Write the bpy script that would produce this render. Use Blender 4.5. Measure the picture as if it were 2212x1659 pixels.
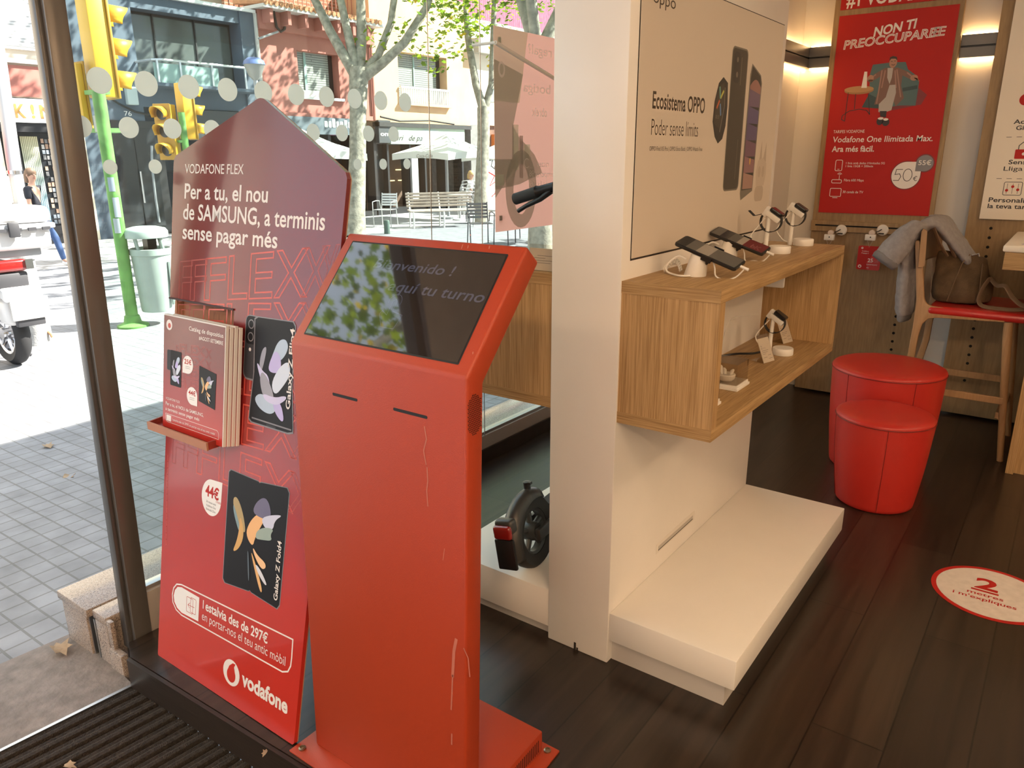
import bpy, bmesh, math, random
from mathutils import Vector, Matrix
for _o in list(bpy.data.objects): bpy.data.objects.remove(_o)
S = bpy.context.scene; COL = S.collection
R = math.radians
# ---------------------------------------------------------------- camera, sky, sun, exposure
CH, FPX = 1.55, 1642.0
YAW, PIT, ROLL = R(-36.3), R(16.7), R(-.27)
_f0 = Vector((math.sin(YAW), math.cos(YAW), 0)); _r0 = Vector((math.cos(YAW), -math.sin(YAW), 0)); _u0 = Vector((0, 0, 1))
_f = _f0 * math.cos(PIT) - _u0 * math.sin(PIT); _u = _u0 * math.cos(PIT) + _f0 * math.sin(PIT)
_r = _r0 * math.cos(ROLL) + _u * math.sin(ROLL); _up = _u * math.cos(ROLL) - _r0 * math.sin(ROLL)
cd = bpy.data.cameras.new('camera'); cam = bpy.data.objects.new('camera', cd); COL.objects.link(cam)
cd.sensor_fit = 'HORIZONTAL'; cd.sensor_width = 36; cd.lens = FPX / 2212 * 36; cd.clip_start = .02; cd.clip_end = 300
cam.matrix_world = Matrix(((_r.x, _up.x, -_f.x, 0), (_r.y, _up.y, -_f.y, 0), (_r.z, _up.z, -_f.z, CH), (0, 0, 0, 1)))
S.camera = cam
W = bpy.data.worlds.new('sky'); S.world = W; W.use_nodes = True
bg = W.node_tree.nodes['Background']; bg.inputs[0].default_value = (.74, .86, 1, 1); bg.inputs[1].default_value = 2.2
def lamp(name, kind, loc, energy, color=(1, 1, 1), **kw):
    d = bpy.data.lights.new(name, kind); d.energy = energy; d.color = color
    for k, v in kw.items(): setattr(d, k, v)
    o = bpy.data.objects.new(name, d); COL.objects.link(o); o.location = loc; return o
SUND = Vector((.35, .45, .5)).normalized()
sun = lamp('sun', 'SUN', (0, 0, 20), 24, (1, .95, .86), angle=R(.6))
sun.rotation_euler = SUND.to_track_quat('Z', 'Y').to_euler()
WARM = (1, .68, .40)
CEIL = 3.25
AREA = [(-1.0, -2.2, 40), (1.3, -2.3, 124), (.9, -.1, 28), (2.5, -.9, 32), (2.5, 2.0, 48), (1.8, 4.2, 14)]
for _x, _y, _e in AREA:
    lamp('downlight_lamp', 'AREA', (_x, _y, CEIL - .03), _e, WARM, shape='SQUARE', size=.5)
S.view_settings.view_transform = 'Standard'; S.view_settings.look = 'None'; S.view_settings.gamma = 1
S.view_settings.use_curve_mapping = False; S.view_settings.exposure = 0.0
# ---------------------------------------------------------------- measuring helpers (pixel of the photo -> point on a world plane)
def ray(x, y): return _r * ((x - 1106) / FPX) - _up * ((y - 829.5) / FPX) + _f
C0 = Vector((0, 0, CH))
def at(x, y, axis, val):
    d = ray(x, y); return C0 + d * ((val - C0[axis]) / d[axis])
def atp(x, y, p0, n):
    d = ray(x, y); return C0 + d * ((Vector(p0) - C0).dot(n) / d.dot(n))
# ---------------------------------------------------------------- materials
MATS = {}
def nt(name):
    m = bpy.data.materials.new(name); m.use_nodes = True; n = m.node_tree; b = n.nodes['Principled BSDF']; return m, n, b
def mat(name, col, rough=.5, metal=0, bump=0, bscale=60, var=0, vscale=8, emit=None, es=0, coat=0, spec=.5, alpha=1, trans=0):
    if name in MATS: return MATS[name]
    m, n, b = nt(name); L = n.links
    b.inputs['Base Color'].default_value = (*col, 1); b.inputs['Roughness'].default_value = rough; b.inputs['Metallic'].default_value = metal
    b.inputs['Specular IOR Level'].default_value = spec; b.inputs['Coat Weight'].default_value = coat; b.inputs['Coat Roughness'].default_value = .05
    if trans: b.inputs['Transmission Weight'].default_value = trans
    if emit: b.inputs['Emission Color'].default_value = (*emit, 1); b.inputs['Emission Strength'].default_value = es
    tc = n.nodes.new('ShaderNodeTexCoord')
    if var:
        no = n.nodes.new('ShaderNodeTexNoise'); no.inputs['Scale'].default_value = vscale; no.inputs['Detail'].default_value = 5
        L.new(tc.outputs['Object'], no.inputs['Vector'])
        rp = n.nodes.new('ShaderNodeValToRGB'); rp.color_ramp.elements[0].position = .3; rp.color_ramp.elements[1].position = .7
        rp.color_ramp.elements[0].color = (*[max(0, c * (1 - var)) for c in col], 1); rp.color_ramp.elements[1].color = (*[min(1, c * (1 + var)) for c in col], 1)
        L.new(no.outputs['Fac'], rp.inputs[0]); L.new(rp.outputs[0], b.inputs['Base Color'])
    if bump:
        nb = n.nodes.new('ShaderNodeTexNoise'); nb.inputs['Scale'].default_value = bscale; nb.inputs['Detail'].default_value = 3
        L.new(tc.outputs['Object'], nb.inputs['Vector'])
        bp = n.nodes.new('ShaderNodeBump'); bp.inputs['Strength'].default_value = bump; bp.inputs['Distance'].default_value = .01
        L.new(nb.outputs['Fac'], bp.inputs['Height']); L.new(bp.outputs[0], b.inputs['Normal'])
    MATS[name] = m; return m
def wood(name, c1, c2, axis=2, rough=.45, fine=260, broad=14, stretch=.05, spec=.4, mixb=.45):
    if name in MATS: return MATS[name]
    m, n, b = nt(name); L = n.links
    tc = n.nodes.new('ShaderNodeTexCoord'); mp = n.nodes.new('ShaderNodeMapping'); sc = [1, 1, 1]; sc[axis] = stretch
    mp.inputs['Scale'].default_value = sc; L.new(tc.outputs['Object'], mp.inputs['Vector'])
    a = n.nodes.new('ShaderNodeTexNoise'); a.inputs['Scale'].default_value = fine; a.inputs['Detail'].default_value = 3; L.new(mp.outputs[0], a.inputs['Vector'])
    c = n.nodes.new('ShaderNodeTexNoise'); c.inputs['Scale'].default_value = broad; c.inputs['Detail'].default_value = 4; L.new(mp.outputs[0], c.inputs['Vector'])
    mx = n.nodes.new('ShaderNodeMix'); mx.data_type = 'FLOAT'; mx.inputs[0].default_value = mixb; L.new(a.outputs['Fac'], mx.inputs[2]); L.new(c.outputs['Fac'], mx.inputs[3])
    rp = n.nodes.new('ShaderNodeValToRGB'); e = rp.color_ramp.elements; e[0].position = .36; e[1].position = .62; e[0].color = (*c1, 1); e[1].color = (*c2, 1)
    L.new(mx.outputs[0], rp.inputs[0]); L.new(rp.outputs[0], b.inputs['Base Color'])
    b.inputs['Roughness'].default_value = rough; b.inputs['Specular IOR Level'].default_value = spec
    bp = n.nodes.new('ShaderNodeBump'); bp.inputs['Strength'].default_value = .08; bp.inputs['Distance'].default_value = .004
    L.new(a.outputs['Fac'], bp.inputs['Height']); L.new(bp.outputs[0], b.inputs['Normal'])
    MATS[name] = m; return m
def bricks(name, cols, mortar, bw, bh, msize, rough=.7, axes='xy', rot=0, off=.5, bump=.5, var=.25, spec=.4, grain=0):
    """brick / plank / tile pattern: bw along the row, bh between rows; axes picks the plane"""
    if name in MATS: return MATS[name]
    m, n, b = nt(name); L = n.links
    tc = n.nodes.new('ShaderNodeTexCoord'); sp = n.nodes.new('ShaderNodeSeparateXYZ'); cb = n.nodes.new('ShaderNodeCombineXYZ')
    L.new(tc.outputs['Object'], sp.inputs[0]); ix = 'xyz'
    L.new(sp.outputs[ix.index(axes[0])], cb.inputs[0]); L.new(sp.outputs[ix.index(axes[1])], cb.inputs[1])
    br = n.nodes.new('ShaderNodeTexBrick'); br.offset = off; L.new(cb.outputs[0], br.inputs['Vector'])
    br.inputs['Color1'].default_value = (*cols[0], 1); br.inputs['Color2'].default_value = (*cols[1], 1); br.inputs['Mortar'].default_value = (*mortar, 1)
    br.inputs['Scale'].default_value = 1; br.inputs['Mortar Size'].default_value = msize; br.inputs['Mortar Smooth'].default_value = .1
    br.inputs['Brick Width'].default_value = bw; br.inputs['Row Height'].default_value = bh
    no = n.nodes.new('ShaderNodeTexNoise'); no.inputs['Scale'].default_value = 6; no.inputs['Detail'].default_value = 6; L.new(tc.outputs['Object'], no.inputs['Vector'])
    src = no.outputs['Fac']
    if grain:
        mp = n.nodes.new('ShaderNodeMapping'); mp.inputs['Scale'].default_value = (.06, 1, 1); L.new(cb.outputs[0], mp.inputs[0])
        gr = n.nodes.new('ShaderNodeTexNoise'); gr.inputs['Scale'].default_value = grain; gr.inputs['Detail'].default_value = 5; gr.inputs['Distortion'].default_value = .6
        L.new(mp.outputs[0], gr.inputs['Vector']); src = gr.outputs['Fac']
    hs = n.nodes.new('ShaderNodeHueSaturation'); mr = n.nodes.new('ShaderNodeMapRange'); mr.inputs[1].default_value = .3; mr.inputs[2].default_value = .7
    mr.inputs[3].default_value = 1 - var; mr.inputs[4].default_value = 1 + var
    L.new(src, mr.inputs[0]); L.new(mr.outputs[0], hs.inputs['Value']); L.new(br.outputs['Color'], hs.inputs['Color']); L.new(hs.outputs[0], b.inputs['Base Color'])
    b.inputs['Roughness'].default_value = rough; b.inputs['Specular IOR Level'].default_value = spec
    bp = n.nodes.new('ShaderNodeBump'); bp.inputs['Strength'].default_value = bump; bp.inputs['Distance'].default_value = .004; bp.invert = True
    L.new(br.outputs['Fac'], bp.inputs['Height']); L.new(bp.outputs[0], b.inputs['Normal'])
    MATS[name] = m; return m
def granite(name, c, specks, rough=.25, scale=140):
    if name in MATS: return MATS[name]
    m, n, b = nt(name); L = n.links
    tc = n.nodes.new('ShaderNodeTexCoord'); v = n.nodes.new('ShaderNodeTexVoronoi'); v.inputs['Scale'].default_value = scale; L.new(tc.outputs['Object'], v.inputs['Vector'])
    rp = n.nodes.new('ShaderNodeValToRGB'); rp.color_ramp.interpolation = 'CONSTANT'; e = rp.color_ramp.elements
    e[0].position = 0; e[0].color = (*specks[0], 1); e[1].position = .2; e[1].color = (*c, 1)
    for p, q in ((.45, specks[1]), (.6, c), (.85, specks[2])):
        k = e.new(p); k.color = (*q, 1)
    L.new(v.outputs['Color'], rp.inputs[0]); L.new(rp.outputs[0], b.inputs['Base Color']); b.inputs['Roughness'].default_value = rough
    MATS[name] = m; return m
def glass(name, tint=(.93, .97, .96), refl=.09, rough=0):
    """thin pane: light passes straight through, a share of it is mirrored"""
    if name in MATS: return MATS[name]
    m = bpy.data.materials.new(name); m.use_nodes = True; n = m.node_tree; n.nodes.clear(); L = n.links
    o = n.nodes.new('ShaderNodeOutputMaterial'); t = n.nodes.new('ShaderNodeBsdfTransparent'); t.inputs[0].default_value = (*tint, 1)
    g = n.nodes.new('ShaderNodeBsdfGlossy'); g.inputs['Roughness'].default_value = rough
    lw = n.nodes.new('ShaderNodeLayerWeight'); lw.inputs[0].default_value = .5
    pw = n.nodes.new('ShaderNodeMath'); pw.operation = 'POWER'; pw.inputs[1].default_value = 4.2; L.new(lw.outputs['Facing'], pw.inputs[0])
    mu = n.nodes.new('ShaderNodeMath'); mu.operation = 'MULTIPLY_ADD'; mu.inputs[1].default_value = .7; mu.inputs[2].default_value = refl; L.new(pw.outputs[0], mu.inputs[0]); mu.use_clamp = True
    mx = n.nodes.new('ShaderNodeMixShader'); L.new(mu.outputs[0], mx.inputs[0]); L.new(t.outputs[0], mx.inputs[1]); L.new(g.outputs[0], mx.inputs[2]); L.new(mx.outputs[0], o.inputs[0])
    MATS[name] = m; return m
def ramp_mat(name, stops, axis, lo, hi, rough=.3, coat=0, spec=.5):
    """printed colour blend along one local axis"""
    if name in MATS: return MATS[name]
    m, n, b = nt(name); L = n.links
    tc = n.nodes.new('ShaderNodeTexCoord'); sp = n.nodes.new('ShaderNodeSeparateXYZ'); L.new(tc.outputs['Object'], sp.inputs[0])
    mr = n.nodes.new('ShaderNodeMapRange'); mr.inputs[1].default_value = lo; mr.inputs[2].default_value = hi; L.new(sp.outputs[axis], mr.inputs[0])
    rp = n.nodes.new('ShaderNodeValToRGB'); e = rp.color_ramp.elements
    e[0].position, e[0].color = stops[0][0], (*stops[0][1], 1); e[1].position, e[1].color = stops[-1][0], (*stops[-1][1], 1)
    for p, c in stops[1:-1]:
        k = e.new(p); k.color = (*c, 1)
    L.new(mr.outputs[0], rp.inputs[0]); L.new(rp.outputs[0], b.inputs['Base Color'])
    b.inputs['Roughness'].default_value = rough; b.inputs['Coat Weight'].default_value = coat; b.inputs['Coat Roughness'].default_value = .08; b.inputs['Specular IOR Level'].default_value = spec
    MATS[name] = m; return m
# ---------------------------------------------------------------- mesh helpers
def spline(P, n=6):
    P = [Vector(p) for p in P]; out = []
    for i in range(len(P) - 1):
        a = P[max(i - 1, 0)]; b = P[i]; c = P[i + 1]; d = P[min(i + 2, len(P) - 1)]
        for k in range(n): t = k / n; out.append(.5 * (2 * b + (c - a) * t + (2 * a - 5 * b + 4 * c - d) * t * t + (3 * b - a - 3 * c + d) * t ** 3))
    return out + [P[-1]]
class MB:
    def __init__(s): s.v = []; s.f = []; s.m = []; s.mats = []
    def mi(s, m):
        if m is None: return 0
        if m not in s.mats: s.mats.append(m)
        return s.mats.index(m)
    def add(s, vs, fs, m=None):
        k = len(s.v); i = s.mi(m); s.v += [tuple(v) for v in vs]
        for f in fs: s.f.append([k + a for a in f]); s.m.append(i)
        return s
    def bm(s, b, m=None):
        b.verts.index_update(); s.add([v.co for v in b.verts], [[v.index for v in f.verts] for f in b.faces], m); b.free(); return s
    def box(s, x0, x1, y0, y1, z0, z1, m=None, r=0, seg=2, xf=None):
        b = bmesh.new(); bmesh.ops.create_cube(b, size=1)
        for v in b.verts: v.co = ((x0 + x1) / 2 + v.co.x * (x1 - x0), (y0 + y1) / 2 + v.co.y * (y1 - y0), (z0 + z1) / 2 + v.co.z * (z1 - z0))
        if r: bmesh.ops.bevel(b, geom=b.edges[:], offset=r, segments=seg, affect='EDGES', profile=.5)
        if xf is not None: bmesh.ops.transform(b, matrix=xf, verts=b.verts)
        return s.bm(b, m)
    def prism(s, pts, d, m=None, r=0, seg=2):
        """pts: 3D outline; d: extrusion vector"""
        b = bmesh.new(); d = Vector(d); A = [b.verts.new(p) for p in pts]; f = b.faces.new(A)
        e = bmesh.ops.extrude_face_region(b, geom=[f]); bmesh.ops.translate(b, vec=d, verts=[g for g in e['geom'] if isinstance(g, bmesh.types.BMVert)])
        bmesh.ops.recalc_face_normals(b, faces=b.faces)
        if r: bmesh.ops.bevel(b, geom=b.edges[:], offset=r, segments=seg, affect='EDGES', profile=.5)
        return s.bm(b, m)
    def tube(s, pts, r, n=8, m=None, cap=True, closed=False, flow=0):
        P = [Vector(p) for p in pts]
        if flow: P = spline(P, flow)
        N = len(P); rr = r if isinstance(r, (list, tuple)) else [r] * N
        vs = []; fs = []; t0 = None; nrm = None
        for i, p in enumerate(P):
            if closed: t = P[(i + 1) % N] - P[i - 1]
            else: t = (P[min(i + 1, N - 1)] - P[max(i - 1, 0)])
            t.normalize()
            if nrm is None:
                a = Vector((0, 0, 1)) if abs(t.z) < .9 else Vector((1, 0, 0)); nrm = t.cross(a).normalized()
            else:
                nrm = (nrm - t * nrm.dot(t)); nrm.normalize()
            bn = t.cross(nrm)
            for k in range(n):
                an = 2 * math.pi * k / n; vs.append(p + (nrm * math.cos(an) + bn * math.sin(an)) * rr[i])
        for i in range(N if closed else N - 1):
            j = (i + 1) % N
            for k in range(n): fs.append([i * n + k, i * n + (k + 1) % n, j * n + (k + 1) % n, j * n + k])
        if cap and not closed: fs.append(list(range(n))[::-1]); fs.append([(N - 1) * n + k for k in range(n)])
        return s.add(vs, fs, m)
    def lathe(s, prof, c=(0, 0, 0), n=24, m=None, axis='z', a0=0, a1=2 * math.pi, xf=None, cap=True):
        vs = []; fs = []; full = abs(a1 - a0 - 2 * math.pi) < 1e-6; K = n if full else n + 1
        for r, h in prof:
            for k in range(K):
                a = a0 + (a1 - a0) * k / n; x, y = r * math.cos(a), r * math.sin(a)
                p = {'z': (x, y, h), 'x': (h, x, y), 'y': (x, h, y)}[axis]; p = Vector(p)
                if xf is not None: p = xf @ p
                vs.append(p + Vector(c))
        for i in range(len(prof) - 1):
            for k in range(n):
                k2 = (k + 1) % K; fs.append([i * K + k, i * K + k2, (i + 1) * K + k2, (i + 1) * K + k])
        if full and cap:
            if prof[0][0] > 1e-5: fs.append(list(range(K))[::-1])
            if prof[-1][0] > 1e-5: fs.append([(len(prof) - 1) * K + k for k in range(K)])
        return s.add(vs, fs, m)
    def quad(s, a, b, c, d, m=None): return s.add([a, b, c, d], [[0, 1, 2, 3]], m)
    def build(s, name, m=None, parent=None, smooth=None, origin=None):
        me = bpy.data.meshes.new(name); o = bpy.data.objects.new(name, me); COL.objects.link(o)
        base = Vector((0, 0, 0))
        if parent is not None: base = WL(parent); o.parent = parent
        elif origin is not None: base = Vector(origin); o.location = base
        off = base if origin is None or parent is None else Vector(origin)
        if parent is not None and origin is not None: o.location = Vector(origin) - base
        me.from_pydata([Vector(v) - off for v in s.v], [], s.f)
        ms = s.mats if s.mats else ([m] if m else [])
        for q in ms: me.materials.append(q)
        if s.mats: me.polygons.foreach_set('material_index', s.m)
        b = bmesh.new(); b.from_mesh(me); bmesh.ops.recalc_face_normals(b, faces=b.faces) if smooth is not False else None; b.to_mesh(me); b.free()
        if smooth:
            me.polygons.foreach_set('use_smooth', [True] * len(me.polygons)); me.set_sharp_from_angle(angle=R(smooth if smooth is not True else 40))
        me.update(); return o
def WL(o):
    p = Vector(o.location)
    while o.parent: o = o.parent; p += Vector(o.location)
    return p
def thing(name, label, cat, loc=(0, 0, 0), group=None):
    o = bpy.data.objects.new(name, None); COL.objects.link(o); o.location = loc; o.empty_display_size = .1
    return tag(o, label, cat, group)
def tag(o, label, cat, group=None, kind=None):
    o['label'] = label; o['category'] = cat
    if group: o['group'] = group
    if kind: o['kind'] = kind
    return o
def struct(o, label=None, cat=None):
    o['kind'] = 'structure'
    if label: o['label'] = label
    if cat: o['category'] = cat
    return o
def dup(root, loc, rz=None, label=None, name=None, rot=None):
    def cp(o, par):
        c = o.copy(); COL.objects.link(c)
        if par is not None: c.parent = par
        for k in list(o.children): cp(k, c)
        return c
    r = cp(root, None); r.location = loc
    if rz is not None: r.rotation_euler = (0, 0, rz)
    if rot is not None: r.rotation_euler = rot
    if label: r['label'] = label
    if name: r.name = name
    return r
# ---------------------------------------------------------------- lettering and flat print
_GC = {}
def glyphs(s, bold=0, outline=False, shear=0, space=1):
    key = (s, bold, outline, shear, space)
    if key in _GC: return _GC[key]
    cu = bpy.data.curves.new('lettering', 'FONT'); cu.body = s; cu.size = 1; cu.offset = bold; cu.shear = shear; cu.resolution_u = 3; cu.space_character = space
    cu.fill_mode = 'NONE' if outline else 'FRONT'
    o = bpy.data.objects.new('lettering', cu); COL.objects.link(o)
    bpy.context.view_layer.update(); dg = bpy.context.evaluated_depsgraph_get()
    me = bpy.data.meshes.new_from_object(o.evaluated_get(dg))
    V = [(v.co.x, v.co.y) for v in me.vertices]
    if outline:
        nb = {}
        for e in me.edges:
            a, b = e.vertices; nb.setdefault(a, []).append(b); nb.setdefault(b, []).append(a)
        seen = set(); loops = []
        for st in nb:
            if st in seen: continue
            lp = [st]; seen.add(st); cur = st; prev = None
            while True:
                nx = [q for q in nb[cur] if q != prev and q not in seen]
                if not nx: break
                prev = cur; cur = nx[0]; seen.add(cur); lp.append(cur)
            if len(lp) > 2: loops.append([V[i] for i in lp])
        res = loops
    else: res = (V, [list(p.vertices) for p in me.polygons])
    bpy.data.objects.remove(o); bpy.data.meshes.remove(me); bpy.data.curves.remove(cu)
    _GC[key] = res; return res
_capV = glyphs('H')[0]; CAPH = max(v[1] for v in _capV)
class Print:
    """flat graphics on a plane: origin, unit axes; every layer stands a hair above the one below"""
    def __init__(s, o, ex, ey, n=None, step=.00015):
        s.o = Vector(o); s.ex = Vector(ex).normalized(); s.ey = Vector(ey).normalized(); s.n = Vector(n) if n else s.ex.cross(s.ey); s.step = step; s.mb = MB()
    def P(s, u, v, l): return s.o + s.ex * u + s.ey * v + s.n * (s.step * l)
    def poly(s, pts, m, l=1): s.mb.add([s.P(u, v, l) for u, v in pts], [list(range(len(pts)))], m); return s
    def rect(s, u0, v0, u1, v1, m, l=1): return s.poly([(u0, v0), (u1, v0), (u1, v1), (u0, v1)], m, l)
    def rrect(s, u0, v0, u1, v1, r, m, l=1, k=5):
        return s.poly(rr(u0, v0, u1, v1, r, k), m, l)
    def disc(s, u, v, a, m, l=1, b=None, k=28):
        b = b or a; return s.poly([(u + a * math.cos(2 * math.pi * i / k), v + b * math.sin(2 * math.pi * i / k)) for i in range(k)], m, l)
    def loop(s, pts, w, m, l=1, closed=True):
        N = len(pts); A = []; B = []
        for i in range(N):
            p = Vector(pts[i]); q0 = Vector(pts[i - 1]) if closed or i else p; q1 = Vector(pts[(i + 1) % N]) if closed or i < N - 1 else p
            d0 = (p - q0); d1 = (q1 - p)
            if d0.length < 1e-9: d0 = d1
            if d1.length < 1e-9: d1 = d0
            if d0.length < 1e-9: d0 = d1 = Vector((1, 0))
            d0 = d0.normalized(); d1 = d1.normalized(); n0 = Vector((-d0.y, d0.x)); n1 = Vector((-d1.y, d1.x)); nn = n0 + n1
            if nn.length < .2: nn = n0.copy()
            nn.normalize(); k = min(1 / max(.35, nn.dot(n0)), 2.2); A.append(p + nn * w / 2 * k); B.append(p - nn * w / 2 * k)
        vs = [s.P(*q, l) for q in A] + [s.P(*q, l) for q in B]
        s.mb.add(vs, [[i, (i + 1) % N, N + (i + 1) % N, N + i] for i in range(N if closed else N - 1)], m); return s
    def line(s, pts, w, m, l=1): return s.loop(pts, w, m, l, closed=False)
    def text(s, t, u, v, h, m, w=None, bold=0, l=2, anchor='l', mirror=False, ang=0, outline=0, shear=0, space=1, rise=0):
        g = glyphs(t, bold, bool(outline), shear, space); V = [p for lp in g for p in lp] if outline else g[0]
        if not V: return s
        x0 = min(p[0] for p in V); x1 = max(p[0] for p in V); sy = h / CAPH; sx = (w / (x1 - x0)) if w else sy; wid = (x1 - x0) * sx
        du = {'l': 0, 'c': -wid / 2, 'r': -wid}[anchor]; ca, sa = math.cos(ang), math.sin(ang)
        def T(p):
            x = (p[0] - x0) * sx + du; y = p[1] * sy + rise * ((p[0] - x0) / (x1 - x0))
            if mirror: x = -x
            return (u + x * ca - y * sa, v + x * sa + y * ca)
        if outline:
            for lp in g: s.loop([T(p) for p in lp], outline, m, l)
        else: s.mb.add([s.P(*T(p), l) for p in V], g[1], m)
        return s
    def cut(s, name, parent):
        o = s.mb.build(name, None, parent, smooth=False); s.mb = MB(); return o
    def build(s, name, parent=None): return s.mb.build(name, None, parent, smooth=False)
def rr(u0, v0, u1, v1, r, k=5):
    r = r if isinstance(r, (tuple, list)) else (r,) * 4; out = []
    for (cx, cy, a), q in zip(((u0, v0, 180), (u1, v0, 270), (u1, v1, 0), (u0, v1, 90)), r):
        sx = 1 if cx == u0 else -1; sy = 1 if cy == v0 else -1
        if q <= 0: out.append((cx, cy)); continue
        for i in range(k + 1):
            t = R(a + 90 * i / k); out.append((cx + sx * q + q * math.cos(t), cy + sy * q + q * math.sin(t)))
    return out
def curvy(pts, k=2):
    for _ in range(k):
        P = [];
        for i in range(len(pts)):
            a, b = pts[i], pts[(i + 1) % len(pts)]; P += [(a[0] * .75 + b[0] * .25, a[1] * .75 + b[1] * .25), (a[0] * .25 + b[0] * .75, a[1] * .25 + b[1] * .75)]
        pts = P
    return pts
def paper(name, c, tr=.45):
    """thin printed paper that lets some daylight through"""
    if name in MATS: return MATS[name]
    m = bpy.data.materials.new(name); m.use_nodes = True; n = m.node_tree; n.nodes.clear(); o = n.nodes.new('ShaderNodeOutputMaterial'); d_ = n.nodes.new('ShaderNodeBsdfDiffuse'); t_ = n.nodes.new('ShaderNodeBsdfTranslucent'); mx = n.nodes.new('ShaderNodeMixShader')
    d_.inputs[0].default_value = (*c, 1); t_.inputs[0].default_value = (*c, 1); mx.inputs[0].default_value = tr
    n.links.new(d_.outputs[0], mx.inputs[1]); n.links.new(t_.outputs[0], mx.inputs[2]); n.links.new(mx.outputs[0], o.inputs[0]); MATS[name] = m; return m
# ---------------------------------------------------------------- palette
WHITE = mat('white_print', (.82, .78, .74), .5)

INK = mat('dark_ink', (.03, .025, .025), .5)
GREYT = mat('grey_ink', (.22, .2, .19), .5)
BLACK = mat('black_plastic', (.012, .012, .013), .35)
RUBBER = mat('black_rubber', (.02, .02, .021), .7)
CHROME = mat('chrome', (.7, .7, .72), .18, 1)
ALU = mat('brushed_aluminium', (.48, .48, .48), .35, 1)
WP = mat('white_lacquer', (.78, .745, .70), .32, var=.03, vscale=3)
WPL = mat('white_plastic', (.78, .75, .70), .35)
WALLM = mat('cream_wall_paint', (.72, .67, .60), .75, bump=.03, bscale=90)
RED = mat('red_print', (.44, .020, .016), .45, spec=.2)
OAKV = wood('oak_upright_grain', (.30, .17, .065), (.50, .32, .15), 2, .5, fine=420, broad=60, stretch=.018, mixb=.3)
OAKX = wood('oak_cross_grain', (.27, .155, .06), (.46, .295, .135), 0, .5, fine=260, broad=60, stretch=.03, mixb=.35)
OAKY = wood('oak_long_grain', (.27, .155, .06), (.46, .295, .135), 1, .5, fine=260, broad=60, stretch=.03, mixb=.35)
PANEL = wood('brown_oak_panel', (.25, .16, .078), (.36, .24, .12), 2, .5, fine=70, broad=5, stretch=.12)
BEECH = wood('beech_stool_wood', (.34, .19, .09), (.43, .255, .125), 2, .4, fine=120, broad=8, stretch=.1)
# ================================================================ THE SHOP: shell
FLOORM = bricks('dark_plank_floor', [(.021, .013, .009), (.031, .020, .0135)], (.008, .0055, .004), 1.3, .19, .0025, .28, 'yx', bump=.12, var=.42, spec=.55, grain=26)
PLINTH = wood('dark_step_edge', (.014, .010, .008), (.03, .021, .016), 0, .4)
DARKALU = mat('dark_anodised_frame', (.17, .155, .14), .3, .5, bump=.02, bscale=40)
b = MB(); fl = [(-2.325, 1.0, 0), (-2.251, .964, 0), (-1.457, .997, 0), (.95, 1.10, 0), (.95, -3, 0), (3.2, -3, 0), (3.2, 5.4, 0), (-2.325, 5.4, 0)]
b.prism(fl, (0, 0, -.24), FLOORM); struct(b.build('floor', smooth=False))
b = MB(); b.prism([(-2.251, .961, -.001), (-1.457, .994, -.001), (.95, 1.097, -.001), (.95, 1.085, -.001), (-1.457, .982, -.001), (-2.245, .949, -.001)], (0, 0, -.104), PLINTH)
struct(b.build('trim_1', smooth=False))
b = MB(); b.box(-2.45, 3.3, -3.2, 5.6, CEIL, CEIL + .12, mat('ceiling_paint', (.62, .58, .52), .8)); struct(b.build('ceiling'))
b = MB(); b.box(-2.33, 3.3, 5.30, 5.45, -.2, CEIL, WALLM); struct(b.build('wall_back'))
b = MB(); b.box(-2.32, -1.60, 4.35, 5.30, 0, CEIL, WALLM); struct(b.build('wall_left'))
b = MB(); b.box(3.15, 3.3, -3.2, 5.3, -.2, CEIL, WALLM); struct(b.build('wall_right'))
b = MB(); b.box(-2.3, 3.15, -3.2, -3.05, -.2, CEIL, WALLM); struct(b.build('wall_front'))
# wall above the shop front, the parapet and the neighbouring frontages that shade the pavement
EXT = mat('pale_stone_render', (.55, .52, .48), .8, var=.08)
b = MB(); b.box(-2.46, -2.30, -3.2, 5.6, 2.47, 3.9, EXT); struct(b.build('wall_street'))
b = MB(); b.box(-2.46, 3.3, -3.2, 5.6, CEIL + .12, 3.9, EXT); struct(b.build('roof'))
b = MB(); b.box(-2.46, 3.3, 5.62, 34, -.3, 3.9, EXT); struct(b.build('wall_north'))
b = MB(); b.box(-2.46, 3.3, -16, -3.22, -.3, 3.9, EXT); struct(b.build('wall_south'))
# entrance mat, threshold and granite sill
MATM = mat('brown_coir_rib', (.036, .028, .023), .9, bump=.9, bscale=260, var=.45, vscale=90)
MATB = mat('mat_channel', (.02, .017, .015), .8)
t = thing('entrance_mat', 'dark brown ribbed entrance mat sunk below the step at the doorway', 'mat', (-2.2, .5, -.106))
b = MB(); b.prism([(-2.335, -.9, -.125), (.95, -.9, -.125), (.95, 1.08, -.125), (-2.25, .955, -.125)], (0, 0, -.01), MATB)
b.build('backing', parent=t)
b = MB(); sl = .10
for i in range(63):
    x0 = -2.245 + i * .0505; y1 = .957 + (x0 + 2.3) * .042; L = y1 + .88
    for a, c, z in ((0, .013, -.108), (.0185, .036, -.104)):
        p = [(x0 + a, y1, -.125), (x0 + a, y1, z - .004), (x0 + (a + c) / 2, y1, z), (x0 + c, y1, z - .004), (x0 + c, y1, -.125)]
        b.prism(p, (-sl * L, -L, 0), MATM)
b.build('ribs', parent=t, smooth=False)
b = MB(); b.prism([(-2.258, .957, -.118), (-2.246, .957, -.118), (-2.246, .957, -.103), (-2.258, .957, -.103)], (-.152, -1.83, 0), ALU)
b.build('edge_strip', parent=t)
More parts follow.
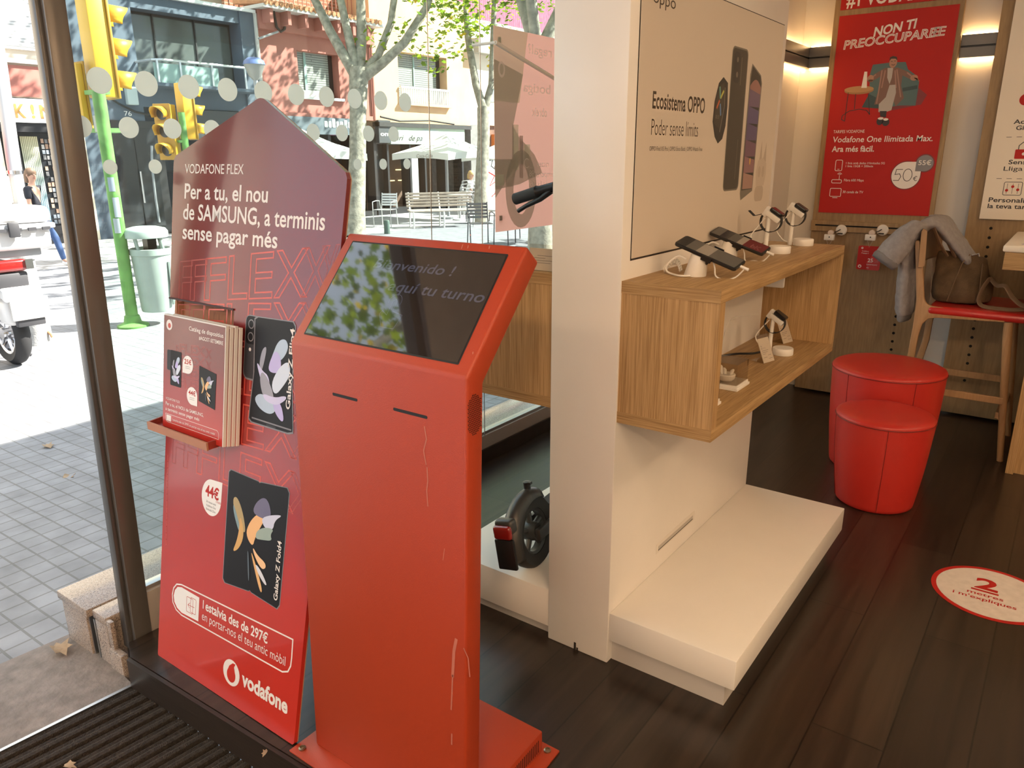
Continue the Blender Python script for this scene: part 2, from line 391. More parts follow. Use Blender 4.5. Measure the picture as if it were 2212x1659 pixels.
STONE = mat('worn_threshold_stone', (.20, .165, .145), .75, bump=.5, bscale=40, var=.22, vscale=22)
b = MB(); b.prism([(-2.73, 1.0, -.118), (-2.258, .96, -.106), (-2.42, -.9, -.106), (-2.86, -.9, -.118)], (0, 0, -.2), STONE); struct(b.build('doorstep'))
GRA = granite('speckled_granite', (.36, .29, .24), [(.10, .085, .08), (.26, .20, .17), (.50, .45, .40)], .18, 420)
b = MB(); b.box(-2.71, -2.535, .965, 5.4, -.25, .048, GRA, .004); b.box(-2.715, -2.50, .955, 5.4, .048, .08, GRA, .005)
b.box(-2.485, -2.405, .972, 5.4, -.25, .045, GRA, .004); b.box(-2.497, -2.405, .972, 5.4, .045, .076, GRA, .005); b.box(-2.404, -2.322, .965, .990, -.25, -.035, GRA, .004); b.box(-2.404, -2.375, .972, .988, -.035, .07, GRA, .004)
o = b.build('sill_granite', smooth=30); struct(o)
b = MB(); b.box(-2.536, -2.484, .985, 1.02, -.2, .046, mat('black_slot_liner', (.008, .008, .008), .3)); b.box(-2.534, -2.526, .972, .99, -.2, .045, ALU); b.box(-2.497, -2.488, .972, .99, -.2, .04, ALU)
struct(b.build('trim_2'))
# shop-front frame
def lean(y, z): return y + .0215 * z
b = MB()
b.prism([(-2.40, lean(1.024, -.09), -.10), (-2.33, lean(1.024, -.09), -.10), (-2.33, lean(1.024, 2.5), 2.5), (-2.40, lean(1.024, 2.5), 2.5)], (0, .060, 0), DARKALU, .004)
b.prism([(-2.385, lean(1.008, -.05), -.04), (-2.345, lean(1.008, -.05), -.04), (-2.345, lean(1.008, 2.5), 2.5), (-2.385, lean(1.008, 2.5), 2.5)], (0, .018, 0), mat('grey_jamb_strip', (.11, .105, .10), .28, .4), .006)
struct(b.build('trim_3', smooth=30))
b = MB(); b.box(-2.40, -2.333, 1.083, 5.3, -.10, .145, mat('grey_brown_kick_rail', (.33, .29, .265), .4, .2), .003); b.box(-2.385, -2.345, 1.06, 5.3, .145, .16, ALU, .002); b.box(-2.40, -2.33, -3.1, 5.3, 2.42, 2.48, DARKALU)
b.box(-2.40, -2.33, -.98, -.90, -.11, 2.48, DARKALU); b.box(-2.40, -2.33, -3.1, -.98, -.11, .1, DARKALU)
struct(b.build('trim_4', smooth=30))
b = MB(); b.box(-2.328, -2.318, 1.35, 4.35, 0, .075, PLINTH); struct(b.build('baseboard_left'))
GL = glass('window_glass', (.90, .955, .94), .05)
b = MB(); b.box(-2.369, -2.361, 1.06, 5.3, .145, 2.43, GL)
win = struct(b.build('window_1'), 'large shop front pane with rows of white dots', 'window')
b = MB(); b.box(-2.369, -2.361, -3.1, -.97, .1, 2.43, glass('window_glass', (.90, .955, .94), .05)); struct(b.build('window_2'))
PURE = bpy.data.materials.new('white_vinyl'); PURE.use_nodes = True; _n = PURE.node_tree; _n.nodes.clear()
_o = _n.nodes.new('ShaderNodeOutputMaterial'); _d = _n.nodes.new('ShaderNodeBsdfDiffuse'); _t = _n.nodes.new('ShaderNodeBsdfTranslucent'); _m = _n.nodes.new('ShaderNodeMixShader'); _d.inputs[0].default_value = (.8, .8, .8, 1); _t.inputs[0].default_value = (.86, .9, .88, 1); _m.inputs[0].default_value = .62
_n.links.new(_d.outputs[0], _m.inputs[1]); _n.links.new(_t.outputs[0], _m.inputs[2]); _n.links.new(_m.outputs[0], _o.inputs[0])
# safety dots stuck to the inside of the pane
GX = -2.358
def dot(y, z, r):
    b = MB(); b.lathe([(r, 0), (r, .0008)], (0, 0, 0), 32, PURE, 'x'); b.v = [(v[0] + GX, v[1] + y, v[2] + z) for v in b.v]
    return b.build('dot_sticker', parent=win)
for row, (pa, pb, n, r) in enumerate((((215, 174), (875, 221), 10, .0365), ((175, 273), (850, 290), 10, .0305), ((238, 361), (879, 354), 10, .0215))):
    A = at(*pa, 0, GX); B = at(*pb, 0, GX)
    for i in range(n): dot(A.y + (B.y - A.y) * i / (n - 1), A.z + (B.z - A.z) * i / (n - 1), r)
# cables and the poster hanging in the window
for (xa, xb, lab) in ((920, 925, 'thin steel cable hanging in the window left of the hanging poster, by the tree trunk'), (1035, 1040, 'thin steel cable hanging along the left edge of the window poster')):
    p = at(xb, 500, 0, -2.30); q = at(xa, 0, 0, -2.30)
    b = MB(); b.tube([(-2.30, p.y, .16), (-2.30, q.y + (q.y - p.y) * .3, 2.42)], .0022, 6, ALU)
    tag(b.build('display_cable', smooth=True), lab, 'cable', 'window display cables')
t = thing('window_poster', 'red poster hanging in the shop window, its lettering seen reversed from behind', 'poster', (-2.28, 3.2, 1.2), None)
PB1 = paper('poster_back_rose', (.85, .45, .38), .6); PB2 = paper('poster_back_taupe', (.58, .58, .53), .6); PB3 = paper('poster_back_sand', (.80, .85, .75), .6); PBT = paper('poster_back_lettering', (.95, .92, .9), .5); PB4 = paper('poster_back_brown', (.58, .60, .55), .6)
b = MB(); b.quad((-2.281, 2.975, 1.195), (-2.281, 4.05, 1.195), (-2.281, 4.05, 2.115), (-2.281, 2.975, 2.115), PB1); b.build('sheet', parent=t)
p = Print((-2.280, 2.975, 1.195), (0, 1, 0), (0, 0, 1), (1, 0, 0))
p.poly([(0, .92), (0, .60), (.20, .60), (.27, .92)], PB3, 1); p.poly([(0, .78), (.23, .73), (.15, .50), (.16, .30), (0, .16)], PB4, 2)
p.poly([(.14, .50), (.20, .44), (.27, .40), (.33, .36), (.38, .30), (.40, .27), (.20, .22), (0, .20), (0, .34), (.14, .34)], PB2, 3)
p.rect(.15, .29, .19, .50, PB3, 4); p.rect(.24, .34, .29, .41, PB3, 4); p.rect(0, .42 - .2, .07, .27, PB3, 4); p.rect(.20, .25, .23, .45, paper('poster_back_grey', (.60, .55, .52), .6), 4)
p.loop([(.215 + .10 * math.cos(a * math.pi / 14), .195 + .155 * math.sin(a * math.pi / 14)) for a in range(28)], .065, PB2, 5)
p.cut('reverse_picture', t)
p.text('08', .325, .255, .03, PBT, None, 0, 6, mirror=True, anchor='l'); p.text('16', .325, .205, .03, PBT, None, 0, 6, mirror=True)
p.loop([(.262 + .022 * math.cos(a * math.pi / 8), .32 + .022 * math.sin(a * math.pi / 8)) for a in range(2, 15)], .004, PBT, 6, closed=False)
p.loop([(.058 + .021 * math.cos(a * math.pi / 10), .74 + .03 * math.sin(a * math.pi / 10)) for a in range(20)], .012, PBT, 6)
p.text('un regal?', .60, .83, .042, PBT, .33, .01, 6, mirror=True); p.text('la botiga', .56, .655, .042, PBT, .33, .01, 6, mirror=True)
p.text('obreix', .42 + .02, .545, .042, PBT, .135, .01, 6, mirror=True); p.text('ractes', .46, .30, .03, PBT, .105, 0, 6, mirror=True); p.text("emporta't", .50, .25, .03, PBT, .19, 0, 6, mirror=True)
p.text('de la', .46, .20, .03, PBT, .10, 0, 6, mirror=True)
p.build('reverse_lettering', t)
for y in (3.02, 3.9):
    for z in (1.26, 2.06):
        b = MB(); b.box(-2.302, -2.280, y - .012, y + .012, z - .012, z + .012, ALU, .002); b.build('clip', parent=t)
b = MB(); b.tube([(-2.296, 3.9, .16), (-2.296, 3.9, 2.42)], .0022, 6, ALU); tag(b.build('display_cable', smooth=True), 'steel cable holding the far edge of the window poster behind the tower', 'cable', 'window display cables')
A = at(1070, 92, 0, -2.2); B = at(1195, 168, 0, -2.2); D = B - A
b = MB(); b.tube([A, A + D * 2.2], .009, 10, WPL); b.tube([A + Vector((-.13, 0, 0)), A + Vector((0, 0, 0))], .006, 8, WPL)
tag(b.build('hanging_rod', smooth=True), 'slim white rod slanting across the back of the window poster', 'rod')
# ceiling lights
for i, (x, y, e) in enumerate(AREA):
    t = thing('ceiling_light', 'square recessed ceiling light over the shop floor', 'light', (x, y, CEIL), 'recessed ceiling lights')
    b = MB(); b.box(x - .27, x + .27, y - .27, y + .27, CEIL - .008, CEIL, ALU); b.build('frame', parent=t)
    b = MB(); b.box(x - .25, x + .25, y - .25, y + .25, CEIL - .011, CEIL - .008, mat('lit_diffuser', (.8, .8, .8), .5, emit=WARM, es=2.5)); b.build('diffuser', parent=t)
# ================================================================ back wall: panels, trunking, posters
YB = 5.20
def wall_panel(x0, x1, z0, z1, label):
    t = thing('wall_panel', label, 'panel', ((x0 + x1) / 2, YB, z0), 'oak display panels on the back wall')
    b = MB(); b.box(x0, x1, YB, YB + .03, z0, z1, PANEL, .003); b.box(x0 + .05, x1 - .05, YB + .03, YB + .1, z0 + .05, z1, OAKV); b.build('board', parent=t); return t
pA = wall_panel(-1.40, -.708, .015, 3.1, 'brown oak wall panel carrying the red poster and hook rail')
pB = wall_panel(-.53, 1.5, .015, 3.1, 'brown oak wall panel behind the bar stool carrying the white board')
HOLE = mat('peg_hole', (.006, .005, .004), .9)
def holes(t, pts):
    b = MB()
    for (x, z) in pts: b.lathe([(.0085, -.001), (.0085, 0)], (0, 0, 0), 12, HOLE, 'y'); k = len(b.v) - 24; b.v[k:] = [(v[0] + x, v[1] + YB, v[2] + z) for v in b.v[k:]]
    b.build('peg_holes', parent=t)
q0 = at(2145, 492, 1, YB); q1 = at(2093, 827, 1, YB)
holes(pB, [(-.405, 1.14 - i * .0535) for i in range(18)])
qa = at(1941, 630, 1, YB); holes(pA, [(qa.x + .005, .95 - i * .0535) for i in range(13)])
b = MB(); b.lathe([(.052, -.002), (.052, 0)], (0, 0, 0), 28, PANEL, 'y'); q = at(1841, 752, 1, YB); b.v = [(v[0] + q.x, v[1] + YB, v[2] + q.z) for v in b.v]; b.build('cable_cap', parent=pA)
# slotted rail on the panel
b = MB(); b.box(-1.40, -.70, YB - .022, YB, 1.079, 1.144, PANEL, .002); b.box(-1.372, -.72, YB - .024, YB - .0215, 1.112, 1.121, HOLE); b.build('hook_rail', parent=pA)
# grey lighting trunking between the panels
STRIP = mat('warm_light_strip', (.9, .8, .6), .5, emit=(1, .60, .26), es=19)
TRK = mat('grey_trunking', (.16, .155, .15), .4, .3)
def trunk(x0, x1, y0, y1, axis, label):
    t = thing('light_trunking', label, 'wall light', ((x0 + x1) / 2, (y0 + y1) / 2, 2.06), 'grey light trunking along the back wall')
    b = MB(); b.box(x0, x1, y0, y1, 2.068, 2.122, TRK, .002); b.box(x0, x1, y0, y1, 2.13, 2.188, TRK, .002)
    if axis == 'x': b.box(x0, x1, y0 + .012, y1, 2.12, 2.132, BLACK)
    else: b.box(x0, x1 - .012, y0, y1, 2.12, 2.132, BLACK)
    b.build('housing', parent=t)
    for z in (2.058, 2.189):
        b = MB()
        if axis == 'x': b.box(x0, x1, y1 - .03, y1 - .012, z, z + .009, STRIP)
        else: b.box(x0 + .012, x0 + .03, y0, y1, z, z + .009, STRIP)
        b.build('light_strip', parent=t)
trunk(-1.535, -1.402, 5.235, 5.30, 'x', 'grey light trunking left of the red wall poster')
trunk(-1.60, -1.535, 4.36, 5.30, 'y', 'grey light trunking along the side wall behind the white tower')
trunk(-.706, -.532, 5.235, 5.30, 'x', 'grey light trunking between the two oak panels')
# the red tariff poster
t = thing('wall_poster', 'red tariff poster of a man in an armchair on the oak panel', 'poster', (-1.05, YB, 1.195))
b = MB(); b.box(-1.366, -.733, YB - .006, YB, 1.195, 2.343, RED); b.build('sheet', parent=t)
def w2(px, py): q = at(px, py, 1, YB); return (q.x, q.z)
p = Print((0, YB - .006, 0), (1, 0, 0), (0, 0, 1), (0, -1, 0))
SHADE = mat('print_dark_red', (.20, .02, .018), .4); TEAL = mat('print_teal', (.085, .15, .155), .5); TEALD = mat('print_dark_teal', (.04, .075, .08), .5); ROBE = mat('print_brown_robe', (.20, .11, .085), .5); ROBE2 = mat('print_pink_stripe', (.36, .2, .165), .5)
SKIN = mat('print_skin', (.42, .22, .15), .5); TROU = mat('print_grey_trousers', (.45, .42, .40), .5); TABW = mat('print_wood_table', (.36, .18, .07), .5); BUB = mat('print_grey_bubble', (.22, .22, .24), .5); HAIR = mat('print_dark_hair', (.05, .03, .02), .5)
p.poly([w2(*q) for q in ((1862, 232), (1930, 238), (1990, 226), (2003, 205), (1985, 190), (1900, 215))], SHADE, 1)
p.poly([w2(*q) for q in ((1880, 160), (1886, 140), (1925, 135), (1957, 134), (1962, 150), (1982, 165), (1986, 178), (1978, 228), (1945, 228), (1900, 234), (1862, 232), (1878, 205))], TEAL, 2)
p.poly([w2(*q) for q in ((1862, 232), (1878, 203), (1895, 212), (1900, 234))], TEALD, 3); p.poly([w2(*q) for q in ((1950, 190), (1982, 184), (1982, 192), (1950, 198))], TEALD, 3)
p.poly([w2(*q) for q in ((1890, 160), (1912, 147), (1940, 146), (1962, 155), (1982, 168), (1976, 176), (1950, 163), (1947, 185), (1953, 212), (1935, 230), (1920, 190), (1912, 225), (1889, 226), (1900, 188), (1903, 165), (1888, 174), (1876, 172))], ROBE, 4)
for a_, b_ in (((1906, 152), (1894, 224)), ((1913, 152), (1905, 190)), ((1938, 150), (1946, 210)), ((1934, 152), (1936, 190)), ((1960, 157), (1976, 170)), ((1893, 161), (1882, 169))): p.line([w2(*a_), w2(*b_)], .007, ROBE2, 5)
p.poly([w2(*q) for q in ((1918, 147), (1930, 147), (1927, 168), (1922, 182), (1917, 168))], TROU, 6)
p.poly([w2(*q) for q in ((1922, 184), (1935, 183), (1936, 200), (1926, 238), (1912, 243), (1898, 242), (1899, 225), (1914, 210))], TROU, 6)
p.poly([w2(*q) for q in ((1901, 240), (1916, 240), (1914, 254), (1902, 252))], INK, 7); p.disc(*w2(1901, 262), .018, INK, 7, .022); p.disc(*w2(1914, 264), .02, INK, 7, .022); p.disc(*w2(1903, 256), .016, WHITE, 8, .007); p.disc(*w2(1914, 258), .014, WHITE, 8, .007)
p.disc(*w2(1930, 135), .021, SKIN, 7, .030); p.poly([w2(*q) for q in ((1922, 132), (1923, 124), (1930, 121), (1938, 123), (1939, 131), (1935, 127), (1926, 127))], HAIR, 8)
p.line([w2(1925, 133), w2(1929, 133)], .003, HAIR, 9); p.line([w2(1932, 132), w2(1936, 132)], .003, HAIR, 9); p.line([w2(1926, 140), w2(1931, 141), w2(1934, 139)], .003, HAIR, 9); p.line([w2(1930, 133), w2(1931, 137)], .003, ROBE2, 9)
p.disc(*w2(1881, 170), .018, SKIN, 8, .02); p.disc(*w2(1975, 168), .02, SKIN, 8, .016)
for k_ in range(3): p.line([w2(1879 + k_ * 3, 172), w2(1877 + k_ * 4, 177)], .005, SKIN, 8); p.line([w2(1976 + k_ * 3, 168 + k_), w2(1982 + k_ * 2, 172 + k_ * 2)], .005, SKIN, 8)
p.disc(*w2(1856, 196), .083, TABW, 5, .021); p.disc(*w2(1856, 193), .083, mat('print_light_table', (.47, .26, .11), .5), 6, .018)
for a_ in (((1833, 200), (1825, 262)), ((1849, 203), (1846, 236)), ((1876, 202), (1879, 248))): p.line([w2(*a_[0]), w2(*a_[1])], .004, INK, 5)
p.line([w2(*q) for q in ((1825, 262), (1818, 258), (1820, 250), (1835, 240), (1856, 236), (1872, 238), (1879, 247))], .004, INK, 5)
p.poly([w2(*q) for q in ((1861, 190), (1868, 155), (1874, 155), (1873, 190))], WHITE, 7)
p.cut('printed_man_in_armchair', t)
a_ = w2(1887, 78); p.text('NON TI', a_[0], a_[1] - .004, .048, WHITE, .225, .03, 3, rise=.028, shear=.1)
a_ = w2(1823, 107); c_ = w2(2018, 90)
p.text('PREOCCUPARE', a_[0], a_[1], .046, WHITE, .49, .02, 3, outline=.0042, rise=.030, shear=.1)
for k_ in range(2): p.text('E', -.845 + k_ * .026, 2.188 + k_ * .001, .046, WHITE, .034, .02, 3, outline=.0035, shear=.1)
p.cut('slogan', t)
p.text('TARIFES VODAFONE', -1.327, 1.676, .0175, WHITE, .18, .0, 3); p.text('Vodafone One Ilimitada Max.', -1.325, 1.622, .033, WHITE, .555, .010, 3, shear=.08); p.text('Ara més fàcil.', -1.325, 1.566, .033, WHITE, .245, .02, 3)
p.text('1 línia amb dades il·limitades 5G', -1.232, 1.492, .0125, WHITE, .222, 0, 3); p.text('1 línia 15GB + 200min', -1.232, 1.474, .0125, WHITE, .158, 0, 3); p.text('Fibra 600 Mbps', -1.232, 1.389, .0145, WHITE, .115, 0, 3); p.text('30 canals de TV', -1.232, 1.318, .0145, WHITE, .12, .005, 3)
p.cut('lettering', t)
p.loop(rr(-1.293, 1.452, -1.253, 1.516, .008), .0035, WHITE, 3); p.line([(-1.279, 1.461), (-1.267, 1.461)], .003, WHITE, 3)
p.loop(rr(-1.305, 1.378, -1.247, 1.398, .006), .0035, WHITE, 3); p.line([(-1.262, 1.398), (-1.262, 1.425)], .003, WHITE, 3)
for r_ in (.008, .015): p.line([(-1.262 + r_ * math.cos(R(a)), 1.424 + r_ * math.sin(R(a))) for a in range(30, 160, 20)], .003, WHITE, 3)
p.loop(rr(-1.308, 1.296, -1.242, 1.345, .006), .0035, WHITE, 3); p.line([(-1.29, 1.288), (-1.26, 1.288)], .0035, WHITE, 3)
p.cut('icons', t)
def drop(cx, cz, r, m, l, sgn=(1, 1)):
    P = [(cx + r * math.cos(R(a)), cz + r * math.sin(R(a))) for a in range(90, 361, 10)] if sgn == (1, 1) else [(cx + r * math.cos(R(a)), cz + r * math.sin(R(a))) for a in range(-90, 181, 10)]
    p.poly(P + [(cx + sgn[0] * r, cz + sgn[1] * r)], m, l)
p.disc(-.886, 1.428, .084, SHADE, 2); p.disc(-.793, 1.498, .053, SHADE, 2); drop(-.886, 1.428, .078, WHITE, 3); drop(-.793, 1.498, .046, BUB, 4, (-1, -1))
p.text('55€', -.793, 1.488, .026, WHITE, .068, .01, 5, 'c')
p.line([(-.905, 1.462), (-.94, 1.462), (-.945, 1.432), (-.92, 1.437), (-.912, 1.42), (-.922, 1.398), (-.952, 1.398)], .0035, INK, 5); p.loop([(-.876 + .024 * math.cos(a / 3), 1.43 + .035 * math.sin(a / 3)) for a in range(19)], .0035, INK, 5)
p.line([(-.823, 1.42), (-.83, 1.424), (-.838, 1.416), (-.838, 1.404), (-.83, 1.397), (-.822, 1.401)], .003, INK, 5); p.line([(-.845, 1.414), (-.828, 1.414)], .0025, INK, 5); p.line([(-.845, 1.408), (-.83, 1.408)], .0025, INK, 5)
p.build('price_bubbles', t)
t = thing('header_poster', 'red header board above the tariff poster, cut by the photo edge', 'poster', (-1.05, YB, 2.375))
b = MB(); b.box(-1.366, -.733, YB - .006, YB, 2.375, 2.75, RED); b.build('sheet', parent=t)
p = Print((0, YB - .006, 0), (1, 0, 0), (0, 0, 1), (0, -1, 0)); p.text('#1 VODAFONE', -1.335, 2.39, .07, WHITE, .55, .02, 3); p.build('print', t)
t = thing('information_board', 'white information board with red padlock icon on the right oak panel', 'poster', (0, YB, 1.19))
b = MB(); b.box(-.470, .75, YB - .021, YB - .003, 1.192, 2.9, mat('warm_white_board', (.78, .70, .58), .5), .002); b.build('board', parent=t)
p = Print((0, YB - .021, 0), (1, 0, 0), (0, 0, 1), (0, -1, 0))
p.text('Act', -.383, 1.706, .022, INK, .067, .02, 2); p.text('Gi', -.367, 1.674, .022, INK, .036, .02, 2); p.text('Sens', -.374, 1.494, .022, INK, .083, .02, 2); p.text('Lliga', -.392, 1.459, .022, INK, .09, .008, 2)
p.text('Personalit', -.438, 1.288, .024, INK, .19, .02, 2); p.text('la teva tari', -.438, 1.254, .024, INK, .19, .02, 2)
for k_ in range(6): p.rect(-.405 + k_ * .048, 1.636, -.38 + k_ * .048, 1.6385, INK, 2); p.rect(-.418 + k_ * .048, 1.415, -.393 + k_ * .048, 1.4175, INK, 2)
p.cut('lettering', t)
p.rrect(-.352, 1.522, -.27, 1.572, .005, RED, 2); p.line([(-.338, 1.572), (-.338, 1.592), (-.32, 1.61), (-.30, 1.61), (-.285, 1.592), (-.285, 1.572)], .004, INK, 2); p.disc(-.311, 1.548, .008, WHITE, 3)
p.loop(rr(-.376, 1.327, -.29, 1.398, .008), .003, INK, 2)
for k_, h_ in enumerate((.33, .7, .4)): p.line([(-.36 + k_ * .026, 1.335), (-.36 + k_ * .026, 1.39)], .002, INK, 2); p.disc(-.36 + k_ * .026, 1.335 + h_ * .055, .0075, RED, 3)
p.disc(-.345, 1.83, .03, RED, 2)
p.build('icons', t)
# hooks, security tags and gift cards
def hook(px, card, lab):
    q = at(px, 497, 1, YB - .024); x, z = q.x, q.z
    t = thing('display_hook', lab + ' on the rail below the red poster', 'hook', (x, YB - .024, z), 'round hooks on the rail')
    b = MB(); b.lathe([(.001, 0), (.032, 0), (.034, -.006), (.028, -.013), (.001, -.014)], (x, YB - .0245, z), 24, WPL, 'y'); b.build('disc', parent=t, smooth=40)
    b = MB(); b.tube([(x - .004, YB - .035, z + .005), (x - .014, YB - .06, z - .004), (x - .035, YB - .10, z - .012), (x - .037, YB - .115, z - .006)], .003, 8, BLACK); b.build('prong', parent=t, smooth=True)
    b = MB(); b.box(x - .02, x + .012, YB - .041, YB - .038, z - .024, z - .017, BLACK); b.build('slot', parent=t)
    s = thing('security_tag', 'white security tag clipped on the ' + lab.split(' round')[0] + ' hook', 'tag', (x - .045, YB - .105, z - .03), 'white security tags')
    b = MB(); b.box(x - .078, x - .018, YB - .12, YB - .095, z - .058, z - .022, WPL, .003); b.build('body', parent=s, smooth=30)
    b = MB(); b.lathe([(.0, -.012), (.017, -.01), (.017, .01), (0, .012)], (x - .042, YB - .108, z - .012), 16, mat('tag_pinkish_plastic', (.66, .55, .47), .4), 'y'); b.build('lock', parent=s, smooth=40)
    b = MB(); b.lathe([(.004, -.001), (.004, .001)], (x - .046, YB - .1205, z - .038), 12, BLACK, 'y'); b.build('button', parent=s)
    cx, cz = x - .042, z - .088
    c = thing('gift_card', card, 'card', (cx, YB - .108, cz), 'red cards hanging from the hooks')
    b = MB(); b.prism([(cx + u, YB - .108, cz + v) for u, v in rr(-.067, -.150, .067, -.004, .01)], (0, .0015, 0), RED); b.build('card', parent=c)
    b = MB(); b.tube([(cx - .022, YB - .108, z - .055), (cx - .006, YB - .109, cz - .012), (cx + .012, YB - .108, z - .055)], .0008, 5, WPL); b.build('string', parent=c)
    p = Print((cx, YB - .108, cz), (1, 0, 0), (0, 0, 1), (0, -1, 0))
    p.poly([(.067, -.03), (.02, -.06), (-.01, -.10), (-.005, -.150), (.057, -.150), (.067, -.14)], mat('card_bright_red', (.56, .03, .025), .4), 1)
    p.text('25', -.005, -.102, .022, WHITE, .03, .02, 3); p.text('GB', .028, -.102, .016, mat('card_pink', (.55, .2, .18), .5), None, 0, 3); p.text('ILIMITADAS', -.008, -.121, .008, WHITE, .06, 0, 3); p.text('4G', -.008, -.14, .008, WHITE, None, 0, 3)
    p.text('Vodafone', -.045, -.04, .007, WHITE, None, 0, 3); p.text('Prepago S', -.045, -.052, .007, WHITE, None, 0, 3); p.disc(-.044, -.018, .006, WHITE, 3); p.disc(-.044, -.018, .0025, RED, 4); p.disc(-.047, -.13, .010, WHITE, 3); p.disc(-.047, -.131, .005, RED, 4)
    p.build('print', c)
hook(1818, 'red card hanging from the left hook, partly hidden by the oak shelf', 'left round white')
hook(1907, 'red card marked 25 hanging from the right hook beside the hoodie', 'right round white')
# ================================================================ display tower with shelves and plinths
t = thing('display_tower', 'tall white display tower with a phone advertisement on its side', 'display', (-1.095, 2.45, 0))
b = MB(); b.box(-1.208, -.982, 1.84, 3.055, 0.0, 2.085, WP, .004); b.build('body', parent=t, smooth=30)
b = MB(); b.box(-.983, -.9795, 1.893, 3.012, 1.277, 1.998, mat('poster_beige', (.62, .545, .46), .42), .001); b.build('poster_panel', parent=t)
SEAM = mat('dark_gap', (.02, .014, .01), .8)
b = MB(); b.box(-.9825, -.981, 1.889, 1.8935, 1.274, 2.003, SEAM); b.box(-.9825, -.981, 1.889, 3.016, 1.2715, 1.277, SEAM); b.box(-.9825, -.981, 1.889, 3.016, 1.998, 2.0005, SEAM); b.build('panel_gap', parent=t)
b = MB(); b.box(-.9822, -.9812, 2.165, 2.485, .240, .278, mat('slot_trim', (.70, .66, .60), .4)); b.box(-.9822, -.9808, 2.18, 2.47, .247, .2515, mat('slot_shadow', (.10, .085, .07), .7)); b.box(-.9822, -.9808, 2.18, 2.47, .2515, .264, mat('slot_inner', (.45, .42, .38), .6)); b.box(-1.105, -1.097, 1.8385, 1.8395, 0, .028, SEAM); b.box(-1.095, -1.089, 1.8385, 1.8395, 0, .012, SEAM); b.build('cable_slot', parent=t)
p = Print((-.9795, 0, 0), (0, 1, 0), (0, 0, 1), (1, 0, 0))
OT = mat('poster_dark_brown_ink', (.055, .04, .028), .5)
p.text('oppo', 1.955, 1.928, .03, OT, .135, 0, 2); p.text('Ecosistema OPPO', 1.977, 1.672, .042, OT, .355, .018, 2); p.text('Poder sense límits', 1.977, 1.603, .042, OT, .315, -.008, 2); p.text('OPPO Find X5 Pro | OPPO Enco Buds | OPPO Watch Free', 1.971, 1.562, .0115, OT, .362, 0, 2)
p.cut('lettering', t)
PH = mat('printed_phone_graphite', (.035, .03, .022), .4); PHE = mat('printed_phone_edge', (.16, .145, .12), .4); PHB = mat('printed_black', (.012, .012, .012), .4)
# watch
p.poly([(2.405, 1.71), (2.43, 1.765), (2.465, 1.785), (2.505, 1.77), (2.515, 1.70), (2.51, 1.64), (2.49, 1.60), (2.455, 1.585), (2.425, 1.605), (2.40, 1.65)], PHB, 2); p.poly([(2.415, 1.70), (2.435, 1.755), (2.475, 1.77), (2.485, 1.72), (2.46, 1.63), (2.41, 1.645)], PH, 3)
p.line([(2.462, 1.62), (2.488, 1.70), (2.483, 1.755)], .006, PHE, 4)
for c_, a_, d_ in (((.5, .12, .05), (2.425, 1.69), (2.445, 1.715)), ((.12, .25, .5), (2.452, 1.705), (2.462, 1.67)), ((.15, .4, .35), (2.44, 1.755), (2.45, 1.72)), ((.5, .5, .1), (2.452, 1.722), (2.475, 1.745))): p.line([a_, d_], .009, mat('watch_hand_%d' % int(c_[0] * 100 + c_[1] * 10), c_, .5), 4)
p.text('08:30', 2.42, 1.66, .011, PHE, .03, 0, 4)
p.cut('printed_watch', t)
p.poly(rr(2.525, 1.433, 2.668, 1.883, .02), PHE, 2); p.poly(rr(2.530, 1.438, 2.662, 1.878, .018), PH, 3); p.poly(rr(2.545, 1.775, 2.60, 1.868, .015), PHB, 4); p.disc(2.575, 1.845, .008, PHE, 5); p.disc(2.577, 1.80, .009, PHE, 5); p.line([(2.612, 1.855), (2.612, 1.77)], .004, PHE, 5)
p.line([(2.63, 1.60), (2.625, 1.47)], .0025, PHE, 5)
p.cut('printed_phone', t)
p.poly([(2.69, 1.42), (2.70, 1.81), (2.712, 1.845), (2.805, 1.815), (2.822, 1.79), (2.812, 1.425), (2.70, 1.396)], PHE, 2)
p.poly([(2.70, 1.43), (2.708, 1.80), (2.718, 1.838), (2.802, 1.81), (2.813, 1.785), (2.804, 1.432)], PHB, 3)
PUR = [(.13, .085, .17), (.09, .07, .19), (.085, .06, .16), (.14, .065, .12), (.24, .12, .14), (.34, .2, .17)]
for i_, c_ in enumerate(PUR):
    z1 = 1.765 - i_ * .055; z0 = z1 - .056; p.poly([(2.703 + .0009 * i_, z0), (2.706, z1), (2.812 - .001 * i_, z1 - .012), (2.811 - .001 * i_, z0 - .0)], mat('wallpaper_purple_%d' % i_, c_, .4), 4)
p.poly([(2.707, 1.765)] + [(2.707 + .105 * k_ / 8, 1.765 + .032 * math.sin(math.pi * (k_ + 1) / 10)) for k_ in range(9)] + [(2.812, 1.752)], mat('wallpaper_rose', (.28, .13, .12), .4), 5)
p.poly([(2.755, 1.535), (2.765, 1.54), (2.77, 1.53), (2.765, 1.515), (2.757, 1.52)], mat('wallpaper_gold', (.6, .36, .08), .4), 6)
p.cut('printed_phone', t)
EAR = mat('printed_earbud', (.52, .44, .36), .4); EAR2 = mat('printed_earbud_shade', (.44, .365, .29), .4)
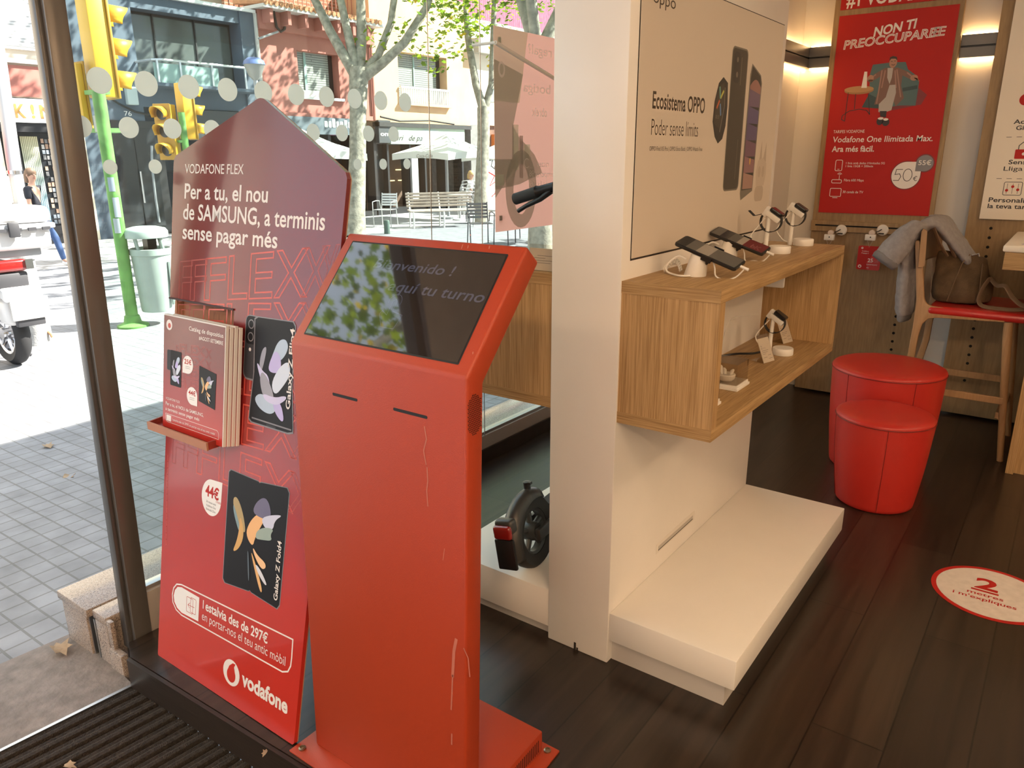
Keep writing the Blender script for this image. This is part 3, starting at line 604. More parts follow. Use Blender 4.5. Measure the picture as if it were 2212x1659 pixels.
p.poly([(2.845, 1.44), (2.835, 1.49), (2.85, 1.53), (2.90, 1.54), (2.94, 1.52), (2.945, 1.48), (2.93, 1.44)], EAR, 3); p.poly(rr(2.838, 1.385, 2.93, 1.44, .02), EAR2, 3); p.disc(2.87, 1.49, .014, EAR2, 4, .02); p.disc(2.91, 1.49, .014, EAR2, 4, .02); p.poly([(2.86, 1.53), (2.875, 1.60), (2.888, 1.53)], EAR2, 2); p.poly([(2.90, 1.53), (2.925, 1.595), (2.935, 1.52)], EAR2, 2)
p.build('printed_earbuds', t)
def shelf(x0, x1, label, inner):
    """oak box hung on the tower; inner = x of the tower side"""
    t = thing('oak_shelf', label, 'shelf', ((x0 + x1) / 2, 2.46, .812), 'oak box shelves on the tower')
    y0, y1, th = 1.846, 3.075, .034
    b = MB(); b.box(x0, x1, y0 + .002, y1, 1.188, 1.222, OAKY, .0012); b.box(x0, x1 - .0005, y0 - .0005, y0 + .0025, 1.188, 1.2215, OAKX); b.build('top_board', parent=t, smooth=30)
    b = MB(); b.box(x0, x1, y0 + .002, y1, .812, .846, OAKY, .0012); b.box(x0, x1 - .0005, y0 - .0005, y0 + .0025, .8125, .846, OAKX); b.build('bottom_board', parent=t, smooth=30)
    b = MB(); b.box(x0, x1, y0 + .001, y0 + th, .846, 1.188, OAKV); b.build('side_board', parent=t)
    b = MB(); b.box(x0, x1, y1 - th, y1, .846, 1.188, OAKV); b.build('side_board', parent=t)
    if inner:
        b = MB(); b.box(-.982, -.9795, y0 + th, y1 - th, .846, 1.188, WP); b.build('back_panel', parent=t)
        b = MB(); b.box(-.95, -.80, 2.70, 2.715, 1.10, 1.188, WPL, .006); b.build('cable_guard', parent=t, smooth=30)
    return t
shelf(-.982, -.699, 'oak box shelf on the right side of the white tower, phones on top', True)
shelf(-1.49, -1.208, 'oak box shelf on the left side of the white tower, behind the red kiosk', False)
def plinth(x0, x1, s, label):
    t = thing('display_plinth', label, 'plinth', ((x0 + x1) / 2, 2.45, 0), 'white low display plinths')
    b = MB(); b.box(x0, x1, 1.845, 3.05, .082 if s > 0 else .042, .180, WP, .003); b.build('top_slab', parent=t, smooth=30)
    b = MB(); b.box(x0 + (.0 if s > 0 else .03), x1 - (.035 if s > 0 else 0), 1.87, 3.0, 0, .083, mat('grey_plinth_base', (.50, .48, .46), .5)); b.build('recessed_base', parent=t); return t
plinth(-.982, -.574, 1, 'low white plinth right of the tower, empty')
plinth(-1.66, -1.208, -1, 'low white plinth left of the tower carrying the scooter')
# ================================================================ red ticket kiosk
KR = mat('kiosk_red_paint', (.37, .042, .013), .42, bump=.11, bscale=520, spec=.5)
t = thing('ticket_kiosk', 'red metal ticket kiosk with a slanted touch screen', 'kiosk', (-1.18, 1.09, 0))
def kx(x, z): return x + .0172 * z
K0, K1 = -1.455, -.923
prof = [(1.062, .004), (1.083, 1.140), (1.281, 1.374), (1.324, 1.336), (1.136, 1.117), (1.116, .004)]
b = MB(); bb = bmesh.new()
L_ = [bb.verts.new((kx(K0, z), y, z)) for y, z in prof]; R_ = [bb.verts.new((kx(K1, z), y, z)) for y, z in prof]
bb.faces.new(L_); bb.faces.new(R_[::-1])
for i in range(6): bb.faces.new((L_[i], R_[i], R_[(i + 1) % 6], L_[(i + 1) % 6]))
bmesh.ops.recalc_face_normals(bb, faces=bb.faces); bmesh.ops.bevel(bb, geom=bb.edges[:], offset=.007, segments=3, affect='EDGES', profile=.5)
b.bm(bb, KR); b.build('body', parent=t, smooth=35)
SO = Vector((0, 1.083, 1.140)); SE = Vector((0, .198, .234)).normalized(); SN = Vector((0, -SE.z, SE.y))
def sp(px, py): q = atp(px, py, SO, SN); return (q.x, (q - SO).dot(SE))
scr = [sp(657.6, 718.7), sp(987.4, 783.8), sp(1094.4, 555.8), sp(767.5, 521.4)]
u0 = (scr[0][0] + scr[3][0]) / 2; u1 = (scr[1][0] + scr[2][0]) / 2; v0 = (scr[0][1] + scr[1][1]) / 2; v1 = (scr[2][1] + scr[3][1]) / 2
p = Print(SO, (1, 0, 0), SE, SN, .0006)
p.poly(rr(u0 - .004, v0 - .004, u1 + .004, v1 + .004, .003), mat('screen_gasket', (.01, .008, .008), .5), 1); p.build('gasket', t)
p = Print(SO, (1, 0, 0), SE, SN, .0006)
p.rect(u0, v0, u1, v1, mat('dark_touch_glass', (.018, .013, .012), .03, spec=.9, coat=1), 2); p.build('screen', t)
p = Print(SO, (1, 0, 0), SE, SN, .00045)
SCT = mat('dim_screen_lettering', (.03, .03, .045), .03, emit=(.30, .32, .45), es=.13, spec=.9, coat=1)
tw = u1 - u0
p.text('Bienvenido !', u0 + .23 * tw, v1 - .062, .024, SCT, .24, .01, 3, shear=.15); p.text('aquí tu turno', u0 + .40 * tw, v1 - .115, .026, SCT, .27, .01, 3, shear=.15)
hx, hy = u0 + .50 * tw, v1 - .17
p.line([(hx - .012, hy + .03), (hx - .012, hy - .005), (hx - .03, hy + .004), (hx - .034, hy - .004), (hx - .012, hy - .035), (hx + .025, hy - .035), (hx + .032, hy + .0), (hx, hy + .006), (hx, hy + .03), (hx - .006, hy + .036), (hx - .012, hy + .03)], .0014, SCT, 3)
p.line([(hx - .006 + .018 * math.cos(R(a)), hy + .03 + .018 * math.sin(R(a))) for a in range(-20, 201, 20)], .0014, SCT, 3); p.build('screen_text', t)
fy = lambda z: 1.062 + .0185 * z
FN = Vector((0, -1, .0185)).normalized()
b = MB()
for (xa, xb, z) in ((-1.297, -1.216, 1.037), (-1.106, -1.009, 1.0385)):
    b.prism([(x, fy(z) - .0006, z + q) for x, q in rr(xa, -.0035, xb, .0035, .003)], (0, .0004, 0), mat('slot_black', (.006, .005, .005), .6))
b.build('paper_slot', parent=t)
b = MB()
for i in range(9):
    for j in range(21):
        y = 1.086 + (i + (j % 2) * .5) * .0046; z = 1.018 + j * .0041
        if abs(i - 4) + max(0, abs(j - 10) - 5) > 6.2: continue
        b.lathe([(.0016, 0), (.0016, .0004)], (kx(K1, z) + .0003, y, z), 6, mat('grille_hole', (.03, .003, .002), .8), 'x')
b.build('speaker_grille', parent=t)
# foot plate, rear vented box
b = MB(); b.prism([(-1.495, 1.004, 0), (-.880, 1.004, 0), (-.899, 1.434, 0), (-1.495, 1.434, 0)], (0, 0, .006), KR, .0015); b.build('foot_plate', parent=t, smooth=30)
b = MB(); b.prism([(-1.43, 1.117, .006), (-.925, 1.117, .006), (-.935, 1.405, .006), (-1.43, 1.405, .006)], (0, 0, .066), KR, .005); b.build('rear_box', parent=t, smooth=35)
b = MB()
for i in range(30): y = 1.135 + i * .0085; b.box(-.9262 - (y - 1.117) * .035, -.9245 - (y - 1.117) * .035, y, y + .0035, .018, .056, mat('grille_hole', (.03, .003, .002), .8))
b.build('vent_slots', parent=t)
for (x, y) in ((-1.47, 1.028), (-.925, 1.425 - .012)):
    b = MB(); b.lathe([(.0, .006), (.010, .006), (.010, .010), (.006, .012), (.005, .008), (0, .008)], (x, y, 0), 16, mat('bolt_bronze', (.35, .28, .2), .35, 1)); b.build('bolt', parent=t, smooth=30)
# paint runs and scuffs on the front
SC = mat('pale_paint_run', (.44, .13, .085), .6)
p = Print((0, 0, 0), (1, 0, 0), (0, .0185, 1), (0, -1, 0)); p.o = Vector((0, 1.0615, 0))
def run(pts, w): p.line([(ony.x, ony.z) for ony in (at(a, c, 1, 1.075) for a, c in pts)], w, SC, 1)
run(((913, 922), (918, 950), (912, 975), (918, 1005)), .003); run(((920, 1010), (922, 1040), (920, 1060), (923, 1095)), .003); run(((960, 1185), (957, 1210)), .002)
run(((988, 1378), (983, 1405), (981, 1460)), .008); run(((981, 1455), (980, 1500), (979, 1530)), .004); run(((981, 1580), (981, 1604)), .004); run(((1004, 1398), (1014, 1420), (1018, 1460)), .003)
run(((1008, 508), (1006, 509)), .002)
p.build('paint_runs', t)
p = Print(SO, (1, 0, 0), SE, SN, .0004)
for (px, py, l) in ((1000, 528, 9), (1012, 530, 6), (1058, 531, 6), (1010, 541, 9), (1046, 545, 6), (1022, 760, 4)): a = sp(px, py); p.line([a, (a[0] + .002, a[1] - l * .0013)], .003, SC, 1)
p.build('scuffs', t)
# ================================================================ leaning totem board
AL = R(10.4); TO = Vector((-2.186, 1.022, 0)); TE = Vector((0, math.sin(AL), math.cos(AL))); TN = Vector((0, -math.cos(AL), math.sin(AL)))
t = thing('totem_board', 'tall red house-shaped cardboard totem leaning back beside the kiosk', 'advertising board', (-1.845, 1.15, 0))
TM = ramp_mat('totem_red_print', [(0, (.52, .035, .022)), (.22, (.46, .028, .02)), (.42, (.33, .022, .02)), (.62, (.20, .018, .018)), (1, (.135, .016, .017))], 2, 0, 1.70, .22, .35)
CARD = mat('raw_cardboard', (.40, .24, .16), .8)
def T3(u, v, l=0): return TO + Vector((u, 0, 0)) + TE * v + TN * l
def arc_apex():
    P = []
    for i in range(7):
        a = R(122 - i * (64 / 6)); P.append((.385 + .05 * math.cos(a), 1.678 + .05 * math.sin(a)))
    return P
out = [(0, .004), (.004, 0), (.680, .004), (.686, .01), (.742, 1.50), (.742, 1.525), (.735, 1.54)] + arc_apex()[::-1] + [(-.005, 1.582), (-.014, 1.57), (-.016, 1.555), (-.008, 1.163), (.318, 1.163), (.322, .79), (-.002, .79)]
b = MB(); b.prism([T3(u, v) for u, v in out], -TN * .012, TM); o = b.build('board', parent=t, smooth=False)
b = MB(); b.prism([T3(u, v, -.0125) for u, v in out], -TN * .003, CARD); b.build('cardboard_back', parent=t, smooth=False)
b = MB(); b.prism([T3(u, v, .0) for u, v in ((-.008, 1.158), (.318, 1.158), (.318, 1.163), (-.008, 1.163))], TN * .004, mat('dark_cut_edge', (.06, .03, .03), .7)); b.build('cut_edge', parent=t)
# folded back easel so that the board stands up
b = MB(); b.prism([T3(.12, 1.25, -.016), T3(.60, 1.25, -.016), (-1.63, 1.62, 0), (-2.0, 1.62, 0)], (0, .006, 0), CARD); b.build('easel', parent=t)
p = Print(TO, (1, 0, 0), TE, TN, .00012)
TW = mat('totem_white_lettering', (.78, .72, .68), .3); PINK = mat('totem_outline_red', (.62, .085, .06), .3); PINK2 = mat('totem_faint_outline', (.44, .065, .05), .3); PINK3 = mat('totem_fainter_outline', (.33, .045, .04), .3)
p.text('VODAFONE FLEX', .046, 1.531, .026, TW, .283, .004, 3); p.text('Per a tu, el nou', .049, 1.459, .042, TW, .392, .016, 3); p.text('de SAMSUNG, a terminis', .046, 1.399, .044, TW, .628, .014, 3, rise=-.001); p.text('sense pagar més', .047, 1.342, .042, TW, .445, .016, 3)
p.cut('lettering', t)
def flexrow(v, hl, hr, rise, full=True):
    """one outlined FLEX with its fading echoes"""
    X = [('F', .172, .098, PINK, .0042), ('L', .285, .088, PINK, .0042), ('E', .383, .098, PINK, .0042), ('X', .490, .130, PINK, .0042), ('F', .100, .078, PINK2, .003), ('F', .040, .065, PINK3, .0022), ('X', .600, .10, PINK2, .003), ('X', .668, .065, PINK3, .0022)]
    for ch, u, w, m, lw in X:
        s_ = (u - .04) / .6; h = hl + (hr - hl) * s_
        p.text(ch, u, v + rise * s_, h, m, w, .0, 2, outline=lw, rise=rise * w / .6, shear=0)
flexrow(1.155, .118, .125, .075); flexrow(1.03, .115, .125, .06)
for v_, r_ in ((.905, .045), (.775, .025)):
    flexrow(v_, .11, .115, r_)
flexrow(.655, .115, .11, -.005)
p.cut('outlined_lettering', t)
# the foldable phones printed on the board
P1 = mat('print_phone_black', (.012, .012, .014), .4, spec=.2); P1E = mat('print_phone_rim', (.20, .19, .21), .25); P1B = mat('print_phone_slate', (.035, .035, .042), .4, spec=.25)
p.poly(rr(.374, .975, .50, 1.155, .02), P1E, 5); p.poly(rr(.377, .980, .50, 1.152, .018), P1B, 6); p.poly(rr(.377, 1.075, .425, 1.152, .014), P1, 7)
for v_ in (1.13, 1.095): p.disc(.40, v_, .013, P1E, 8); p.disc(.40, v_, .010, P1, 9)
p.disc(.400, 1.06, .005, TW, 8)
body = [(.417, 1.145), (.43, 1.152), (.575, 1.156), (.585, 1.145), (.585, 1.0), (.60, .88), (.60, .868), (.58, .862), (.425, .862), (.413, .87), (.415, .90), (.425, 1.0)]
p.poly([(u + (.004 if u > .5 else -.004), v + (.003 if v > 1 else -.004)) for u, v in body], P1E, 9); p.poly(body, P1, 10); p.line([(.425, .873), (.595, .872)], .004, P1E, 11); p.rect(.49, .862, .53, .868, P1B, 11)
FLW = [((.445, 1.03), (.455, 1.07), (.475, 1.08), (.465, 1.03), (.455, 1.005), (.45, 1.01)), ((.50, 1.06), (.52, 1.10), (.55, 1.11), (.565, 1.09), (.55, 1.06), (.52, 1.04), (.49, 1.035)), ((.49, 1.04), (.51, 1.075), (.535, 1.06), (.54, 1.02), (.51, 1.01), (.485, 1.015)), ((.43, 1.035), (.46, 1.01), (.49, 1.0), (.50, .955), (.48, .95), (.455, .985)), ((.50, .98), (.53, 1.03), (.57, 1.055), (.58, 1.02), (.555, .985), (.52, .95)), ((.45, .99), (.46, 1.01), (.49, .99), (.52, .945), (.505, .915), (.465, .945)), ((.43, .93), (.46, .95), (.51, .935), (.53, .91), (.50, .895), (.455, .905)), ((.51, .935), (.545, .94), (.565, .895), (.555, .885), (.525, .905)), ((.465, .95), (.52, .945), (.565, .96), (.57, .95), (.53, .925), (.48, .93))]
for i_, f_ in enumerate(FLW): p.poly(curvy(list(f_)), mat('petal_%d' % (i_ % 5), [(.30, .30, .36), (.42, .52, .66), (.48, .42, .74), (.58, .55, .78), (.62, .68, .80)][i_ % 5], .3), 11 + i_)
p.text('Galaxy Z Flip4', .586, .925, .017, TW, .215, .02, 22, ang=math.pi / 2)
p.cut('printed_phone', t)
fold = [(.334, .695), (.342, .703), (.470, .700), (.475, .697), (.480, .700), (.592, .712), (.602, .70), (.590, .380), (.580, .366), (.465, .374), (.458, .378), (.452, .374), (.340, .362), (.330, .372)]
p.poly([((u - .465) * 1.022 + .465, (v - .537) * 1.014 + .537) for u, v in fold], P1E, 5); p.poly(fold, P1, 6)
WING = [((.355, .62), (.375, .635), (.405, .60), (.425, .545), (.415, .535), (.38, .56)), ((.36, .61), (.365, .58), (.395, .53), (.40, .545), (.375, .59)), ((.395, .585), (.415, .55), (.415, .515), (.395, .48), (.368, .465), (.385, .50), (.395, .54)), ((.425, .535), (.44, .575), (.475, .61), (.525, .63), (.50, .59), (.47, .54), (.46, .505)), ((.45, .605), (.465, .64), (.50, .665), (.525, .65), (.535, .61), (.50, .60)), ((.49, .60), (.53, .62), (.585, .635), (.55, .61), (.545, .58), (.51, .575)), ((.475, .56), (.51, .58), (.55, .585), (.535, .565), (.545, .55), (.50, .54), (.47, .535)), ((.46, .51), (.485, .49), (.52, .48), (.525, .465), (.505, .455), (.47, .485)), ((.45, .50), (.475, .47), (.515, .40), (.51, .385), (.49, .415)), ((.475, .465), (.50, .455), (.535, .42), (.525, .415), (.49, .44)), ((.438, .49), (.445, .49), (.455, .41), (.45, .40))]
WC = [(.42, .31, .14), (.20, .30, .33), (.62, .36, .12), (.80, .45, .20), (.14, .13, .22), (.55, .57, .72), (.30, .38, .34), (.85, .52, .28), (.75, .42, .17), (.66, .66, .72), (.10, .13, .16)]
for i_, f_ in enumerate(WING): p.poly(curvy(list(f_)), mat('wing_%d' % i_, WC[i_], .3), 7 + i_)
p.text('Galaxy Z Fold4', .582, .388, .016, TW, .172, .02, 20, ang=math.pi / 2 - .02)
p.cut('printed_phone', t)
# price bubble, boxed offer and brand mark
p.poly([(.253 + .049 * math.cos(R(a)), .597 + .055 * math.sin(R(a))) for a in range(90, 361, 10)] + [(.304, .655)], mat('bubble_white', (.82, .78, .75), .35), 5)
p.text('44€', .222, .598, .032, RED, .068, .03, 6); p.text('/mes', .276, .588, .009, RED, None, 0, 6)
for k_, s_ in enumerate(('36 mesos amb', 'Vodafone One', 'Ilimitada Dúo')): p.text(s_, .253, .578 - k_ * .0115, .0068, INK, .048, 0, 6, 'c')
p.cut('price_bubble', t)
bx = [(.655, .303)] + [(.655, .25), (.653, .225), (.643, .205), (.62, .195)] + [(.125, .183), (.095, .190), (.075, .208), (.070, .232), (.076, .256), (.092, .274), (.118, .281)]
p.loop(bx, .0045, TW, 5)
p.poly([(.216, .272), (.216, .195), (.125, .191), (.10, .198), (.083, .213), (.078, .232), (.084, .252), (.098, .267), (.12, .273)], mat('bubble_white', (.82, .78, .75), .35), 6)
p.loop(rr(.150, .206, .184, .254, .004), .0016, RED, 7); p.loop(rr(.172, .210, .200, .258, .004), .0016, RED, 7); p.line([(.193, .231), (.158, .229)], .0016, RED, 8); p.line([(.168, .238), (.158, .229), (.168, .221)], .0016, RED, 8)
p.text('I', .236, .244, .028, TW, .004, -.01, 6); p.text('estalvia des de 297€', .250, .244, .029, TW, .300, .02, 6, rise=.006); p.text('en portar-nos el teu antic mòbil', .234, .208, .027, TW, .396, -.004, 6, rise=.008)
p.cut('boxed_offer', t)
p.disc(.393, .099, .040, TW, 6)
p.poly([(.393 + .021 * math.cos(R(a)), .092 + .023 * math.sin(R(a))) for a in range(-220, 41, 15)] + [(.405, .12), (.411, .132), (.398, .131), (.382, .118)], mat('brand_red', (.50, .032, .021), .25), 8)
p.text('vodafone', .444, .083, .043, TW, .208, .035, 6)
p.cut('brand_mark', t)
for k_ in range(70): v_ = .672 - k_ * .0042; p.rect(.0125 + (.672 - v_) * .035, v_, .0155 + (.672 - v_) * .035, v_ + .003 * (1 if k_ % 5 else .3), PINK, 4)
p.build('small_print', t)
# orange cardboard recess and tray
REC = mat('recess_card', (.42, .20, .12), .8)
b = MB(); b.prism([T3(u, v, -.04) for u, v in ((-.01, .77), (.335, .77), (.335, 1.18), (-.01, 1.18))], -TN * .004, REC)
for q in (((-.006, .79), (.004, .79), (.004, 1.163), (-.006, 1.163)), ((.316, .79), (.324, .79), (.324, 1.163), (.316, 1.163))): b.prism([T3(u, v, -.016) for u, v in q], -TN * .028, REC)
b.build('recess', parent=t)
TRAY = mat('tray_red_card', (.25, .03, .02), .5); TRAYE = mat('tray_edge_card', (.42, .19, .115), .7)
b = MB(); b.prism([(-2.155, 1.090, .772), (-1.852, 1.090, .772), (-1.852, 1.175, .772), (-2.175, 1.175, .772)], (0, 0, .004), TRAY)
b.prism([(-2.158, 1.086, .768), (-1.850, 1.086, .768), (-1.850, 1.0915, .768), (-2.158, 1.0915, .768)], (0, 0, .024), TRAYE)
b.prism([(-2.158, 1.0915, .770), (-2.152, 1.0915, .770), (-2.172, 1.175, .770), (-2.178, 1.175, .770)], (0, 0, .022), TRAY); b.prism([(-1.855, 1.0915, .770), (-1.849, 1.0915, .770), (-1.849, 1.175, .770), (-1.855, 1.175, .770)], (0, 0, .022), TRAY)
b.build('tray', parent=t)
# catalogues in the tray
PAGE = mat('catalogue_pages', (.74, .70, .66), .6)
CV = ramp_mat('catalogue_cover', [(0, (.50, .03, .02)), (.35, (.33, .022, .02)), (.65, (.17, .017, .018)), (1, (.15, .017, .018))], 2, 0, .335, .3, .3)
CO = Vector((-2.122, 1.115, .778)); CE = Vector((.0, math.sin(R(9)), math.cos(R(9)))); CN = Vector((0, -CE.z, CE.y))
for k in range(4):
    off = -CN * (.0115 * k) + Vector((.004 * k, 0, 0)); w, h = .305, .338 - .004 * (k % 2); o0 = CO + off
    c = thing('catalogue', ['foremost red device catalogue in the totem tray, cover fully visible', 'second catalogue from the front in the totem tray', 'third catalogue from the front in the totem tray', 'rearmost catalogue in the totem tray'][k], 'catalogue', o0, 'catalogues in the totem tray')
    b = MB()
    b.prism([o0 + Vector((u, 0, 0)) + CE * v for u, v in ((0, .0), (w, 0), (w, h), (0, h))], -CN * .009, PAGE); b.build('pages', parent=c)
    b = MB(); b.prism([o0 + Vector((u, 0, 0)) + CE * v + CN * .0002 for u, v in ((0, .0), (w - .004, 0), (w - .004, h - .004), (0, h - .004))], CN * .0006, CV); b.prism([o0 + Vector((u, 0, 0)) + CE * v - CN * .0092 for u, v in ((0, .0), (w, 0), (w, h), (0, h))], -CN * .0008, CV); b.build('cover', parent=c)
    if k: continue
    p = Print(o0 + CN * .0009, (1, 0, 0), CE, CN, .00012)
    p.disc(.028, .308, .0155, TW, 1); p.disc(.029, .306, .0075, mat('brand_red', (.50, .032, .021), .25), 2)
    p.text('Catàleg de dispositius', .295, .305, .0115, TW, .165, .01, 2, 'r'); p.text('#AGOST-SETEMBRE', .295, .285, .010, TW, .115, .01, 2, 'r')
    p.cut('title', c)
    for i_ in range(4): p.text('FLEX', .085, .232 - i_ * .034, .028, PINK2, .125, 0, 1, outline=.0012, rise=.008); p.text('F', .066, .230 - i_ * .034, .024, PINK3, None, 0, 1, outline=.001); p.text('X', .215, .238 - i_ * .034, .026, PINK3, None, 0, 1, outline=.001)
    p.cut('outlined_lettering', c)
    p.poly(rr(.02, .175, .07, .235, .005), P1B, 3); p.poly(rr(.038, .132, .095, .236, .004), P1, 4)
    for i_, f_ in enumerate(FLW): p.poly(curvy([(.038 + (u - .41) * .32, .132 + (v - .862) * .36) for u, v in f_]), mat('petal_%d' % (i_ % 5), (0, 0, 0)), 5 + i_)
    p.cut('printed_phone', c)
    p.poly([(.185, .11), (.265, .098), (.268, .20), (.185, .212)], P1, 4)
    for i_, f_ in enumerate(WING): p.poly(curvy([(.186 + (u - .33) * .29, .105 + (v - .37) * .29) for u, v in f_]), mat('wing_%d' % i_, (0, 0, 0)), 5 + i_)
    p.cut('printed_phone', c)
    for (cx_, cz_, s_, d_) in ((.128, .205, '25€', 1), (.152, .118, '44€', -1)):
        p.poly([(cx_ + .0265 * math.cos(R(a)), cz_ + .026 * math.sin(R(a))) for a in (range(-90, 181, 12) if d_ > 0 else range(0, 271, 12))] + [(cx_ - d_ * .0265, cz_ - .026)], mat('bubble_white', (0, 0, 0)), 5)
        p.text(s_, cx_, cz_ + .002, .013, RED, .036, .02, 6, 'c'); p.rect(cx_ - .012, cz_ - .006, cx_ + .012, cz_ - .005, GREYT, 6); p.rect(cx_ - .012, cz_ - .011, cx_ + .012, cz_ - .010, GREYT, 6)
    p.cut('price_bubbles', c)
    p.text('VODAFONE FLEX', .015, .085, .007, TW, .075, 0, 2); p.text('Per a tu, el NOU de SAMSUNG,', .015, .068, .0095, TW, .195, .01, 2); p.text('a terminis sense pagar més', .015, .052, .0095, TW, .175, .01, 2)
    p.loop(rr(.015, .018, .285, .042, (.012, .0, .012, .0)), .0012, TW, 2); p.rect(.02, .021, .045, .039, TW, 2); p.text('I estalvia des de 297€ en portar-nos el teu antic mòbil', .052, .027, .006, TW, .215, 0, 3)
    p.build('lettering', c)
# ================================================================ devices on the shelves
def xform(mb, M, k0=0):
    mb.v = mb.v[:k0] + [tuple(M @ Vector(v)) for v in mb.v[k0:]]; return mb
ZS = 1.2222
SCRG = mat('phone_screen_grey', (.10, .095, .085), .3); SCRD = mat('phone_screen_dark', (.03, .03, .03), .15); SCRL = mat('phone_screen_pale', (.30, .27, .23), .3); SCRR = mat('phone_screen_maroon', (.13, .014, .016), .25)
def phone_stand(lab, c, tilt, L, maroon, grp):
    cx, cy, cz = c
    t = thing('phone_stand', 'white cone-shaped security stand under the ' + lab, 'stand', (cx - .03, cy - .01, ZS), 'white phone security stands')
    b = MB(); rings = []
    n = 24; vs = []; fs = []
    for k, (r, h, ox, tl) in enumerate(((.031, 0, 0, 0), (.0315, .003, 0, 0), (.0255, .045, .008, -.15), (.0235, .058, .012, -.34), (.020, .060, .012, -.34))):
        for i in range(n):
            a = 2 * math.pi * i / n; x, y = r * math.cos(a), r * math.sin(a); vs.append((cx - .034 + ox + x, cy - .012 + y, ZS + h + tl * x))
    for k in range(4):
        for i in range(n): fs.append([k * n + i, k * n + (i + 1) % n, (k + 1) * n + (i + 1) % n, (k + 1) * n + i])
    fs.append([4 * n + i for i in range(n)]); fs.append(list(range(n))[::-1]); b.add(vs, fs); b.build('base', WPL, t, smooth=40)
    b = MB(); pts = []
    for i in range(110):
        a = i * .62; s = i / 109; ax = Vector((cx - .075 - .05 * s, cy - .02 + .02 * math.sin(s * 3.1), ZS + .012 + .022 * math.sin(s * 3.14))); pts.append(ax + Vector((0, math.cos(a), math.sin(a))) * .0075)
    b.tube(pts, .0018, 5); b.tube([(cx - .06, cy - .02, ZS + .045), (cx - .085, cy - .022, ZS + .052), (cx - .11, cy - .03, ZS + .03), (cx - .115, cy - .03, ZS + .012), (cx - .10, cy - .035, ZS + .004), (cx - .06, cy - .06, ZS + .0035), (cx - .035, cy - .045, ZS + .0035)], .003, 6, flow=6)
    b.build('coiled_cable', WPL, t, smooth=True)
    b = MB(); ux, uz = math.cos(tilt), -math.sin(tilt); lo = Vector((cx + ux * L / 2, cy, cz + uz * L / 2))
    b.tube([lo + Vector((ux * .0, 0, uz * .0)), lo + Vector((ux * .024, 0, uz * .024))], .0042, 8); b.tube([lo + Vector((.01, 0, -.008)), lo + Vector((-.01, -.004, -.03)), lo + Vector((-.035, -.012, -.038 if not maroon else -.03)), lo + Vector((-.06, -.02, -.03)), lo + Vector((-.066, -.02, -.005)), lo + Vector((-.08, -.01, .02))], .0022, 6, flow=6)
    b.build('charging_plug', WPL, t, smooth=True)
    M = Matrix.Translation(c) @ Matrix.Rotation(tilt, 4, 'Y') @ Matrix.Rotation(R(13), 4, 'X')
    p = thing('smartphone', lab, 'phone', c, grp)
    b = MB(); W_ = .073
    b.prism([(u, v, -.0045) for u, v in rr(-L / 2, -W_ / 2, L / 2, W_ / 2, .010)], (0, 0, .009), mat('phone_body_black', (.014, .013, .013), .25), .0022); xform(b, M); b.build('body', parent=p, smooth=40)
    q = Print(M @ Vector((0, 0, .0047)), M.to_3x3() @ Vector((1, 0, 0)), M.to_3x3() @ Vector((0, 1, 0)), M.to_3x3() @ Vector((0, 0, 1)), .0002)
    q.poly(rr(-L / 2 + .003, -W_ / 2 + .003, L / 2 - .003, W_ / 2 - .003, .008), SCRD, 1)
    bands = ((-.09, -.062, SCRD), (-.062, -.03, SCRG), (-.03, .01, SCRL if not maroon else SCRG), (.01, .09, SCRG)) if not maroon else ((-.09, -.06, SCRG), (-.06, -.03, SCRD), (-.03, .0, SCRG), (.0, .022, SCRL), (.022, .09, SCRR))
    for a, c_, m in bands: q.rect(a, -W_ / 2 + .005, c_, W_ / 2 - .005, m, 2)
    if maroon: q.text('bK', .045, -.022, .025, mat('phone_pink_reflection', (.30, .10, .10), .4), .03, 0, 3, outline=.0012, ang=math.pi / 2 * 0)  # reflection of the outlined FLEX lettering, painted on the screen as pink strokes
    q.build('screen', p)
    b = MB(); b.box(-.004, .022, -W_ / 2 - .003, W_ / 2 + .003, -.009, -.005, BLACK); b.box(-.006, .024, -W_ / 2 - .004, -W_ / 2 - .001, -.009, .006, BLACK); b.box(-.006, .024, W_ / 2 + .001, W_ / 2 + .004, -.009, .006, BLACK); b.lathe([(.009, -.006), (.009, .006)], (.006, -.02, -.016), 14, BLACK, 'y'); xform(b, M); b.build('bracket', parent=t)
phone_stand('nearer black smartphone tilted on the oak shelf, grey screen', (-.822, 2.058, 1.287), R(18.5), .192, False, 'smartphones on the oak shelf')
phone_stand('farther black smartphone tilted on the oak shelf, maroon screen', (-.884, 2.462, 1.281), R(18), .192, True, 'smartphones on the oak shelf')
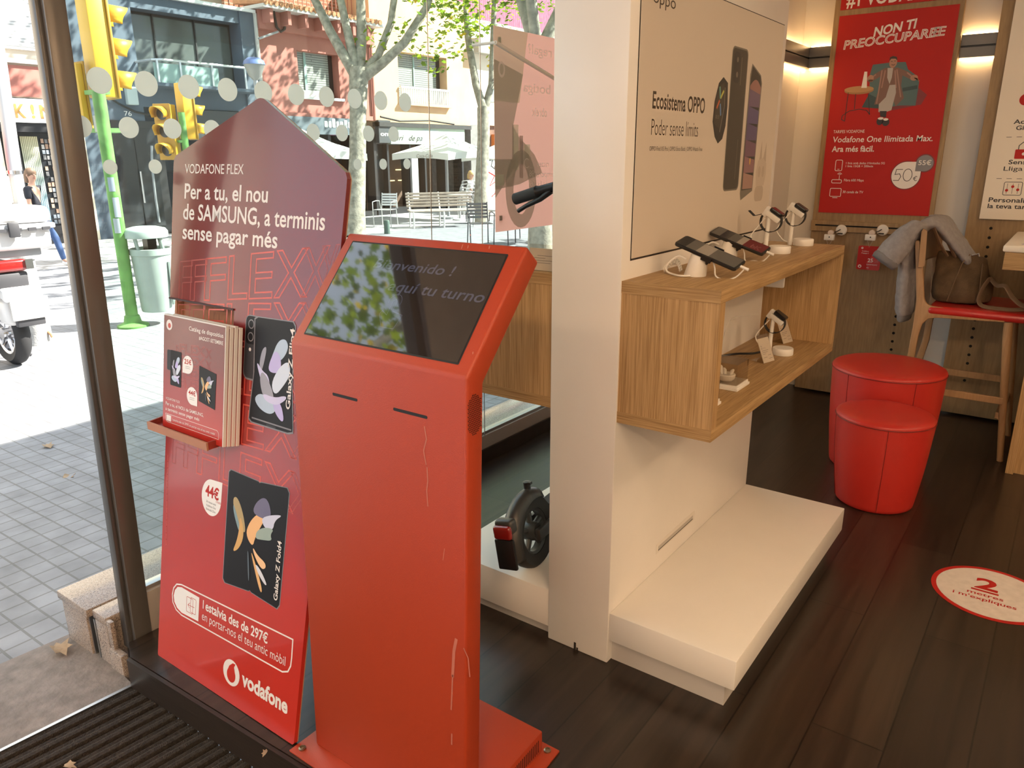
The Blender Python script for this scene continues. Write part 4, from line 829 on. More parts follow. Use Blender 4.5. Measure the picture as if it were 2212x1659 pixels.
def watch(lab, slab, x, y, z, H, face, strap_tail):
    t = thing('watch_stand', slab, 'stand', (x, y, z), 'white watch stands')
    b = MB(); b.lathe([(.0, 0), (.036, 0), (.037, .002), (.037, .022), (.035, .025), (0, .025)], (x, y, z), 28, WPL); b.build('base', parent=t, smooth=35)
    px_, py_ = x - .045, y - .014
    b = MB(); b.tube([(px_, py_, z), (px_, py_, z + .05), (px_ + .004, py_, z + H)], [.0085, .0078, .007], 12, WPL); b.build('post', parent=t, smooth=True)
    Mh = Matrix.Translation((px_ + .028, py_ + .002, z + H + .008)) @ Matrix.Rotation(R(32), 4, 'Y')
    b = MB(); b.box(-.032, .026, -.014, .014, -.026, -.006, WPL, .004); b.box(-.04, -.022, -.011, .011, -.032, .002, WPL, .003); xform(b, Mh); b.build('head', parent=t, smooth=35)
    b = MB(); b.tube([(px_ - .01, py_, z + H - .01), (px_ - .045, py_ - .01, z + H - .06), (px_ - .05, py_ - .01, z + .05), (px_ - .03, py_ + .0, z + .02), (px_ - .01, py_ + .01, z + .008)], .0022, 6, WPL, flow=6); b.build('cable', parent=t, smooth=True)
    w = thing('smartwatch', lab, 'watch', (px_ + .028, py_, z + H + .01), 'smartwatches on stands')
    b = MB(); b.prism([(u, v, -.003) for u, v in rr(-.024, -.02, .024, .02, .007)], (0, 0, .012), mat('watch_black', (.01, .01, .011), .22), .0025); xform(b, Mh); b.build('case', parent=w, smooth=40)
    q = Print(Mh @ Vector((0, 0, .0092)), Mh.to_3x3() @ Vector((1, 0, 0)), Mh.to_3x3() @ Vector((0, 1, 0)), Mh.to_3x3() @ Vector((0, 0, 1)), .0002); q.poly(rr(-.02, -.016, .02, .016, .005), face, 1); q.build('dial', w)
    b = MB(); cv = []
    N = 22; 
    for i in range(N + 1):
        a = R(18) + R(324) * i / N; cv.append((.035 * math.sin(a) * 1.0, -.033 + .036 * math.cos(a)))
    if strap_tail: cv += [(-.06, -.05), (-.085, -.046)]
    for i in range(len(cv) - 1):
        (a0, z0), (a1, z1) = cv[i], cv[i + 1]; d = Vector((a1 - a0, z1 - z0)).normalized(); nx, nz = -d.y * .0022, d.x * .0022
        b.prism([(a0, -.010, z0), (a1, -.010, z1), (a1 + nx, -.010, z1 + nz), (a0 + nx, -.010, z0 + nz)], (0, .020, 0), RUBBER)
    xform(b, Mh); b.build('strap', parent=w)
watch('nearer smartwatch on the oak shelf top, strap tail pointing at the tower', 'white watch stand on the shelf top, nearer of two', -.826, 2.70, ZS, .128, SCRR, True)
watch('farther smartwatch on the oak shelf top, dark green dial', 'white watch stand on the shelf top, farther of two', -.828, 2.985, ZS, .128, mat('dial_dark_green', (.015, .03, .018), .2), False)
watch('black smartwatch inside the oak shelf', 'white watch stand inside the oak shelf', -.802, 2.775, .8464, .135, SCRD, False)
b = MB(); b.tube([(-.975, 2.60, .85), (-.93, 2.65, .855), (-.89, 2.70, .852), (-.87, 2.745, .852)], .004, 8, BLACK, flow=5); b.tube([(-.975, 2.60, .853), (-.975, 2.62, .90), (-.975, 2.70, .97), (-.90, 2.765, .985)], .0016, 6, WPL, flow=5)
tag(b.build('power_cable', smooth=True), 'black and white cables lying at the back of the lower shelf', 'cable')
ACR = glass('clear_acrylic', (.93, .91, .88), .05)
def price_sign(lab, x, y, z, w, h, lean_, group, rot=0, num=True):
    t = thing('price_sign', lab, 'sign', (x, y, z), group)
    M = Matrix.Translation((x, y, z)) @ Matrix.Rotation(rot, 4, 'Z') @ Matrix.Rotation(-lean_, 4, 'Y')
    b = MB(); b.box(-.001, .001, -w / 2, w / 2, .0, h, mat('sign_paper', (.70, .64, .57), .6)); xform(b, M); b.build('paper', parent=t)
    b = MB(); b.box(.0012, .0026, -w / 2 - .002, w / 2 + .002, .0, h + .012, ACR); xform(b, M)
    M2 = Matrix.Translation((x, y, z)) @ Matrix.Rotation(rot, 4, 'Z'); k = len(b.v); b.box(-.055, 0, -w / 2, w / 2, 0, .0015, ACR); xform(b, M2, k); b.build('acrylic_holder', parent=t)
    R3 = M.to_3x3(); q = Print(M @ Vector((.0011, 0, 0)), R3 @ Vector((0, 1, 0)), R3 @ Vector((0, 0, 1)), R3 @ Vector((1, 0, 0)), .0002)
    if num:
        q.text('2', -w / 2 + .006, h * .56, .013, GREYT, None, 0, 1); q.text('€/mes', -w / 2 + .018, h * .57, .004, GREYT, None, 0, 1)
        for i, (a, c) in enumerate(((.1, .7), (.1, .6), (.1, .4), (.55, .85), (.1, .45), (.55, .9))): v = h * (.48 - .07 * i); q.rect(-w / 2 + a * w, v, -w / 2 + c * w, v + .0015, GREYT, 1)
    else:
        q.text('1', w / 2 - .012, h * .72, .012, GREYT, None, 0, 1)
        for i, (a, c) in enumerate(((.3, .9), (.1, .6), (.2, .9), (.1, .8))): v = h * (.66 - .11 * i); q.rect(-w / 2 + a * w, v, -w / 2 + c * w, v + .0015, GREYT, 1)
    q.build('print', t)
price_sign('small price sign before the watch stand inside the oak shelf', -.805, 2.635, .8472, .066, .088, R(24), 'price signs in the shelf', R(-14))
price_sign('small price sign behind the watch stand inside the oak shelf', -.84, 2.965, .8472, .066, .088, R(24), 'price signs in the shelf', R(-14))
def acrylic_box(lab, x0, x1, y0, y1, case):
    z = .8468; t = thing('display_case', lab, 'display case', ((x0 + x1) / 2, (y0 + y1) / 2, z), 'clear display cases in the shelf')
    b = MB(); b.box(x0, x1, y0, y1, z, z + .008, WPL, .001); b.box(x0 + .004, x1 - .004, y0 + .004, y1 - .004, z + .008, z + .016, WPL, .001); b.build('base', parent=t)
    b = MB(); e = .006; b.box(x0 + e, x1 - e, y0 + e, y1 - e, z + .016, z + .084, ACR); o = b.build('cover', parent=t)
    m = o.modifiers.new('wall', 'SOLIDIFY'); m.thickness = .0015
    if case:
        c = thing('earbud_case', 'white open earbud case inside the clear display case', 'earbuds', ((x0 + x1) / 2, (y0 + y1) / 2, z + .016))
        cx, cy = (x0 + x1) / 2, (y0 + y1) / 2; b = MB(); b.lathe([(0, 0), (.018, .001), (.027, .010), (.029, .022), (.027, .024), (.0, .020)], (cx - .005, cy - .01, z + .0165), 20, WPL); b.build('bowl', parent=c, smooth=50)
        b = MB(); b.lathe([(.0, .0), (.016, .002), (.026, .010), (.028, .016), (.026, .014), (0, .008)], (0, 0, 0), 20, WPL); xform(b, Matrix.Translation((cx - .02, cy + .012, z + .045)) @ Matrix.Rotation(R(65), 4, 'Y') @ Matrix.Rotation(R(150), 4, 'X')); b.build('lid', parent=c, smooth=50)
        for s in (-1, 1):
            b = MB(); b.tube([(cx + s * .008, cy - .01 + s * .004, z + .038), (cx + s * .012, cy - .006, z + .05), (cx + s * .016, cy - .004, z + .056)], [.005, .006, .003], 10, WPL); b.build('earbud', parent=c, smooth=True)
acrylic_box('clear display case with earbuds inside the oak shelf', -.868, -.768, 2.222, 2.332, True)
acrylic_box('clear display case half hidden behind the near board of the shelf', -.868, -.765, 1.985, 2.085, False)
# price sign and boxes on the left oak shelf
q = at(1165, 569, 2, ZS)
price_sign('white price sign in a clear holder on the left oak shelf behind the kiosk', -1.268, 1.875, 1.2232, .10, .065, R(14), 'price signs on the left shelf', R(-90), False)
b = MB(); b.box(-1.40, -1.33, 1.95, 2.03, 1.2224, 1.262, WPL, .002); tag(b.build('small_box', smooth=30), 'small white box on the left oak shelf beside the price sign', 'box')
# ================================================================ electric scooter on the left plinth
O_ = Vector((-1.335, 1.955, .1805)); hd_ = Vector((-.10, .995, 0)).normalized(); upv = Vector((-.172, 0, 1)); upv = (upv - hd_ * upv.dot(hd_)).normalized(); ax = hd_.cross(upv)
SM = Matrix(((ax.x, hd_.x, upv.x, O_.x), (ax.y, hd_.y, upv.y, O_.y), (ax.z, hd_.z, upv.z, O_.z), (0, 0, 0, 1)))
t = thing('electric_scooter', 'dark grey electric kick scooter parked on the left white plinth', 'scooter', O_)
GUN = mat('gunmetal_scooter', (.075, .072, .07), .32, .5)
def sb(fn, name, sm=40, par=None):
    b = MB(); fn(b); xform(b, SM); return b.build(name, parent=par or t, smooth=sm)
RW = .128; SPOKE = mat('grey_spoke', (.06, .063, .065), .4, .3)
def wheel(y0):
    def tyre(b): b.lathe([(RW - .048, -.02), (RW - .012, -.027), (RW - .002, -.016), (RW, 0), (RW - .002, .016), (RW - .012, .027), (RW - .048, .02)], (0, y0, RW), 40, RUBBER, 'x', cap=False)
    w = sb(tyre, 'tyre')
    def rim(b):
        b.lathe([(RW - .049, -.018), (RW - .058, -.012), (RW - .058, .012), (RW - .049, .018)], (0, y0, RW), 32, SPOKE, 'x', cap=False); b.lathe([(0, -.03), (.03, -.03), (.034, -.01), (.034, .01), (.03, .03), (0, .03)], (0, y0, RW), 20, SPOKE, 'x')
        for k in range(5):
            a = 2 * math.pi * k / 5 + .3; b.tube([(0, y0 + .03 * math.cos(a), RW + .03 * math.sin(a)), (0, y0 + (RW - .055) * math.cos(a), RW + (RW - .055) * math.sin(a))], .011, 8, SPOKE)
    sb(rim, 'rim')
wheel(0); wheel(.86)
def arcp(r, a0, a1, y0, n=14): return [(y0 + r * math.cos(R(a0 + (a1 - a0) * i / n)), RW + r * math.sin(R(a0 + (a1 - a0) * i / n))) for i in range(n + 1)]
def fender(b):
    P = arcp(.150, 60, 205, 0, 18); vs = []; fs = []; n = 7
    for (y, z) in P:
        d = Vector((y, z - RW)).normalized()
        for k in range(n): u = -1 + 2 * k / (n - 1); dr = -.030 * abs(u) ** 2.2; vs.append((u * .038, y + d.x * dr, z + d.y * dr))
    for i in range(len(P) - 1):
        for k in range(n - 1): fs.append([i * n + k, i * n + k + 1, (i + 1) * n + k + 1, (i + 1) * n + k])
    b.add(vs, fs, GUN)
fo = sb(fender, 'rear_fender', 60); m = fo.modifiers.new('wall', 'SOLIDIFY'); m.thickness = .004
sb(lambda b: (b.lathe([(0, .146), (.012, .146), (.012, .168), (.014, .172), (0, .174)], (0, .02, RW), 14, BLACK), b.box(.0, .018, .012, .028, RW + .163, RW + .172, BLACK)), 'fender_hook')
sb(lambda b: b.box(-.034, .034, -.165, -.125, RW + .055, RW + .105, GUN, .012, 3), 'light_housing')
sb(lambda b: b.box(-.034, .034, -.180, -.158, RW + .042, RW + .090, mat('red_tail_lens', (.25, .012, .010), .12, coat=1), .0105, 4), 'tail_light')
sb(lambda b: b.box(-.036, .036, -.174, -.160, RW - .065, RW + .042, BLACK, .005), 'mud_flap')
sb(lambda b: (b.box(-.055, -.035, -.03, .16, RW - .02, RW + .02, GUN, .005), b.box(.035, .055, -.03, .16, RW - .02, RW + .02, GUN, .005), b.box(-.08, .08, .15, .68, RW - .045, RW + .02, GUN, .012), b.box(-.07, .07, .18, .66, RW + .02, RW + .026, RUBBER)), 'deck')
sb(lambda b: (b.tube([(0, .66, RW), (0, .72, RW + .10), (0, .765, RW + .2)], [.03, .028, .026], 12, GUN), b.tube([(0, .80, RW + .16), (0, .655, 1.235)], .021, 14, GUN), b.tube([(-.04, .86, RW), (-.04, .82, RW + .15), (.04, .82, RW + .15), (.04, .86, RW)], .012, 8, GUN)), 'stem')
gE = SM.inverted() @ at(1113, 430, 1, 2.60); gI = SM.inverted() @ at(1190, 405, 1, 2.60); gd = (gI - gE).normalized()
for s in (1, -1):
    E_ = Vector((-.262, gE.y, gE.z)) if s == 1 else Vector((.262, gE.y, gE.z)); Dn = Vector((gd.x * s, gd.y, gd.z)); E_ = gE if s == 1 else Vector((-gE.x, gE.y, gE.z))
    sb(lambda b: (b.tube([E_, E_ + Dn * .115], .0235, 16, RUBBER), b.tube([E_ + Dn * .115, E_ + Dn * .125, E_ + Dn * .2], [.026, .021, .018], 14, BLACK)), 'grip')
    sb(lambda b: b.tube([E_ - Dn * .0015, E_ + Dn * .001], .0185, 14, mat('grip_end_grey', (.3, .29, .27), .5)), 'grip_end')
    sb(lambda b: b.tube([E_ + Dn * .18 + Vector((0, 0, -.012)), E_ + Dn * .13 + Vector((0, -.012, -.032)), E_ + Dn * .06 + Vector((0, -.02, -.042)), E_ + Dn * .02 + Vector((0, -.022, -.052))], [.014, .011, .009, .009], 10, BLACK), 'brake_lever')
sb(lambda b: b.tube([gI, gI.lerp(Vector((0, .655, gI.z - .02)), .6), Vector((0, .655, gI.z - .03)), Vector((-gI.x, gI.y, gI.z)).lerp(Vector((0, .655, gI.z - .02)), .6), Vector((-gI.x, gI.y, gI.z))], .013, 10, GUN), 'handlebar')
# ================================================================ poufs
RL = mat('red_leather', (.48, .022, .014), .42, bump=.10, bscale=300, coat=.1); PIPE = mat('dark_red_seam', (.20, .008, .006), .5)
def pouf(x, y, r0, r1, h, lab, a_seams):
    t = thing('pouf', lab, 'pouf', (x, y, 0), 'red leather poufs')
    b = MB(); hs = h - .028
    b.lathe([(r0 - .012, 0), (r0 - .003, .006), (r0, .02)] + [(r0 + (r1 - r0) * (i / 8) + .006 * math.sin(math.pi * i / 8), .02 + (hs - .02) * i / 8) for i in range(1, 9)], (x, y, 0), 56, RL); b.build('body', parent=t, smooth=50)
    b = MB(); b.lathe([(r1 + .0005, hs - .0005), (r1 + .002, hs + .006), (r1 - .003, hs + .014), (r1 - .02, hs + .022), (r1 - .07, hs + .028), (.001, hs + .031)], (x, y, 0), 56, RL); b.build('cushion_top', parent=t, smooth=50)
    b = MB(); b.tube([(x + (r1 + .002) * math.cos(2 * math.pi * i / 56), y + (r1 + .002) * math.sin(2 * math.pi * i / 56), hs) for i in range(56)], .0026, 6, PIPE, closed=True)
    for a in a_seams: ca, sa = math.cos(R(a)), math.sin(R(a)); b.tube([(x + (r0 + (r1 - r0) * q + .006 * math.sin(math.pi * q) + .0003) * ca, y + (r0 + (r1 - r0) * q + .006 * math.sin(math.pi * q) + .0003) * sa, .01 + (hs - .01) * q) for q in (0, .25, .5, .75, 1)], .0016, 5, PIPE)
    b.build('seam', parent=t, smooth=True); return t
pouf(-.565, 3.625, .168, .205, .44, 'smaller red leather pouf in front', (-75, 100, 200))
pouf(-.655, 4.105, .228, .262, .54, 'larger red leather pouf behind the smaller one', (-52, -122, 100))
# ================================================================ bar stool with hoodie and bag
t = thing('bar_stool', 'wooden bar stool with red seat before the back wall', 'stool', (-.38, 4.74, 0))
YN = 4.5
sil = [at(a, c, 1, YN) for a, c in ((1977, 524), (1980, 519), (1987, 520), (1994, 570), (1997, 645), (2001, 654), (2010, 660), (2171, 682), (2171, 696), (2025, 686), (2006, 688), (1992, 700), (1984, 725), (1976, 770))]
leg0 = Vector((sil[-1].x - .075, YN, .0)); leg1 = Vector((leg0.x - .045, YN, .0))
left = [at(a, c, 1, YN) for a, c in ((1960, 770), (1972, 705), (1980, 650), (1979, 590))]
outl = sil + [leg0, leg1] + left
for y in (4.488, 4.962):
    b = MB(); b.prism([(v.x, y, v.z) for v in outl], (0, .028, 0), BEECH, .005); b.build('side_frame', parent=t, smooth=40)
for (y0, y1) in ((4.525, 4.512), (4.955, 4.985)):
    b = MB(); b.tube([(-.205, y0, .735), (-.20, y0, .66), (-.13, y1, 0)], [.021, .022, .015], 14, BEECH); b.build('leg', parent=t, smooth=True)
for y in (4.505, 4.972):
    b = MB(); b.box(-.70, -.165, y - .009, y + .009, .308, .345, BEECH, .003); b.build('stretcher', parent=t)
b = MB(); b.box(-.665, -.635, 4.5, 4.97, .25, .285, BEECH, .003); b.box(-.19, -.155, 4.53, 4.96, .22, .255, BEECH, .003); b.box(-.225, -.195, 4.54, 4.95, .69, .735, BEECH, .003); b.build('cross_rail', parent=t)
b = MB(); vs = []; fs = []; N = 12
for i in range(N + 1):
    y = 4.462 + .556 * i / N; bow = -.035 * math.sin(math.pi * i / N)
    for (dx, z) in ((-.012, .985), (.010, .985), (.018, 1.00), (.006, 1.17), (-.014, 1.18), (-.02, 1.165)): vs.append((-.630 + dx + bow, y, z))
for i in range(N):
    for k in range(6): fs.append([i * 6 + k, i * 6 + (k + 1) % 6, (i + 1) * 6 + (k + 1) % 6, (i + 1) * 6 + k])
fs += [list(range(6)), [N * 6 + k for k in range(6)][::-1]]
b.add(vs, fs, BEECH); b.build('backrest', parent=t, smooth=30)
b = MB(); b.box(-.575, -.115, 4.482, 4.998, .737, .785, mat('red_seat_leather', (.46, .02, .016), .3, coat=.2), .022, 4); b.build('seat', parent=t, smooth=60)
# soft things: closed lumps joined and softened
def soft(name, fn, m, parent, vox=.011, noise=.006, nscale=.07, it=6):
    b = MB(); fn(b); o = b.build(name, m, parent, smooth=True)
    r_ = o.modifiers.new('join', 'REMESH'); r_.mode = 'VOXEL'; r_.voxel_size = vox; r_.use_smooth_shade = True
    s_ = o.modifiers.new('soften', 'SMOOTH'); s_.iterations = it; s_.factor = .6
    tx = bpy.data.textures.new(name + '_folds', 'CLOUDS'); tx.noise_scale = nscale; tx.noise_depth = 2
    d_ = o.modifiers.new('folds', 'DISPLACE'); d_.texture = tx; d_.strength = noise; d_.texture_coords = 'GLOBAL'; return o
def blade(b, pts, hw, th, n=14):
    """flattened tube: pts = centre line, hw = half width vectors, th = half thickness vectors"""
    vs = []; fs = []
    for p, w_, t_ in zip(pts, hw, th):
        for k in range(n): a = 2 * math.pi * k / n; vs.append(Vector(p) + Vector(w_) * math.cos(a) + Vector(t_) * math.sin(a))
    for i in range(len(pts) - 1):
        for k in range(n): fs.append([i * n + k, i * n + (k + 1) % n, (i + 1) * n + (k + 1) % n, (i + 1) * n + k])
    fs += [list(range(n))[::-1], [(len(pts) - 1) * n + k for k in range(n)]]; b.add(vs, fs)
HOOD = mat('grey_heather_fleece', (.31, .295, .305), .95, bump=.5, bscale=500, var=.12, vscale=40)
t = thing('hoodie', 'grey hoodie draped over the back of the bar stool', 'clothing', (-.68, 4.7, .68))
def hood(b):
    blade(b, [(-.645, 4.72, 1.19), (-.69, 4.68, 1.17), (-.715, 4.66, 1.02), (-.71, 4.65, .85), (-.70, 4.64, .70)], [(0, .23, 0), (0, .22, 0), (0, .17, 0), (0, .15, 0), (0, .12, 0)], [(.03, 0, .03), (.04, 0, .02), (.046, 0, 0), (.05, 0, 0), (.045, 0, 0)])
    blade(b, [(-.67, 4.54, 1.195), (-.72, 4.50, 1.145), (-.765, 4.47, 1.07), (-.80, 4.45, 1.01)], [(.04, .05, -.02), (.052, .02, -.03), (.060, 0, -.036), (.060, 0, -.037)], [(.01, -.07, .03), (.01, -.065, .02), (.008, -.055, .015), (.008, -.05, .013)])
    blade(b, [(-.66, 4.74, 1.20), (-.60, 4.76, 1.195), (-.55, 4.78, 1.13), (-.50, 4.79, 1.07), (-.45, 4.80, 1.01), (-.43, 4.80, .97)], [(0, .22, 0), (0, .21, .0), (0, .18, 0), (0, .17, 0), (0, .15, 0), (0, .12, 0)], [(.0, 0, .035), (.02, 0, .034), (.03, 0, .022), (.028, 0, .02), (.026, 0, .018), (.02, 0, .015)])
    blade(b, [(-.69, 4.60, 1.20), (-.655, 4.66, 1.222), (-.60, 4.74, 1.20)], [(.0, .08, 0), (0, .12, 0), (0, .1, 0)], [(.03, 0, .025), (.045, 0, .022), (.03, 0, .02)])
soft('fabric', hood, HOOD, t, .012, .014, .05, 5)
soft('hem_band', lambda b: blade(b, [(-.70, 4.64, .735), (-.70, 4.64, .67)], [(0, .122, 0), (0, .112, 0)], [(.036, 0, 0), (.033, 0, 0)]), mat('grey_ribbed_knit', (.26, .25, .26), .95, bump=.7, bscale=700), t, .01, .004, .03, 3)
soft('sleeve_cuff', lambda b: blade(b, [(-.79, 4.454, 1.025), (-.812, 4.446, .995)], [(.063, 0, -.039), (.059, 0, -.037)], [(.008, -.053, .015), (.008, -.048, .013)]), mat('grey_ribbed_knit', (.2, .2, .2)), t, .01, .003, .03, 3)
SUE = mat('brown_suede', (.115, .07, .034), .9, bump=.3, bscale=200, var=.3, vscale=14)
t = thing('tote_bag', 'brown suede bag slumped on the red seat of the bar stool', 'bag', (-.45, 4.7, .79))
def bag(b):
    blade(b, [(-.455, 4.72, .790), (-.455, 4.72, .83), (-.462, 4.72, .91), (-.475, 4.73, .98), (-.478, 4.74, 1.035)], [(.135, 0, 0), (.148, 0, 0), (.142, 0, .005), (.125, 0, 0), (.118, 0, -.012)], [(0, .12, 0), (0, .14, 0), (0, .12, 0), (0, .07, 0), (0, .025, 0)], 20)
    blade(b, [(-.37, 4.72, .80), (-.36, 4.72, .88), (-.345, 4.72, .93)], [(.06, 0, 0), (.05, 0, 0), (.012, 0, 0)], [(0, .12, 0), (0, .09, 0), (0, .04, 0)], 16)
soft('body', bag, SUE, t, .011, .026, .11, 4)
b = MB(); b.tube([(-.50, 4.592, .80), (-.488, 4.585, .86), (-.478, 4.60, .92), (-.462, 4.64, 1.0), (-.44, 4.70, 1.04)], .0028, 6, mat('light_seam', (.17, .11, .06), .9)); b.tube([(-.37, 4.60, .80), (-.36, 4.595, .86), (-.365, 4.61, .93), (-.372, 4.66, 1.0)], .0028, 6); b.build('seam', mat('light_seam', (.17, .11, .06), .9), t, smooth=True)
STRAP = mat('tan_suede_strap', (.17, .105, .06), .85)
def strap(pts, w, name='strap'):
    b = MB(); vs = []; fs = []; pts = spline(pts, 4)
    for i, p in enumerate(pts):
        p = Vector(p); d = (Vector(pts[min(i + 1, len(pts) - 1)]) - Vector(pts[max(i - 1, 0)])).normalized(); s_ = Vector((0, 1, 0)) - d * d.y; s_.normalize(); n_ = d.cross(s_)
        for (a, c) in ((-1, -1), (1, -1), (1, 1), (-1, 1)): vs.append(p + (s_ * .72 + n_ * .69) * w * .62 * a + (n_ * .72 - s_ * .69) * .004 * c)
    for i in range(len(pts) - 1):
        for k in range(4): fs.append([i * 4 + k, i * 4 + (k + 1) % 4, (i + 1) * 4 + (k + 1) % 4, (i + 1) * 4 + k])
    fs += [[0, 1, 2, 3], [len(vs) - 4 + k for k in range(4)]]; b.add(vs, fs, STRAP); o = b.build(name, parent=t, smooth=40)
    m_ = o.modifiers.new('round', 'SUBSURF'); m_.levels = 1; m_.render_levels = 2
strap([(-.50, 4.66, 1.02), (-.545, 4.65, 1.10), (-.60, 4.64, 1.19), (-.645, 4.64, 1.225), (-.68, 4.64, 1.20)], .022)
strap([(-.53, 4.60, 1.03), (-.575, 4.585, 1.10), (-.61, 4.575, 1.175), (-.64, 4.57, 1.215), (-.67, 4.57, 1.19)], .022)
strap([(-.325, 4.60, .935), (-.345, 4.57, .89), (-.355, 4.56, .83), (-.335, 4.55, .80), (-.28, 4.55, .793), (-.20, 4.55, .793), (-.15, 4.56, .80)], .022)
strap([(-.33, 4.66, .935), (-.29, 4.62, .90), (-.25, 4.58, .905), (-.215, 4.56, .86), (-.17, 4.54, .825), (-.13, 4.54, .815), (-.115, 4.56, .82), (-.10, 4.58, .79)], .024)
b = MB(); b.tube([(-.43, 4.70, 1.035), (-.40, 4.70, 1.045), (-.395, 4.69, 1.03)], .005, 8, CHROME); b.build('clasp', parent=t, smooth=True)
# ================================================================ tall table at the right edge
t = thing('bar_table', 'tall white-topped oak table cut by the right edge of the photo', 'table', (.3, 4.7, 0))
b = MB(); b.box(-.272, 1.1, 4.30, 5.12, 1.104, 1.136, mat('white_table_top', (.80, .74, .64), .3), .008, 3); b.build('top', parent=t, smooth=40)
b = MB(); b.box(-.262, 1.09, 4.312, 5.11, 1.02, 1.104, OAKX, .002); b.build('apron', parent=t)
b = MB(); b.box(-.095, -.06, 4.341, 5.05, 0, 1.02, OAKV, .002); b.box(-.06, 1.0, 4.37, 4.40, 0, 1.02, OAKV); b.build('panel_leg', parent=t)
for i, (dx, z, m) in enumerate(((0, 1.1365, (.62, .58, .6)), (.02, 1.1405, (.28, .12, .2)), (.012, 1.1425, (.7, .66, .62)))):
    b = MB(); b.prism([(-.205 + dx, 4.36, z), (.02 + dx, 4.33, z), (.05 + dx, 4.62, z), (-.16 + dx, 4.66, z)], (0, 0, .0035 if i != 1 else .0015), mat('leaflet_%d' % i, m, .5))
    tag(b.build('leaflet'), ['bottom white leaflet in the pile on the tall table', 'purple-edged leaflet in the middle of the pile on the tall table', 'top white leaflet of the pile on the tall table'][i], 'leaflet', 'leaflets on the tall table')
# floor sticker
t = thing('floor_sticker', 'round white floor sticker with red rim saying keep 2 metres', 'sticker', (-.034, 3.02, .0005))
b = MB(); b.lathe([(0, .0005), (.197, .0005), (.197, .0012), (0, .0012)], (-.034, 3.02, 0), 64, RED); b.build('rim', parent=t)
b = MB(); b.lathe([(0, .0012), (.180, .0012), (.180, .0015), (0, .0015)], (-.034, 3.02, 0), 64, mat('scuffed_white_vinyl', (.66, .60, .55), .45, var=.08, vscale=30)); b.build('face', parent=t)
p = Print((0, 0, .0016), (1, 0, 0), (0, 1, 0), (0, 0, 1), .0002)
p.text('2', -.054, 3.035, .082, RED, .075, .03, 1, 'c'); p.rect(-.1, 3.012, -.012, 3.024, RED, 1); p.text('metres', -.052, 2.980, .022, RED, .115, .015, 1, 'c'); p.text("i m'expliques", -.052, 2.945, .022, RED, .20, .015, 1, 'c'); p.build('print', t)
# ================================================================ THE STREET
PAV = bricks('grey_paver_tiles', [(.255, .26, .28), (.225, .23, .245)], (.155, .155, .155), .0985, .1, .0045, .6, 'xy', off=0, bump=.9, var=.2)
PAVF = bricks('far_paver_tiles', [(.40, .39, .38), (.35, .345, .34)], (.22, .21, .20), .4, .4, .012, .8, 'xy', bump=.4, var=.15)
ASPH = mat('asphalt', (.17, .175, .19), .85, bump=.3, bscale=60, var=.2, vscale=5)
ZEB = mat('road_paint_white', (.62, .62, .60), .7, var=.12, vscale=4)
b = MB(); b.prism([(-9.0, -16, -.2), (-5.0, -16, -.2), (-2.5, -16, -.135), (-2.5, 34, -.135), (-5.0, 34, -.2), (-9.0, 34, -.2)][0:0] or [(-9.0, -16, -.2), (-5.0, -16, -.2), (-2.5, -16, -.135), (-2.5, -16, -.5), (-9.0, -16, -.5)], (0, 50, 0), PAV)
struct(b.build('pavement', smooth=False))
b = MB(); b.box(-13.6, -9.0, -16, 34, -.5, -.205, ASPH); struct(b.build('road'))
b = MB(); b.box(-30, -13.6, -16, 34, -.5, -.2, PAVF); struct(b.build('far_pavement'))
b = MB()
for i in range(5): b.box(-9.75 - i * .9, -9.3 - i * .9, 2.0, 7.4, -.206, -.2, ZEB)
struct(b.build('road_marking'))
XF = -17.6
def F(px, py, x=XF): q = at(px, py, 0, x); return q.y, q.z
def fb(b, y0, y1, z0, z1, d0, d1, m, r=0): b.box(XF + d0, XF + d1, y0, y1, z0, z1, m, r)
CREAM = mat('cream_render', (.66, .56, .44), .85, var=.06, vscale=2); BLUEG = mat('blue_grey_render', (.085, .115, .15), .8, var=.12, vscale=2)
SALM = mat('salmon_render', (.36, .14, .11), .85, var=.10, vscale=2); ORNG = mat('apricot_render', (.60, .38, .22), .85, var=.08, vscale=2)
SHUT = bricks('roller_shutter_slats', [(.30, .32, .29), (.27, .29, .26)], (.12, .13, .12), 9, .06, .012, .6, 'yz', bump=.6, var=.05)
SHUTW = bricks('white_shutter_slats', [(.62, .62, .60), (.58, .58, .56)], (.35, .35, .34), 9, .06, .01, .6, 'yz', bump=.6, var=.04)
DKF = mat('dark_shop_frame', (.018, .018, .02), .45); DGL = mat('dark_shop_glass', (.02, .024, .028), .06, spec=.7); TEALG = mat('pale_green_blind', (.24, .36, .33), .5)
BRK = bricks('red_brick', [(.34, .13, .07), (.27, .10, .055)], (.36, .27, .2), .28, .09, .012, .9, 'yz', bump=.5, var=.2)
IRON = mat('rust_red_railing', (.34, .13, .09), .7); WHR = mat('white_railing', (.72, .71, .68), .5); CAB = mat('black_cable', (.015, .015, .015), .7); DKSIGN = mat('dark_fascia', (.045, .05, .055), .6)
